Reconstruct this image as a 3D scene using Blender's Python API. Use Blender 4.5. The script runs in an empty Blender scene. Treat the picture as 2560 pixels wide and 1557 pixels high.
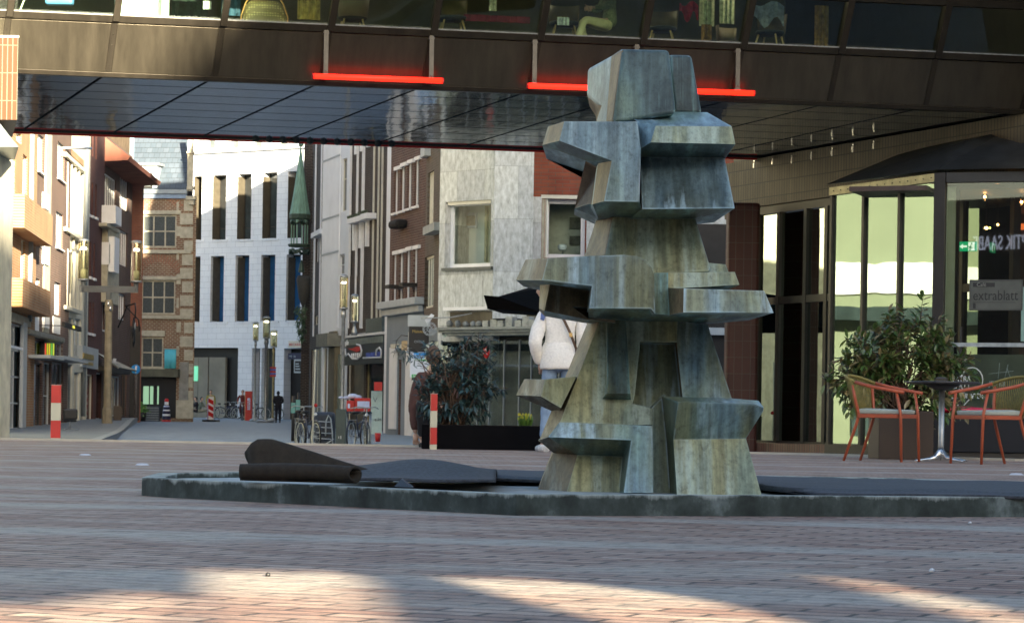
import bpy, bmesh, math, random
from mathutils import Vector, Matrix, noise
random.seed(7)
R = math.radians
SC = bpy.context.scene
COL = SC.collection
# ---------------------------------------------------------------- camera
F = 6500.0; CX = 1280.0; HY = 1045.0; TH = R(0.9); CAMH = 0.34
cd = bpy.data.cameras.new('camera'); cam = bpy.data.objects.new('camera', cd); COL.objects.link(cam)
cd.sensor_width = 36.0; cd.lens = F / 2560 * 36.0
cd.shift_y = (HY - 778.5) / 2560.0
cd.clip_start = 0.1; cd.clip_end = 3000
cam.matrix_world = Matrix.Translation((0, 0, CAMH)) @ Matrix.Rotation(R(90), 4, 'X') @ Matrix.Rotation(TH, 4, 'Z')
cd.dof.use_dof = True; cd.dof.focus_distance = 10.5; cd.dof.aperture_fstop = 28.0
SC.camera = cam
# ---------------------------------------------------------------- world, sun, exposure
SUNV = Vector((0.35, -0.91, 0.225)).normalized()      # direction towards the sun
w = bpy.data.worlds.new("World"); SC.world = w; w.use_nodes = True
nt = w.node_tree; bg = nt.nodes['Background']
sk = nt.nodes.new('ShaderNodeTexSky'); sk.sky_type = 'NISHITA'; sk.sun_disc = False
sk.sun_elevation = math.asin(SUNV.z); sk.sun_rotation = math.atan2(SUNV.x, SUNV.y)
sk.air_density = 1.0; sk.dust_density = 2.0; sk.ozone_density = 1.2
nt.links.new(sk.outputs[0], bg.inputs[0]); bg.inputs[1].default_value = 0.056
sl = bpy.data.lights.new('sun', 'SUN'); sl.energy = 5.0; sl.angle = R(0.5); sl.color = (1.0, 0.87, 0.63)
so = bpy.data.objects.new('sun', sl); COL.objects.link(so)
so.rotation_euler = SUNV.to_track_quat('Z', 'Y').to_euler()
SC.view_settings.view_transform = 'Standard'; SC.view_settings.look = 'None'
SC.view_settings.exposure = 2.82; SC.view_settings.gamma = 1.0
SC.render.engine = 'CYCLES'
SC.cycles.max_bounces = 7; SC.cycles.transparent_max_bounces = 12
SC.cycles.use_fast_gi = False
SC.cycles.sample_clamp_indirect = 6

# ---------------------------------------------------------------- photo pixel -> world helpers
cT, sT = math.cos(TH), math.sin(TH)
def ray(x, y):
    dx = x - CX; dy = y - HY
    return (dx * cT + dy * sT) / F, -(-dx * sT + dy * cT) / F
def W(x, y, d):
    a, b = ray(x, y); return Vector((a * d, d, CAMH + b * d))
def G(x, y, z=0.0):
    a, b = ray(x, y); d = (z - CAMH) / b; return Vector((a * d, d, z))
def PX(x, d):
    return Vector(((x - CX) / F * d, d))
class Fr:                                              # a vertical building plane
    def __init__(s, p0, p1):
        s.o = Vector(p0); s.u = (Vector(p1) - s.o).normalized(); s.n = Vector((-s.u.y, s.u.x))
        s.L = (Vector(p1) - s.o).length; s.rz = math.atan2(s.u.y, s.u.x)
    def px(s, x, y, off=0.0):                           # off: metres in front of the plane
        a, b = ray(x, y); r = Vector((a, 1.0)); q = s.o - s.n * off
        t = q.dot(s.n) / r.dot(s.n); p = r * t
        return (p - s.o).dot(s.u), CAMH + b * t
    def s(s_, x, y=900, off=0.0): return s_.px(x, y, off)[0]
    def z(s_, x, y, off=0.0): return s_.px(x, y, off)[1]
    def rect(s_, x0, y0, x1, y1, off=0.0):
        xm, ym = (x0 + x1) / 2, (y0 + y1) / 2
        return (s_.s(x0, ym, off), s_.s(x1, ym, off), s_.z(xm, y1, off), s_.z(xm, y0, off))
    def root(s_, name, label, cat, group=None, z=0.0):
        e = thing(name, label, cat, (s_.o.x, s_.o.y, z), s_.rz, group); return e

# ---------------------------------------------------------------- object helpers
def tag(o, label, cat, group=None):
    o['label'] = label; o['category'] = cat
    if group: o['group'] = group
    return o
def thing(name, label, cat, loc=(0, 0, 0), rz=0.0, group=None):
    o = bpy.data.objects.new(name, None); COL.objects.link(o); o.empty_display_size = .1
    o.location = loc; o.rotation_euler = (0, 0, rz)
    return tag(o, label, cat, group)
def mk(name, bm, mats, parent=None, smooth=False, bevel=0.0, solid=0.0, label=None):
    me = bpy.data.meshes.new(name); bmesh.ops.recalc_face_normals(bm, faces=bm.faces[:]) if solid == 0 else None
    bm.to_mesh(me); bm.free()
    for m in (mats if isinstance(mats, (list, tuple)) else [mats]): me.materials.append(m)
    if smooth:
        for p in me.polygons: p.use_smooth = True
    o = bpy.data.objects.new(name, me); COL.objects.link(o)
    if parent: o.parent = parent
    if solid:
        m = o.modifiers.new('s', 'SOLIDIFY'); m.thickness = solid; m.offset = 0
    if bevel:
        m = o.modifiers.new('b', 'BEVEL'); m.width = bevel; m.segments = 2; m.limit_method = 'ANGLE'; m.angle_limit = R(35)
        m.harden_normals = False
    if label: o['label'] = label
    return o
def struct(name, bm, mats, **k):
    o = mk(name, bm, mats, **k); o['kind'] = 'structure'; return o
def BM(): return bmesh.new()
def bx(bm, x0, x1, y0, y1, z0, z1, mi=0):
    v = [bm.verts.new((x, y, z)) for z in (z0, z1) for y in (y0, y1) for x in (x0, x1)]
    for f in ((0, 2, 3, 1), (4, 5, 7, 6), (0, 1, 5, 4), (2, 6, 7, 3), (0, 4, 6, 2), (1, 3, 7, 5)):
        fc = bm.faces.new([v[i] for i in f]); fc.material_index = mi
    return v
def poly(bm, pts, mi=0):
    f = bm.faces.new([bm.verts.new(p) for p in pts]); f.material_index = mi; return f
def prism(bm, pts, vec, mi=0):
    vec = Vector(vec); a = [bm.verts.new(p) for p in pts]; b = [bm.verts.new(Vector(p) + vec) for p in pts]
    n = len(pts); fs = [bm.faces.new(a), bm.faces.new(b[::-1])]
    for i in range(n): fs.append(bm.faces.new((a[i], b[i], b[(i + 1) % n], a[(i + 1) % n])))
    for f in fs: f.material_index = mi
def tube(bm, pts, r, n=8, mi=0, closed=False, cap=True):
    pts = [Vector(p) for p in pts]; N = len(pts); rings = []
    rr = r if isinstance(r, (list, tuple)) else [r] * N
    pn = None
    for i, p in enumerate(pts):
        if closed: t = pts[(i + 1) % N] - pts[i - 1]
        else: t = pts[min(i + 1, N - 1)] - pts[max(i - 1, 0)]
        if t.length < 1e-9: t = Vector((0, 0, 1))
        t.normalize()
        if pn is None: a = t.orthogonal().normalized()
        else:
            a = pn - t * pn.dot(t)
            a = a.normalized() if a.length > 1e-6 else t.orthogonal().normalized()
        pn = a; b = t.cross(a)
        rings.append([bm.verts.new(p + (a * math.cos(2 * math.pi * k / n) + b * math.sin(2 * math.pi * k / n)) * rr[i]) for k in range(n)])
    for i in range(N if closed else N - 1):
        A = rings[i]; B = rings[(i + 1) % N]
        for k in range(n):
            f = bm.faces.new((A[k], A[(k + 1) % n], B[(k + 1) % n], B[k])); f.material_index = mi; f.smooth = True
    if cap and not closed:
        f = bm.faces.new(rings[0][::-1]); f.material_index = mi
        f = bm.faces.new(rings[-1]); f.material_index = mi
def lathe(bm, prof, c=(0, 0, 0), n=16, mi=0, sm=True):
    c = Vector(c); rings = []
    for r, z in prof:
        rings.append([bm.verts.new(c + Vector((max(r, 1e-4) * math.cos(2 * math.pi * k / n), max(r, 1e-4) * math.sin(2 * math.pi * k / n), z))) for k in range(n)])
    for A, B in zip(rings, rings[1:]):
        for k in range(n):
            f = bm.faces.new((A[k], A[(k + 1) % n], B[(k + 1) % n], B[k])); f.smooth = sm; f.material_index = mi
    bm.faces.new(rings[0][::-1]).material_index = mi; bm.faces.new(rings[-1]).material_index = mi
def ball(bm, c, r, sc=(1, 1, 1), seg=12, mi=0):
    m = Matrix.Translation(c) @ Matrix.Diagonal((sc[0], sc[1], sc[2], 1))
    g = bmesh.ops.create_uvsphere(bm, u_segments=seg, v_segments=max(6, seg * 2 // 3), radius=r, matrix=m)
    for v in g['verts']:
        for f in v.link_faces: f.smooth = True; f.material_index = mi
def skew(bm, k):
    for v in bm.verts: v.co.x -= k * v.co.y
def wallgrid(bm, s0, s1, z0, z1, holes, rev=0.15, mi=0, y=0.0):
    ss = sorted({s0, s1} | {min(max(h[0], s0), s1) for h in holes} | {min(max(h[1], s0), s1) for h in holes})
    zs = sorted({z0, z1} | {min(max(h[2], z0), z1) for h in holes} | {min(max(h[3], z0), z1) for h in holes})
    for a, b in zip(ss, ss[1:]):
        for c, d in zip(zs, zs[1:]):
            if b - a < 1e-5 or d - c < 1e-5: continue
            m, n = (a + b) / 2, (c + d) / 2
            if any(h[0] < m < h[1] and h[2] < n < h[3] for h in holes): continue
            poly(bm, [(a, y, c), (b, y, c), (b, y, d), (a, y, d)], mi)
    for h in holes:
        a, b = max(h[0], s0), min(h[1], s1); c, d = max(h[2], z0), min(h[3], z1)
        if b <= a or d <= c: continue
        poly(bm, [(a, y, c), (a, y + rev, c), (a, y + rev, d), (a, y, d)], mi); poly(bm, [(b, y, c), (b, y, d), (b, y + rev, d), (b, y + rev, c)], mi)
        poly(bm, [(a, y, d), (a, y + rev, d), (b, y + rev, d), (b, y, d)], mi); poly(bm, [(a, y, c), (b, y, c), (b, y + rev, c), (a, y + rev, c)], mi)
def textmesh(name, s, size, mat, parent=None, loc=(0, 0, 0), rot=(R(90), 0, 0), ext=.004, align='LEFT', sx=1.0, shear=0, spacing=1.0):
    cu = bpy.data.curves.new(name, 'FONT'); cu.body = s; cu.size = size; cu.extrude = ext; cu.align_x = align
    cu.shear = shear; cu.resolution_u = 3; cu.space_character = spacing
    t = bpy.data.objects.new('tmp', cu); COL.objects.link(t)
    dg = bpy.context.evaluated_depsgraph_get(); me = bpy.data.meshes.new_from_object(t.evaluated_get(dg))
    bpy.data.objects.remove(t); bpy.data.curves.remove(cu)
    me.name = name; me.materials.clear(); me.materials.append(mat)
    o = bpy.data.objects.new(name, me); COL.objects.link(o); o.location = loc; o.rotation_euler = rot; o.scale = (sx, 1, 1)
    if parent: o.parent = parent
    return o
def copytree(o, parent=None):
    c = o.copy(); COL.objects.link(c); c.parent = parent
    for ch in list(o.children): copytree(ch, c)
    return c
def dup(root, loc, rz=None, label=None, sc=None):
    r = copytree(root); r.location = loc
    if rz is not None: r.rotation_euler = (0, 0, rz)
    if label: r['label'] = label
    if sc: r.scale = (sc,) * 3
    return r

# ---------------------------------------------------------------- materials
def _new(name):
    m = bpy.data.materials.new(name); m.use_nodes = True; n = m.node_tree; return m, n, n.nodes['Principled BSDF']
def _coords(n, scale=(1, 1, 1), xz=False, rot=0):
    tc = n.nodes.new('ShaderNodeTexCoord'); mp = n.nodes.new('ShaderNodeMapping')
    mp.inputs['Scale'].default_value = scale
    if xz: mp.inputs['Rotation'].default_value = (R(-90), 0, 0)
    if rot: mp.inputs['Rotation'].default_value = (0, 0, R(rot))
    n.links.new(tc.outputs['Object'], mp.inputs[0]); return mp
def _noise(n, vec, sc, det=6, rough=.6):
    t = n.nodes.new('ShaderNodeTexNoise'); t.inputs['Scale'].default_value = sc; t.inputs['Detail'].default_value = det
    t.inputs['Roughness'].default_value = rough; n.links.new(vec.outputs[0], t.inputs['Vector']); return t
def _ramp(n, src, stops):
    r = n.nodes.new('ShaderNodeValToRGB'); e = r.color_ramp.elements
    while len(e) > 1: e.remove(e[-1])
    e[0].position = stops[0][0]; e[0].color = (*stops[0][1], 1)
    for p, c in stops[1:]:
        k = e.new(p); k.color = (*c, 1)
    n.links.new(src, r.inputs[0]); return r
def _mix(n, fac, a, b, mode='MIX'):
    m = n.nodes.new('ShaderNodeMix'); m.data_type = 'RGBA'; m.blend_type = mode
    for i, v in ((0, fac), (6, a), (7, b)):
        if hasattr(v, 'is_linked') or hasattr(v, 'links'): n.links.new(v, m.inputs[i])
        else: m.inputs[i].default_value = v if i == 0 else (*v, 1)
    return m
def _bump(n, h, b, st=.3, dist=.01):
    u = n.nodes.new('ShaderNodeBump'); u.inputs['Strength'].default_value = st; u.inputs['Distance'].default_value = dist
    n.links.new(h, u.inputs['Height']); n.links.new(u.outputs[0], b.inputs['Normal'])
def sc3(c, k): return tuple(min(1, max(0, v * k)) for v in c)
_cache = {}
def mat(name, col, rough=.7, metal=0.0, ns=3.0, amt=.25, st=(1, 1, 1), bump=0.0, spec=.5):
    if name in _cache: return _cache[name]
    m, n, b = _new(name)
    mp = _coords(n, st); t = _noise(n, mp, ns)
    r = _ramp(n, t.outputs[0], [(.3, sc3(col, 1 - amt)), (.7, sc3(col, 1 + amt))])
    n.links.new(r.outputs[0], b.inputs['Base Color']); b.inputs['Roughness'].default_value = rough
    b.inputs['Metallic'].default_value = metal; b.inputs['Specular IOR Level'].default_value = spec
    if bump: _bump(n, t.outputs[0], b, bump)
    _cache[name] = m; return m
def brick(name, c1, c2, mortar, bw=.24, bh=.083, ms=.012, rough=.85, xz=True, off=.5, stain=.3, rot=0, bias=0.0):
    if name in _cache: return _cache[name]
    m, n, b = _new(name); mp = _coords(n, (1, 1, 1), xz, rot)
    t = n.nodes.new('ShaderNodeTexBrick'); t.inputs['Scale'].default_value = 1.0
    t.inputs['Brick Width'].default_value = bw; t.inputs['Row Height'].default_value = bh; t.inputs['Mortar Size'].default_value = ms
    t.inputs['Mortar Smooth'].default_value = .3; t.inputs['Bias'].default_value = bias
    t.offset = off; t.inputs['Color1'].default_value = (*c1, 1); t.inputs['Color2'].default_value = (*c2, 1); t.inputs['Mortar'].default_value = (*mortar, 1)
    n.links.new(mp.outputs[0], t.inputs['Vector'])
    m2 = _coords(n, (1, 1, .5)); ns = _noise(n, m2, 1.3); r = _ramp(n, ns.outputs[0], [(.3, (1 - stain,) * 3), (.7, (1 + stain * .3,) * 3)])
    x = _mix(n, 1.0, t.outputs['Color'], r.outputs[0], 'MULTIPLY')
    n.links.new(x.outputs[2], b.inputs['Base Color']); b.inputs['Roughness'].default_value = rough
    _bump(n, t.outputs['Fac'], b, .4, -.01)
    _cache[name] = m; return m
def emis(name, col, s):
    if name in _cache: return _cache[name]
    m, n, b = _new(name); b.inputs['Base Color'].default_value = (*sc3(col, .5), 1)
    b.inputs['Emission Color'].default_value = (*col, 1); b.inputs['Emission Strength'].default_value = s
    _cache[name] = m; return m
def glass(name, tint=(.8, .9, .85), refl=.12, rough=.02, wav=0.0, ior=1.5, gc=(1, 1, 1)):
    if name in _cache: return _cache[name]
    m, n, b = _new(name); n.nodes.remove(b); out = n.nodes['Material Output']
    tr = n.nodes.new('ShaderNodeBsdfTransparent'); tr.inputs[0].default_value = (*tint, 1)
    gl = n.nodes.new('ShaderNodeBsdfGlossy'); gl.inputs['Roughness'].default_value = rough; gl.inputs[0].default_value = (*gc, 1)
    fr = n.nodes.new('ShaderNodeFresnel'); fr.inputs[0].default_value = ior
    ad = n.nodes.new('ShaderNodeMath'); ad.operation = 'ADD'; ad.use_clamp = True; ad.inputs[1].default_value = refl; n.links.new(fr.outputs[0], ad.inputs[0])
    mx = n.nodes.new('ShaderNodeMixShader'); n.links.new(ad.outputs[0], mx.inputs[0]); n.links.new(tr.outputs[0], mx.inputs[1]); n.links.new(gl.outputs[0], mx.inputs[2])
    n.links.new(mx.outputs[0], out.inputs[0])
    if wav:
        mp = _coords(n); t = _noise(n, mp, .9, 1)
        u = n.nodes.new('ShaderNodeBump'); u.inputs['Strength'].default_value = wav; u.inputs['Distance'].default_value = .05
        n.links.new(t.outputs[0], u.inputs['Height']); n.links.new(u.outputs[0], gl.inputs['Normal'])
    _cache[name] = m; return m
def streak(name, stops, sx=6.0, sz=.8, rough=.5, metal=.3, seed=0, xyz=True):
    """weathered metal: colour runs down the surface in streaks"""
    if name in _cache: return _cache[name]
    m, n, b = _new(name)
    mp = _coords(n, (sx, sx, sz)); mp.inputs['Location'].default_value = (seed, seed * 2, seed)
    a = _noise(n, mp, 1.6, 7, .62)
    mp2 = _coords(n, (1.4, 1.4, 1.1)); mp2.inputs['Location'].default_value = (seed * 3, 1, 2)
    c = _noise(n, mp2, 1.7, 5, .6)
    ad = n.nodes.new('ShaderNodeMath'); ad.operation = 'MULTIPLY_ADD'; n.links.new(a.outputs[0], ad.inputs[0]); ad.inputs[1].default_value = .78
    m3 = n.nodes.new('ShaderNodeMath'); m3.operation = 'MULTIPLY'; m3.inputs[1].default_value = .22; n.links.new(c.outputs[0], m3.inputs[0]); n.links.new(m3.outputs[0], ad.inputs[2])
    r = _ramp(n, ad.outputs[0], stops)
    fine = _noise(n, _coords(n, (1, 1, .5)), 28, 6, .7); fr = _ramp(n, fine.outputs[0], [(.32, (.62,) * 3), (.62, (1.12,) * 3)])
    x = _mix(n, .5, r.outputs[0], fr.outputs[0], 'MULTIPLY')
    n.links.new(x.outputs[2], b.inputs['Base Color']); b.inputs['Metallic'].default_value = metal
    rr = n.nodes.new('ShaderNodeMapRange'); rr.inputs[3].default_value = rough - .12; rr.inputs[4].default_value = rough + .2
    n.links.new(a.outputs[0], rr.inputs[0]); n.links.new(rr.outputs[0], b.inputs['Roughness'])
    _bump(n, fine.outputs[0], b, .25, .004)
    _cache[name] = m; return m
M_white = mat('white_paint', (.78, .79, .80), .5, amt=.06)
M_offw = mat('cream_paint', (.62, .60, .50), .6, amt=.1)
M_dark = mat('dark_metal', (.03, .028, .027), .45, .3, amt=.2)
M_black = mat('black_paint', (.012, .012, .013), .5, amt=.2)
M_steel = mat('galvanised_steel', (.35, .37, .38), .38, .7, ns=12)
M_grey = mat('grey_paint', (.20, .23, .25), .55, amt=.1)
M_lgrey = mat('light_grey_paint', (.42, .46, .48), .6, amt=.1)
M_chrome = mat('polished_aluminium', (.75, .76, .76), .12, .95, amt=.03)
M_canvas = mat('black_canvas', (.006, .006, .007), 1.0, amt=.2, spec=.05)
M_red = mat('red_paint', (.50, .016, .014), .42, amt=.12)
M_stoneb = mat('beige_sandstone', (.42, .39, .30), .85, ns=4, amt=.22, bump=.2)
M_pane = mat('dark_window_pane', (.035, .05, .055), .06, amt=.4, ns=1.2, spec=.9)
M_pane2 = mat('pale_window_pane', (.16, .20, .20), .07, amt=.35, ns=.9, spec=.9)
M_blue = mat('blue_blind', (.02, .09, .22), .2, amt=.3, ns=1.0)
M_glass = glass('clear_glass', (.86, .95, .88), .0, .02, 0, 1.38)
M_hglass = glass('house_glass', (.85, .9, .87), .0, .03, 0, 1.25)
M_glassd = glass('tinted_glass', (.55, .70, .62), .10)
# ================================================================= GROUND
def paving():
    m, n, b = _new('clay_pavers'); mp = _coords(n, (1, 1, 1), rot=24)
    t = n.nodes.new('ShaderNodeTexBrick'); t.inputs['Scale'].default_value = 1.0
    t.inputs['Brick Width'].default_value = .22; t.inputs['Row Height'].default_value = .075; t.inputs['Mortar Size'].default_value = .0075
    t.inputs['Mortar Smooth'].default_value = .4
    t.inputs['Color1'].default_value = (.29, .165, .120, 1); t.inputs['Color2'].default_value = (.46, .33, .255, 1); t.inputs['Mortar'].default_value = (.07, .052, .040, 1)
    n.links.new(mp.outputs[0], t.inputs['Vector'])
    mw = _coords(n, (.7, 1.2, 1)); nw = _noise(n, mw, 1.1, 6, .65)
    rw = _ramp(n, nw.outputs[0], [(.50, (0, 0, 0)), (.66, (.8, .8, .8))])
    x = _mix(n, rw.outputs[0], t.outputs['Color'], (.42, .36, .295))
    # pale bands laid across the square
    wv = n.nodes.new('ShaderNodeTexWave'); wv.bands_direction = 'Y'; wv.inputs['Scale'].default_value = .16; wv.inputs['Distortion'].default_value = 5.0; wv.inputs['Detail'].default_value = 3; wv.inputs['Detail Scale'].default_value = .6
    n.links.new(_coords(n, rot=9).outputs[0], wv.inputs[0]); rv = _ramp(n, wv.outputs[0], [(.86, (0, 0, 0)), (.97, (.5, .5, .5))])
    x2 = _mix(n, rv.outputs[0], x.outputs[2], (.46, .43, .37))
    nf = _noise(n, _coords(n), 60, 5, .7); rf = _ramp(n, nf.outputs[0], [(.3, (.62,) * 3), (.65, (1.12,) * 3)])
    x3 = _mix(n, .8, x2.outputs[2], rf.outputs[0], 'MULTIPLY')
    nb = _noise(n, _coords(n, (1, 1.6, 1), rot=24), 9, 5, .65); rb = _ramp(n, nb.outputs[0], [(.32, (.45,) * 3), (.46, (1,) * 3), (.72, (1.25,) * 3)])
    x4 = _mix(n, .9, x3.outputs[2], rb.outputs[0], 'MULTIPLY')
    n.links.new(x4.outputs[2], b.inputs['Base Color']); b.inputs['Roughness'].default_value = .68
    ad = n.nodes.new('ShaderNodeMath'); ad.operation = 'MULTIPLY_ADD'; ad.inputs[1].default_value = -1.0; n.links.new(t.outputs['Fac'], ad.inputs[0]); n.links.new(nb.outputs[0], ad.inputs[2])
    _bump(n, ad.outputs[0], b, .9, .014)
    return m
M_pave = paving()
M_cobble = brick('street_setts', (.21, .29, .37), (.28, .36, .45), (.07, .08, .09), .18, .12, .012, .7, xz=False, stain=.35, rot=12)
M_walk = mat('pavement_slabs', (.17, .19, .20), .8, ns=2, amt=.2)
M_kerb = mat('pale_kerb', (.48, .44, .36), .7, ns=5, amt=.15)

def interp(tab, d):
    for (a, za), (b, zb) in zip(tab, tab[1:]):
        if d <= b: return za + (zb - za) * (d - a) / (b - a)
    return tab[-1][1]
ROAD = [(20, -.28), (40, -.45), (62, -.50), (80, -.30), (105, -.2), (139, -.105), (165, .07), (260, .1)]
WALK = [(20, -.18), (70, -.24), (80, -.22), (93, -.12), (105, .02), (125, .09), (165, .12), (260, .15)]
def zroad(d): return interp(ROAD, d)
def zwalk(d): return interp(WALK, d)
def kerbx(d): return -18.0 + (125 - d) * .134
crest = [(-60, 40.0), (-5.9, 29.9), (.54, 28.7), (3.0, 27.4), (4.9, 25.3), (9, 24.3), (40, 22)]
bm = BM()
top = [(x, y, 0) for x, y in crest]
poly(bm, [(-60, -60, 0), (40, -60, 0)] + top[::-1])
struct('plaza_paving', bm, M_pave)
bm = BM()
for (a, b) in zip(crest, crest[1:]):
    a = Vector((*a, 0)); b = Vector((*b, 0)); q = (b - a).normalized(); n_ = Vector((-q.y, q.x, 0)) * .16
    hgt = .022
    prism(bm, [a + Vector((0, 0, hgt)), b + Vector((0, 0, hgt)), b + n_ + Vector((0, 0, hgt)), a + n_ + Vector((0, 0, hgt))], (0, 0, -.36))
struct('kerb', bm, M_kerb)
bm = BM(); ds = [18, 30, 45, 60, 70, 80, 93, 105, 120, 139, 150, 165, 260]
for d0, d1 in zip(ds, ds[1:]):
    xs0 = [kerbx(d0), 60]; xs1 = [kerbx(d1), 60]
    poly(bm, [(xs0[0], d0, zroad(d0)), (60, d0, zroad(d0)), (60, d1, zroad(d1)), (xs1[0], d1, zroad(d1))])
struct('street', bm, M_cobble)
bm = BM()
for d0, d1 in zip(ds, ds[1:]):
    a = lambda d, x: (x, d, max(zwalk(d), zroad(d) + .06))
    poly(bm, [a(d0, -60), a(d0, kerbx(d0)), a(d1, kerbx(d1)), a(d1, -60)])
    poly(bm, [a(d0, kerbx(d0)), (kerbx(d0), d0, zroad(d0) - .2), (kerbx(d1), d1, zroad(d1) - .2), a(d1, kerbx(d1))])
struct('pavement', bm, M_walk)
bm = BM()
for d0, d1 in zip(ds[1:], ds[2:]):
    a = lambda d, x: (x, d, max(zwalk(d), zroad(d) + .06) + .004)
    poly(bm, [a(d0, kerbx(d0) - .22), a(d0, kerbx(d0)), a(d1, kerbx(d1)), a(d1, kerbx(d1) - .22)])
struct('street_kerb', bm, mat('kerb_stone', (.24, .26, .26), .7))
bm = BM(); poly(bm, [(-900, -900, -.8), (900, -900, -.8), (900, 1500, -.8), (-900, 1500, -.8)])
struct('ground', bm, mat('far_ground', (.16, .15, .13), .9, ns=.1))

# ================================================================= BASIN, MATS
M_basin = streak('basin_concrete', [(.36, (.022, .030, .026)), (.47, (.045, .060, .052)), (.56, (.075, .095, .085)), (.66, (.20, .24, .23))], 5, 4, .75, 0.0, 3)
cor = [G(354, 1238), G(414, 1243), G(1290, 1288), G(2560, 1292), Vector((3.1, 11.2, 0)), Vector((1.9, 12.9, 0)), Vector((-.5, 12.9, 0)), Vector((-1.56, 11.5, 0))]
ext_ = (cor[3] - cor[2]).normalized(); cor[3] = cor[2] + ext_ * 2.6
cen = Vector((.75, 11.1, 0)); KH = .075
def inset(p, k):
    d = (cen - p); return p + d.normalized() * k
bm = BM(); n = len(cor)
vo0 = [bm.verts.new(p - Vector((0, 0, .03))) for p in cor]; vo1 = [bm.verts.new(p + Vector((0, 0, KH))) for p in cor]
vi1 = [bm.verts.new(inset(p, .09) + Vector((0, 0, KH))) for p in cor]; vi0 = [bm.verts.new(inset(p, .09) + Vector((0, 0, .050))) for p in cor]
for i in range(n):
    j = (i + 1) % n
    for a, b in ((vo0, vo1), (vo1, vi1), (vi1, vi0)): bm.faces.new((a[i], a[j], b[j], b[i]))
def _scale_band(m, z0, z1, pale, ns=4.5):
    n = m.node_tree; b = n.nodes['Principled BSDF']; src = b.inputs['Base Color'].links[0].from_socket
    sp = n.nodes.new('ShaderNodeSeparateXYZ'); tc = n.nodes.new('ShaderNodeTexCoord'); n.links.new(tc.outputs['Object'], sp.inputs[0])
    mr = n.nodes.new('ShaderNodeMapRange'); n.links.new(sp.outputs['Z'], mr.inputs[0]); mr.inputs[1].default_value = z0; mr.inputs[2].default_value = z1; mr.inputs[3].default_value = -.30; mr.inputs[4].default_value = .20
    t = _noise(n, _coords(n, (1, 1, .2)), ns, 8, .75); ad = n.nodes.new('ShaderNodeMath'); ad.operation = 'ADD'; n.links.new(mr.outputs[0], ad.inputs[0]); n.links.new(t.outputs[0], ad.inputs[1])
    r = _ramp(n, ad.outputs[0], [(.60, (0, 0, 0)), (.74, (.9, .9, .9))]); x = _mix(n, r.outputs[0], src, pale); n.links.new(x.outputs[2], b.inputs['Base Color'])
_scale_band(M_basin, .02, .075, (.42, .47, .44))
basin = thing('fountain_basin', 'low weathered green-grey kerb ring around the dry fountain sculpture', 'basin', (0, 0, 0))
mk('rim', bm, M_basin, basin, bevel=.003)
bm = BM(); poly(bm, [inset(p, .085) + Vector((0, 0, .052)) for p in cor]); mk('floor_slab', bm, mat('basin_floor', (.38, .42, .42), .8, ns=6), basin)

M_mat = mat('rubber_mat', (.05, .055, .066), .75, ns=70, amt=.5, bump=.3)
M_matb = mat('mat_underside', (.030, .022, .013), .85, ns=30, amt=.35, bump=.4)
# flat wrinkled mat over the right of the basin
def gridsheet(fn, nu, nv, name, mats, parent=None, solid=.012, uw=True):
    bm = BM(); vs = [[bm.verts.new(fn(i / nu, j / nv)) for j in range(nv + 1)] for i in range(nu + 1)]
    for i in range(nu):
        for j in range(nv):
            f = bm.faces.new((vs[i][j], vs[i + 1][j], vs[i + 1][j + 1], vs[i][j + 1])); f.smooth = True
    return mk(name, bm, mats, parent, solid=solid)
def flat1(u, v):
    x0 = -.10 + u * 2.85; k = min(1, max(0, (x0 - .98) / .14)); y0 = 11.05 * (1 - k) + (9.42 + .16 * x0) * k
    xb, yb = -.55 + u * 3.4, 12.55 + .12 * math.sin(u * 7) - u * .9
    p = Vector((x0 + (xb - x0) * v, y0 + (yb - y0) * v, 0))
    z = .075 + .012 * noise.noise(Vector((p.x * 1.1, p.y * .8, 3))) + .006 * noise.noise(Vector((p.x * 4, p.y * 3, 1)))
    return Vector((p.x, p.y, z + (.01 if v > .1 else 0)))
o = gridsheet(flat1, 60, 40, 'rubber_mat', M_mat); tag(o, 'large dark blue-grey rubber mat lying flat across the basin around the sculpture foot', 'mat')
def lump(u, v):
    x = -.72 + u * .66; y = 9.95 + v * 1.5 + .1 * u
    hump = math.exp(-((v - .45) / .22) ** 2) * (.03 + .035 * math.sin(min(1, u * 1.15) * math.pi * .85) ** 2 * (1 if u < .82 else max(0, (1 - u) / .18)))
    return Vector((x, y, .095 + hump + .006 * noise.noise(Vector((x * 5, y * 3, 7)))))
o = gridsheet(lump, 40, 26, 'rubber_mat', M_mat); tag(o, 'bulging speckled blue-grey mat spread between the rolled-up mat and the sculpture', 'mat')
# rolled mat: a big fold at the left that runs out flat to the right, and a rolled front edge
def fold(u, v):
    k = (1 - max(0, (u - .16) / .84)) * (.70 + .30 * min(1, u / .07) ** .5); h = .140 * k + .010
    xl = -1.06 + u * .56
    a = v * 1.25 * math.pi
    yy = 10.35 + .42 * (1 - v) - .06 * math.sin(a) * k
    zz = .085 + h * max(0, math.sin(min(v * 1.15, 1) * math.pi * .5 + (.0)))
    if v > .82: t = (v - .82) / .18; zz = .085 + h * (1 - t ** 1.5) ; yy = 10.35 + .42 * .18 - .06 * k - t * .05
    lean = -.03 * (1 - u) * math.sin(v * 3)
    return Vector((xl + lean + .03 * v, yy, zz + .004 * noise.noise(Vector((xl * 6, v * 3, 2)))))
root = thing('rolled_mat', 'brown-black rubber mat half rolled up in a tall fold on the left of the basin', 'mat')
gridsheet(fold, 30, 30, 'folded_sheet', M_matb, root, .014)
bm = BM(); NR = 26
prof = []
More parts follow.
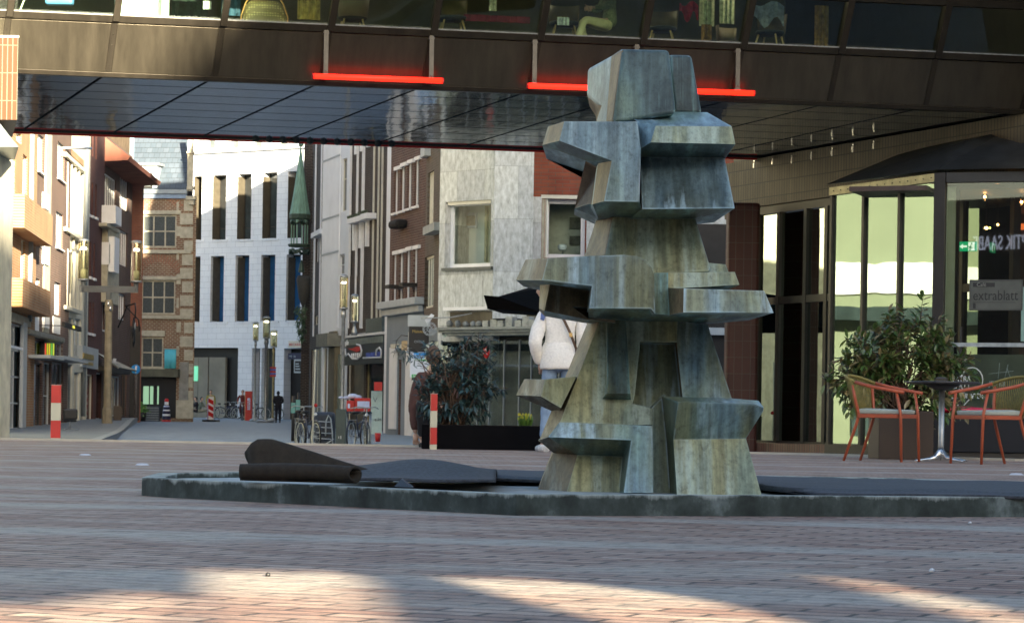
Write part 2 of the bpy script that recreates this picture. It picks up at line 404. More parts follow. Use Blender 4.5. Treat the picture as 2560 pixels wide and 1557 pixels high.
for i in range(NR + 1):
    u = i / NR; L = W(600, 1183, 10.05).lerp(W(888, 1183, 9.85), u); rad = .030 + .004 * math.sin(u * 3); ring = []
    for k in range(34):
        a = -math.pi * .5 + k / 33 * 2 * math.pi * 1.35; rr = rad * (1 - .35 * k / 33)
        ring.append(bm.verts.new(Vector((L.x + .045 * (math.cos(a) * .5) * (u > .9) * (u - .9) * 10, L.y + math.cos(a) * rr, .087 + rad + math.sin(a) * rr * (1.0)))))
    prof.append(ring)
for A, B in zip(prof, prof[1:]):
    for k in range(33):
        f = bm.faces.new((A[k], A[k + 1], B[k + 1], B[k])); f.smooth = True
mk('rolled_edge', bm, M_matb, root, solid=.008)
bm = BM(); prism(bm, [W(985, 1216, 9.75), W(1003, 1197, 9.8), W(1032, 1218, 9.7)], (0, .12, 0)); o = mk('mat_scrap', bm, M_black); tag(o, 'small black folded corner of rubber standing up beside the rolled mat', 'mat scrap')
# black cable and litter
bm = BM(); tube(bm, [W(x, y, 11.1 + i * .05) for i, (x, y) in enumerate([(1905, 1208), (1950, 1213), (1990, 1219), (2040, 1218), (2097, 1214)])], .008, 6)
o = mk('cable', bm, M_black); tag(o, 'short black cable lying on the mat right of the sculpture', 'cable')
for k, (x, y, r, lab) in enumerate([(213, 1138, .045, 'pale round stud in the brick paving, leftmost and farthest of the studs'), (356, 1163, .045, 'pale round stud in the brick paving left of the basin corner'), (2541, 1187, .05, 'pale round stud in the brick paving in front of the right chair')]):
    g = G(x, y); bm = BM(); lathe(bm, [(r, .0), (r, .004), (r * .7, .012), (0, .014)], (0, 0, 0), 14); o = mk('ground_stud', bm, mat('stud_metal', (.55, .58, .66), .4, amt=.1)); o.location = g
    tag(o, lab, 'ground stud', 'round studs in the paving')
for k, (x, y, r, c, lab) in enumerate([(1987, 1289, .012, M_black, 'black crumb of litter against the basin kerb'), (2330, 1429, .007, M_white, 'white speck of litter on the foreground paving'), (669, 1440, .006, M_black, 'dark pebble at the top of the sunlit patch'), (2425, 1309, .006, M_white, 'tiny white speck of litter right of the kerb middle')]):
    g = G(x, y); bm = BM(); ball(bm, (0, 0, r * .6), r, (1, .8, .8), 8)
    for v in bm.verts: v.co *= 1 + .3 * noise.noise(v.co * 90 + Vector((k, 0, 0)))
    o = mk('litter', bm, c); o.location = g; tag(o, lab, 'litter')
# ================================================================= SCULPTURE
def patina(name, zones, pale, ochre, metal=.10, rough=.46, seed=0, zlo=.9, zhi=1.35, k=.75):
    m, n, b = _new(name)
    def N(scale, sc, det=5, ro=.55):
        mp = _coords(n, scale); mp.inputs['Location'].default_value = (seed, seed * 1.7, seed * .6); return _noise(n, mp, sc, det, ro)
    z = _ramp(n, N((2.4, 1.0, .9), 1.6, 3, .5).outputs[0], [(.34 + .32 * i / (len(zones) - 1), c) for i, c in enumerate(zones)])
    sp = n.nodes.new('ShaderNodeSeparateXYZ'); tc = n.nodes.new('ShaderNodeTexCoord'); n.links.new(tc.outputs['Object'], sp.inputs[0])
    mr = n.nodes.new('ShaderNodeMapRange'); n.links.new(sp.outputs['Z'], mr.inputs[0]); mr.inputs[1].default_value = zhi; mr.inputs[2].default_value = zlo; mr.inputs[3].default_value = 0; mr.inputs[4].default_value = k
    o1 = _ramp(n, N((5, 1.5, .6), 1.5, 4).outputs[0], [(.36, (0, 0, 0)), (.56, (1, 1, 1))])
    mu = n.nodes.new('ShaderNodeMath'); mu.operation = 'MULTIPLY'; n.links.new(o1.outputs[0], mu.inputs[0]); n.links.new(mr.outputs[0], mu.inputs[1])
    x = _mix(n, mu.outputs[0], z.outputs[0], ochre)
    s1 = _ramp(n, N((30, 4, .5), 1.0, 4, .6).outputs[0], [(.34, (.42,) * 3), (.50, (1,) * 3), (.64, (1.6,) * 3)])
    x = _mix(n, .62, x.outputs[2], s1.outputs[0], 'MULTIPLY')
    s2 = _ramp(n, N((12, 2, .35), 1.0, 5, .6).outputs[0], [(.53, (0, 0, 0)), (.66, (.85, .85, .85))])
    x = _mix(n, s2.outputs[0], x.outputs[2], pale)
    s3 = _ramp(n, N((1.2, 1, .8), 38, 9, .78).outputs[0], [(.34, (.40,) * 3), (.47, (1,) * 3), (.62, (1.35,) * 3)])
    x = _mix(n, .7, x.outputs[2], s3.outputs[0], 'MULTIPLY')
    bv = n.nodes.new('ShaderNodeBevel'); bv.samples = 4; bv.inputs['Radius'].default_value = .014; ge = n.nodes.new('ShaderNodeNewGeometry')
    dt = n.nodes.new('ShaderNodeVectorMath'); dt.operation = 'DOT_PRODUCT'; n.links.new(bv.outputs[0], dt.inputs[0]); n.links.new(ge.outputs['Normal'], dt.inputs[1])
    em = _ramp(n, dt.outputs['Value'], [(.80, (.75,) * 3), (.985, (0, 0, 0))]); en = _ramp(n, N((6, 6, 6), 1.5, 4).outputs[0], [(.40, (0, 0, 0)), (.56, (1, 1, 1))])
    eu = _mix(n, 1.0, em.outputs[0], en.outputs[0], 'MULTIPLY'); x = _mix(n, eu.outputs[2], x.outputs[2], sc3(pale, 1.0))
    n.links.new(x.outputs[2], b.inputs['Base Color']); b.inputs['Metallic'].default_value = metal; b.inputs['Roughness'].default_value = rough
    _bump(n, N((1, 1, .6), 14, 10, .75).outputs[0], b, .45, .012)
    return m
M_pat = patina('blue_patina', [(.06, .10, .12), (.14, .22, .26), (.21, .31, .34), (.19, .28, .24)], (.50, .66, .72), (.25, .25, .12), seed=1)
M_pat2 = patina('dark_patina', [(.035, .055, .056), (.075, .115, .115), (.105, .165, .155), (.14, .19, .13)], (.24, .42, .40), (.17, .18, .085), seed=5)
M_pat3 = patina('green_patina', [(.10, .135, .10), (.20, .24, .17), (.29, .32, .21), (.36, .35, .19)], (.46, .54, .44), (.36, .33, .16), metal=.1, rough=.55, seed=9)
M_bounce = patina('bounce_lit_bronze', [(.065, .042, .020), (.12, .080, .040), (.18, .128, .068), (.13, .11, .07)], (.32, .30, .23), (.18, .14, .07), metal=.15, rough=.55, seed=14, k=.3)  # brown bronze for left faces, with warm bounced light put into the colour
SM = [M_pat, M_pat2, M_pat3, M_bounce]
def cA(x, y, d): return W(1280 + x / 3.2588, 100 + y / 3.2588, d + .35)
def cB(x, y, d): return W(1260 + x / 3.52, 520 + y / 3.52, d + .35)
def cC(x, y, d): return W(1260 + x / 3.52, 850 + y / 3.52, d + .35)
def shell(bm, V, faces, back=.5, shrink=.88):
    vs = [bm.verts.new(v) for v in V]; fs = []
    for f in faces:
        mi = 0
        if isinstance(f[-1], str): mi = int(f[-1]); f = f[:-1]
        fc = bm.faces.new([vs[i] for i in f]); fc.material_index = mi; fs.append(fc)
    be = [e for e in {e for f in fs for e in f.edges} if len(e.link_faces) == 1]
    used = {v for e in be for v in e.verts}
    c = sum((v.co for v in used), Vector()) / len(used)
    ymax = max(v.co.y for v in used)
    bk = {v: bm.verts.new(Vector((c.x + (v.co.x - c.x) * shrink, max(ymax, v.co.y) + back * .3 + back * .7 * 1, c.z + (v.co.z - c.z) * (shrink + .06)))) for v in used}
    for e in be:
        a, b = e.verts; f = bm.faces.new((a, b, bk[b], bk[a])); f.material_index = e.link_faces[0].material_index
        if (a.co.x + b.co.x) / 2 < c.x - .05 and abs(a.co.z - b.co.z) > abs(a.co.x - b.co.x): f.material_index = 3  # left-facing sides take the brown that stands in for warm bounce
    # back cap
    vb = bm.verts.new(Vector((c.x, max(v.co.y for v in bk.values()), c.z)))
    for e in be:
        a, b = e.verts; bm.faces.new((bk[a], bk[b], vb))
sculp = thing('fountain_sculpture', 'tall abstract blue-green patinated bronze sculpture of stacked angular blocks in the basin', 'sculpture', (0, 0, 0))
def part(name, blocks, bev=.016):
    bm = BM()
    for b in blocks: shell(bm, *b)
    bmesh.ops.recalc_face_normals(bm, faces=bm.faces[:])
    o = mk(name, bm, SM, sculp, smooth=True); o.data.set_sharp_from_angle(angle=R(24))
    md = o.modifiers.new('b', 'BEVEL'); md.width = bev; md.segments = 3; md.limit_method = 'ANGLE'; md.angle_limit = R(28); return o
# head
part('head_block', [
 ([cA(895, 72, 10.0), cA(1280, 80, 10.0), cA(1337, 600, 9.9), cA(820, 680, 9.9), cA(620, 230, 10.5), cA(610, 460, 10.5), cA(705, 530, 10.3), cA(685, 690, 10.3), cA(812, 125, 10.22), cA(765, 690, 10.0)],
  [(0, 1, 2, 3, '1'), (8, 0, 3, 9, '3'), (4, 8, 9, 7, 6, 5, '0')], .3, .85),
 ([cA(1270, 118, 10.25), cA(1462, 122, 10.25), cA(1549, 600, 10.18), cA(1320, 600, 10.18)], [(0, 1, 2, 3, '1')], .35, .85)])
# upper tier
part('upper_tier', [
 ([cA(425, 665, 9.75), cA(1020, 665, 9.75), cA(1050, 890, 9.72), cA(1040, 1320, 9.7), cA(750, 1315, 9.7), cA(812, 985, 9.72), cA(385, 822, 9.75),
   cA(293, 708, 10.15), cA(248, 858, 10.15), cA(605, 985, 10.2), cA(700, 1005, 9.98), cA(655, 1340, 9.92),
   cA(1060, 1378, 9.85), cA(960, 1452, 10.15), cA(700, 1448, 10.2)],
  [(0, 1, 2, 3, 4, 5, 6, '0'), (7, 0, 6, 8, '3'), (8, 6, 5, 9, '1'), (5, 4, 11, 10, '3'), (4, 3, 12, 13, 14, 11, '1')], .45, .9),
 ([cA(600, 980, 10.22), cA(735, 990, 10.2), cA(660, 1340, 10.05), cA(625, 1337, 10.1), cA(510, 1375, 10.3), cA(705, 1450, 10.25)], [(0, 1, 2, 3, 4, '3'), (4, 3, 2, 5, '1')], .35, .9),
 ([cA(890, 580, 10.15), cA(1590, 590, 10.15), cA(1790, 705, 9.8), cA(1170, 700, 9.75), cA(1820, 850, 9.75), cA(1130, 835, 9.7), cA(1045, 890, 9.82), cA(1018, 665, 9.85), cA(1735, 970, 10.0), cA(1055, 967, 10.0)],
  [(0, 1, 2, 3, '0'), (3, 2, 4, 5, '2'), (0, 3, 5, 6, 7, '0'), (5, 4, 8, 9, 6, '1')], .4, .88),
 ([cA(1045, 930, 9.98), cA(1728, 940, 9.98), cA(1815, 1372, 9.75), cA(1060, 1378, 9.75), cA(1500, 1455, 10.12), cA(960, 1455, 10.12)], [(0, 1, 2, 3, '0'), (3, 2, 4, 5, '1')], .4, .9)])
part('neck', [([cB(960, 60, 10.15), cB(1680, 60, 10.15), cB(1832, 560, 9.95), cB(1200, 600, 9.95), cB(880, 480, 10.02), cB(825, 60, 10.42), cB(690, 480, 10.3)], [(0, 1, 2, 3, 4, '2'), (5, 0, 4, 6, '3')], .4, .85)])
# middle tier
part('middle_tier', [
 ([cB(385, 440, 9.7), cB(705, 425, 9.7), cB(1060, 412, 9.7), cB(1180, 424, 9.7), cB(1250, 462, 9.7), cB(1298, 525, 9.7), cB(1322, 600, 9.7), cB(1330, 930, 9.72), cB(1292, 885, 9.7), cB(750, 880, 9.7), cB(775, 685, 9.7), cB(335, 635, 9.7), cB(190, 455, 10.1), cB(105, 635, 10.1)],
  [(0, 1, 2, 3, 4, 5, 6, 7, 8, 9, 10, 11, '0'), (12, 0, 11, 13, '3')], .5, .9),
 ([cB(1318, 570, 9.76), cB(1445, 570, 9.8), cB(1445, 702, 9.8), cB(1458, 942, 9.78), cB(1328, 930, 9.73), cB(1582, 707, 9.6), cB(1578, 918, 9.6), cB(2290, 728, 9.66), cB(2372, 922, 9.6)],
  [(0, 1, 2, 3, 4, '1'), (2, 5, 6, 3, '3'), (5, 7, 8, 6, '0')], .6, .92),
 ([cB(1438, 572, 9.85), cB(2030, 562, 9.9), cB(2072, 675, 9.88), cB(1438, 712, 9.83)], [(0, 1, 2, 3, '2')], .5, .92),
 ([cB(1800, 482, 10.02), cB(1950, 497, 10.02), cB(1978, 570, 9.98), cB(1800, 570, 9.98)], [(0, 1, 2, 3, '2')], .3, .92),
 ([cB(318, 660, 10.15), cB(405, 660, 9.95), cB(355, 905, 9.9), cB(308, 880, 10.1), cB(775, 680, 10.1), cB(745, 880, 10.1), cB(605, 870, 9.98), cB(760, 988, 10.1)],
  [(0, 1, 2, 3, '3'), (1, 4, 5, 6, 7, 2, '3')], .3, .92),
 ([cB(430, 660, 10.2), cB(980, 660, 10.2), cB(980, 1010, 10.2), cB(770, 985, 10.2), cB(400, 905, 10.15)], [(0, 1, 2, 3, 4, '3')], .35, .95),
 ([cB(745, 878, 9.75), cB(1292, 884, 9.74), cB(1458, 940, 9.82), cB(1578, 915, 9.66), cB(2365, 920, 9.66), cB(1850, 1010, 10.35), cB(740, 1000, 10.35)], [(0, 1, 2, 3, 4, 5, 6, '1')], .1, .95)])
# lower body
part('lower_body', [
 ([cC(860, -215, 10.3), cC(1200, -205, 10.3), cC(1200, 15, 10.24), cC(1150, 480, 10.12), cC(1130, 560, 10.1), cC(1310, 600, 10.08), cC(1310, 745, 10.04), cC(485, 745, 10.04), cC(750, -190, 10.75), cC(305, 895, 10.15), cC(375, 870, 10.0)],
  [(0, 1, 2, 3, 4, 5, 6, 7, '2'), (8, 0, 7, 10, 9, '3')], .2, .9),
 ([cC(1195, -205, 10.3), cC(1530, -170, 10.3), cC(1522, 20, 10.24), cC(1195, 15, 10.24)], [(0, 1, 2, 3, '2')], .3, .98),
 ([cC(1525, -170, 10.3), cC(1792, -140, 10.3), cC(2010, 530, 10.12), cC(1572, 520, 10.12), cC(1520, 20, 10.24)], [(0, 1, 2, 3, 4, '0')], .4, .92),
 ([cC(1150, -150, 10.42), cC(1600, -150, 10.42), cC(1640, 740, 10.2), cC(1050, 740, 10.2)], [(0, 1, 2, 3, '0')], .3, .95),
 ([cC(905, -210, 10.26), cC(1070, -205, 10.26), cC(1112, 470, 10.04), cC(905, 470, 10.04), cC(1120, 560, 10.16), cC(828, 555, 10.16)], [(0, 1, 2, 3, '1'), (3, 2, 4, 5, '1')], .1, .95),
 ([cC(360, 345, 9.95), cC(640, 318, 10.1), cC(500, 598, 10.0), cC(325, 495, 9.95), cC(180, 342, 10.25), cC(105, 485, 10.25), cC(470, 645, 10.3)], [(0, 1, 2, 3, '2'), (4, 0, 3, 5, '3'), (5, 3, 2, 6, '3')], .3, .85),
 ([cC(485, 722, 9.98), cC(1307, 752, 9.88), cC(1314, 1345, 9.83), cC(1052, 1345, 9.83), cC(1118, 880, 9.88), cC(388, 852, 9.93), cC(1045, 1022, 10.1), cC(640, 1007, 10.1), cC(300, 880, 10.15), cC(440, 995, 10.3), cC(1010, 1345, 10.02)],
  [(0, 1, 2, 3, 4, 5, '0'), (5, 4, 6, 7, '1'), (8, 5, 7, 9, '3'), (4, 3, 10, 6, '1')], .45, .95),
 ([cC(430, 992, 10.3), cC(645, 1007, 10.1), cC(545, 1350, 10.0), cC(285, 1345, 10.25), cC(1060, 1022, 10.1), cC(1075, 1350, 10.0)], [(0, 1, 2, 3, '3'), (1, 4, 5, 2, '2')], .5, .95),
 ([cC(1300, 590, 10.15), cC(1420, 480, 10.2), cC(1495, 1350, 10.05), cC(1310, 1350, 10.05)], [(0, 1, 2, 3, '0')], .3, .98),
 ([cC(1395, 495, 10.1), cC(1530, 545, 9.82), cC(1490, 872, 9.9), cC(1432, 880, 10.1), cC(2200, 557, 9.87), cC(2284, 590, 9.95), cC(2280, 625, 9.95), cC(2130, 865, 10.0), cC(2008, 512, 10.12), cC(2240, 532, 10.05), cC(2268, 1365, 9.85), cC(1522, 1360, 9.8), cC(1468, 1350, 10.0)],
  [(0, 1, 2, 3, '1'), (1, 4, 5, 6, 7, 2, '0'), (0, 8, 9, 5, 4, 1, '0'), (2, 7, 10, 11, '2'), (3, 2, 11, 12, '1')], .5, .92)])
# ================================================================= BRIDGE CAFE
P0 = W(42, 179, 40.6); P1_ = W(2560, 281, 43.8); ZB = 5.625
br = Fr((P0.x, P0.y), (P1_.x, P1_.y))
bridge = br.root('glazed_bridge', 'bronze-brown glazed footbridge building spanning the square overhead with a cafe inside', 'bridge')
def shr(bm):
    for v in bm.verts:
        dz = v.co.z; v.co.x += .11 * dz; v.co.y -= .30 * dz; v.co.z += ZB
def slick(name, col, rough, metal=.8, sy=.2, amt=.2, wob=.0):
    m, n, b = _new(name); t = _noise(n, _coords(n, (2.5, 1, .5)), 2.0, 6, .65)
    r = _ramp(n, t.outputs[0], [(.3, sc3(col, 1 - amt)), (.7, sc3(col, 1 + amt))]); n.links.new(r.outputs[0], b.inputs['Base Color'])
    b.inputs['Metallic'].default_value = metal
    q = n.nodes.new('ShaderNodeMapRange'); q.inputs[3].default_value = rough - .05; q.inputs[4].default_value = rough + .08; n.links.new(t.outputs[0], q.inputs[0]); n.links.new(q.outputs[0], b.inputs['Roughness'])
    if wob:
        t2 = _noise(n, _coords(n, (1.2, .5, 1)), 2.2, 2, .4); _bump(n, t2.outputs[0], b, wob, .05)
    return m
M_fascia = slick('bronze_anodised_panel', (.066, .057, .042), .33, .8)
M_brframe = slick('bronze_frame', (.040, .034, .026), .36, .85)
M_soffit = slick('glossy_soffit_panel', (.20, .28, .38), .05, .9, wob=.09)
mull = [-285, 0, 265, 532, 799, 1054, 1320, 1575, 1825, 2068, 2309, 2550, 2790, 3030]
def sb(x): return br.s(x, 185 + .0405 * x)
ms = [sb(x) for x in mull]
for i in range(len(ms) - 1):
    a, b = ms[i], ms[i + 1]
    bm = BM(); bx(bm, a + .075, b - .02, 0, .05, .045, .78); shr(bm); mk('fascia_panel', bm, M_fascia, bridge, bevel=.004)
    bm = BM(); bx(bm, a - .018, a + .073, -.012, .045, .045, .79)
    for z in (.15, .45, .62): ball(bm, (a + .028, -.014, z), .011, (1, .4, 1), 6)
    shr(bm); mk('seam_strip', bm, M_brframe, bridge)
    bm = BM(); bx(bm, a - .01, b - .012, -.045, .08, .79, .895); shr(bm); mk('sill_rail', bm, M_brframe, bridge, bevel=.004)
    bm = BM(); bx(bm, a - .01, a + .10, -.075, .12, .80, 3.2); shr(bm); mk('mullion', bm, M_brframe, bridge, bevel=.006)
    bm = BM(); bx(bm, a + .10, b - .01, .045, .055, .915, 1.63); shr(bm); mk('window_pane', bm, M_glass, bridge)
    bm = BM(); bx(bm, a + .10, b - .01, -.03, .05, .896, .915); shr(bm); mk('window_sill', bm, M_steel, bridge)
    bm = BM(); bx(bm, a + .10, b - .01, -.04, .06, 1.64, 1.75); bx(bm, a + .10, b - .01, .0, .07, 1.765, 1.80); bx(bm, a + .10, b - .01, .02, .08, 1.81, 1.96); shr(bm)
    mk('transom', bm, M_brframe, bridge)
    k = a + .2
    while k < b - .08:
        bm = BM(); ball(bm, (k, .01, 1.885), .02, (1, .5, 1), 8); shr(bm)
        if i > 6: mk('rivet', bm, M_white, bridge)
        else: bm.free()
        k += .335
    bm = BM(); bx(bm, a + .10, b - .01, .05, .06, 1.97, 3.2); shr(bm); mk('upper_pane', bm, M_glassd, bridge)
bm = BM(); bx(bm, ms[0], ms[-1], -.008, .09, -.03, .04); shr(bm); mk('bottom_rail', bm, M_brframe, bridge, bevel=.004)
bm = BM(); bx(bm, ms[0], ms[-1], -.9, 8.4, 8.85, 9.3); mk('roof', bm, M_dark, bridge)
# deck and back wall
bm = BM(); bx(bm, ms[0], ms[-1] + 3, .06, 8.5, ZB + .11, ZB + .30); mk('deck', bm, M_black, bridge)
bm = BM(); bx(bm, ms[0], ms[-1], -.18, 8.3, ZB + .74, ZB + .80); mk('cafe_floor', bm, mat('wood_floor', (.10, .06, .03), .4, ns=3), bridge)
bm = BM(); bx(bm, ms[0], ms[-1], 8.3, 8.4, ZB + .28, 8.85); mk('back_wall', bm, mat('cafe_wall', (.10, .10, .07), .8, ns=.6, amt=.5), bridge)
NR_ = 8; SW = 8.62; rw = (SW - .12) / NR_
for i in range(len(ms) - 1):
    bm = BM()
    for r in range(NR_):
        y0 = .12 + r * rw; a, b = ms[i] + .012, ms[i + 1] - .05
        bx(bm, a, b, y0, y0 + rw - .055, ZB + .0 + .004, ZB + .05)
    for v in bm.verts: v.co.x -= .14 * (v.co.y)
    mk('soffit_panel', bm, M_soffit, bridge)
bm = BM(); bx(bm, ms[0] - 1.2, ms[-1] - 1.2, SW + .01, SW + .1, ZB - .02, ZB + .9); mk('back_edge', bm, M_dark, bridge)
bm = BM(); bx(bm, ms[0] - 1.2, ms[-1] - 1.2, SW + .101, SW + .13, ZB - .055, ZB - .02); mk('red_edge_trim', bm, M_red, bridge)
bm = BM()
for i in range(11):
    pr = Fr((br.o + br.n * SW), (br.o + br.n * SW + br.u)); s = pr.s(640 + i * 34, 350)
    lathe(bm, [(.0, -.05), (.06, -.025), (.085, .03), (.085, .06)], (s, SW + .05, ZB - .02), 8)
mk('scallop_trim', bm, M_black, bridge)
# straps and red tubes
M_tube = emis('red_neon', (1.0, .012, .004), .75)
for i, (mx, yt, yb) in enumerate([(815, 76, 186), (1079, 90, 198), (1337, 100, 208), (1592, 112, 214), (1845, 122, 222)]):
    s = br.s(mx, 130, .33); bm = BM(); z0 = br.z(mx, yb, .33); z1 = br.z(mx, yt, .33)
    bx(bm, s - .036, s + .036, -.345, -.33, z0, z1); ball(bm, (s, -.35, z0 + .045), .022, (1, .4, 1), 8); ball(bm, (s, -.35, z1 - .06), .012, (1, .4, 1), 6)
    bx(bm, s - .05, s + .05, -.335, .0, z1 - .05, z1 - .03); bx(bm, s - .05, s + .05, -.345, -.05, z0 - .05, z0)
    mk('hanger_strap', bm, mat('dull_strap', (.10, .095, .085), .5, .4), bridge)
for (x0, y0, x1, y1, lab) in ((782, 191, 1107, 203, 'red neon tube hanging under the left part of the bridge'), (1318, 215, 1885, 234, 'red neon tube behind the head of the sculpture')):
    a, za = br.px(x0, y0, .34); b, zb = br.px(x1, y1, .34)
    t = thing('neon_tube', lab, 'light tube', (0, 0, 0)); t.location = (br.o.x, br.o.y, 0); t.rotation_euler = (0, 0, br.rz)
    bm = BM(); tube(bm, [(a, -.36, za), (b, -.36, zb)], .043, 12); mk('tube', bm, M_tube, t)
    bm = BM(); lathe(bm, [(.046, -.012), (.046, .012)], (0, 0, 0), 12)
    e = mk('end_cap', bm, M_red, t); e.location = (a, -.36, za); e.rotation_euler = (0, R(90), 0)
    e2 = e.copy(); COL.objects.link(e2); e2.location = (b, -.36, zb)
# things inside the bridge
def cafe_chair(name='cafe_chair'):
    t = thing(name, 'x', 'chair')
    bm = BM(); lathe(bm, [(.05, .42), (.22, .43), (.25, .47), (.24, .50), (.05, .50)], (0, 0, 0), 14); mk('seat', bm, mat('chair_black', (.02, .02, .022), .6), t)
    bm = BM()
    A = []
    for k in range(13):
        a = R(200 + k * 140 / 12 + 0); A.append((math.cos(a), math.sin(a)))
    lo = [bm.verts.new((.25 * c, .25 * s + 0, .47)) for c, s in A]; hi = [bm.verts.new((.28 * c, .28 * s, .80)) for c, s in A]
    for k in range(12): bm.faces.new((lo[k], lo[k + 1], hi[k + 1], hi[k])).smooth = True
    mk('backrest', bm, mat('chair_shell', (.17, .12, .075), .6), t, solid=.02)
    for sx in (-1, 1):
        for sy in (-1, 1):
            bm = BM(); tube(bm, [(sx * .15, sy * .15, .43), (sx * .25, sy * .25, 0)], [.017, .011], 7); mk('leg', bm, mat('light_wood', (.42, .30, .14), .5), t)
    return t
chair_in = cafe_chair(); ZF = ZB + .80
spots = [(1130, .9, 'dark chair behind the bridge glass left of the white boots, with its legs apart', .4), (1410, .9, 'brown shell chair in the bridge window just left of the white-booted sitter', .3), (1655, 1.0, 'brown shell chair with a red cloth, in the bridge window above the sculpture head', .1), (1830, 2.4, 'small black chair deeper inside the bridge, near the wooden box', 1.1), (1925, .9, 'rightmost shell chair in the bridge windows, draped with a blue scarf', -.2), (880, 1.3, 'chair with a yellow slatted back left in the bridge windows', .2)]
for i, (x, dy, lab, rz) in enumerate(spots):
    P = br.o + br.n * dy; f2 = Fr(P, P + br.u); s = f2.s(x, 80); q = P + br.u * s
    loc = (q.x, q.y, ZF)
    if i == 0: chair_in.location = loc; chair_in.rotation_euler = (0, 0, rz + 2.9); chair_in['label'] = lab
    else: dup(chair_in, loc, rz + (2.9 if i != 5 else 0), lab)
for o in list(COL.objects):
    if o.name.startswith('cafe_chair'): o['group'] = 'chairs in the bridge cafe'
def inb(x, dy, z):
    P = br.o + br.n * dy; f2 = Fr(P, P + br.u); s = f2.s(x, 60); q = P + br.u * s; return Vector((q.x, q.y, ZF + z))
# handbag
bag = thing('handbag', 'large brown patterned handbag with tan straps standing against the bridge window', 'bag', inb(660, .15, 0), br.rz)
m, n, b = _new('patterned_canvas'); v = n.nodes.new('ShaderNodeTexVoronoi'); v.inputs['Scale'].default_value = 24; v.inputs['Randomness'].default_value = .15; n.links.new(_coords(n).outputs[0], v.inputs['Vector'])
r_ = _ramp(n, v.outputs['Distance'], [(.25, (.42, .33, .16)), (.4, (.17, .12, .06))]); n.links.new(r_.outputs[0], b.inputs['Base Color'])
bm = BM(); V = []
for z, wx, wy in ((0, .34, .15), (.03, .37, .17), (.2, .36, .15), (.42, .30, .08), (.5, .22, .03)):
    V.append([bm.verts.new((wx * math.copysign(abs(math.cos(a)) ** .6, math.cos(a)) + .01 * noise.noise(Vector((a, z * 9, 1))), wy * math.copysign(abs(math.sin(a)) ** .6, math.sin(a)), z)) for a in [k * math.pi / 12 for k in range(24)]])
for A, B in zip(V, V[1:]):
    for k in range(24): bm.faces.new((A[k], A[(k + 1) % 24], B[(k + 1) % 24], B[k])).smooth = True
bm.faces.new(V[0]); bm.faces.new(V[-1]); mk('bag_body', bm, m, bag)
for sx in (-1, 1):
    bm = BM(); tube(bm, [(sx * .38, -.02, .06), (sx * .37, -.06, .25), (sx * .30, -.06, .45), (sx * .2, 0, .62)], .012, 6); mk('strap', bm, mat('tan_leather', (.45, .22, .07), .5), bag)
# white cabinet, blue box, boots
wc = thing('white_cabinet', 'bright white open-fronted cabinet low in the bridge window at the left', 'cabinet', inb(355, .35, 0), br.rz)
bm = BM(); bx(bm, -.42, .42, 0, .4, 0, .13); mk('base', bm, M_white, wc)
bm = BM(); bx(bm, -.42, -.32, 0, .4, .132, .8); bx(bm, .32, .42, 0, .4, .132, .8); bx(bm, -.32, .32, .34, .4, .132, .8); mk('side_panels', bm, M_white, wc)
bb = mk('storage_box', BM(), M_white)
bpy.data.objects.remove(bb)
bm = BM(); bx(bm, -.22, .22, -.1, .1, .34, .6); o = mk('shoulder_bag', bm, mat('sky_blue', (.12, .28, .62), .5), bevel=.04); o.location = inb(148, .5, .0); tag(o, 'light blue bag hanging in the leftmost bridge window', 'bag')
easel = thing('folding_easel', 'pale wooden folding stand with crossed legs at the far left bridge window', 'stand', inb(40, .3, 0), br.rz)
for a, b_ in (((-.14, 0, 0), (.0, 0, .6)), ((-.10, .05, 0), (-.02, .05, .6)), ((-.02, .1, 0), (.2, .1, .6))):
    bm = BM(); tube(bm, [a, b_], .016, 4); mk('leg', bm, M_offw, easel)
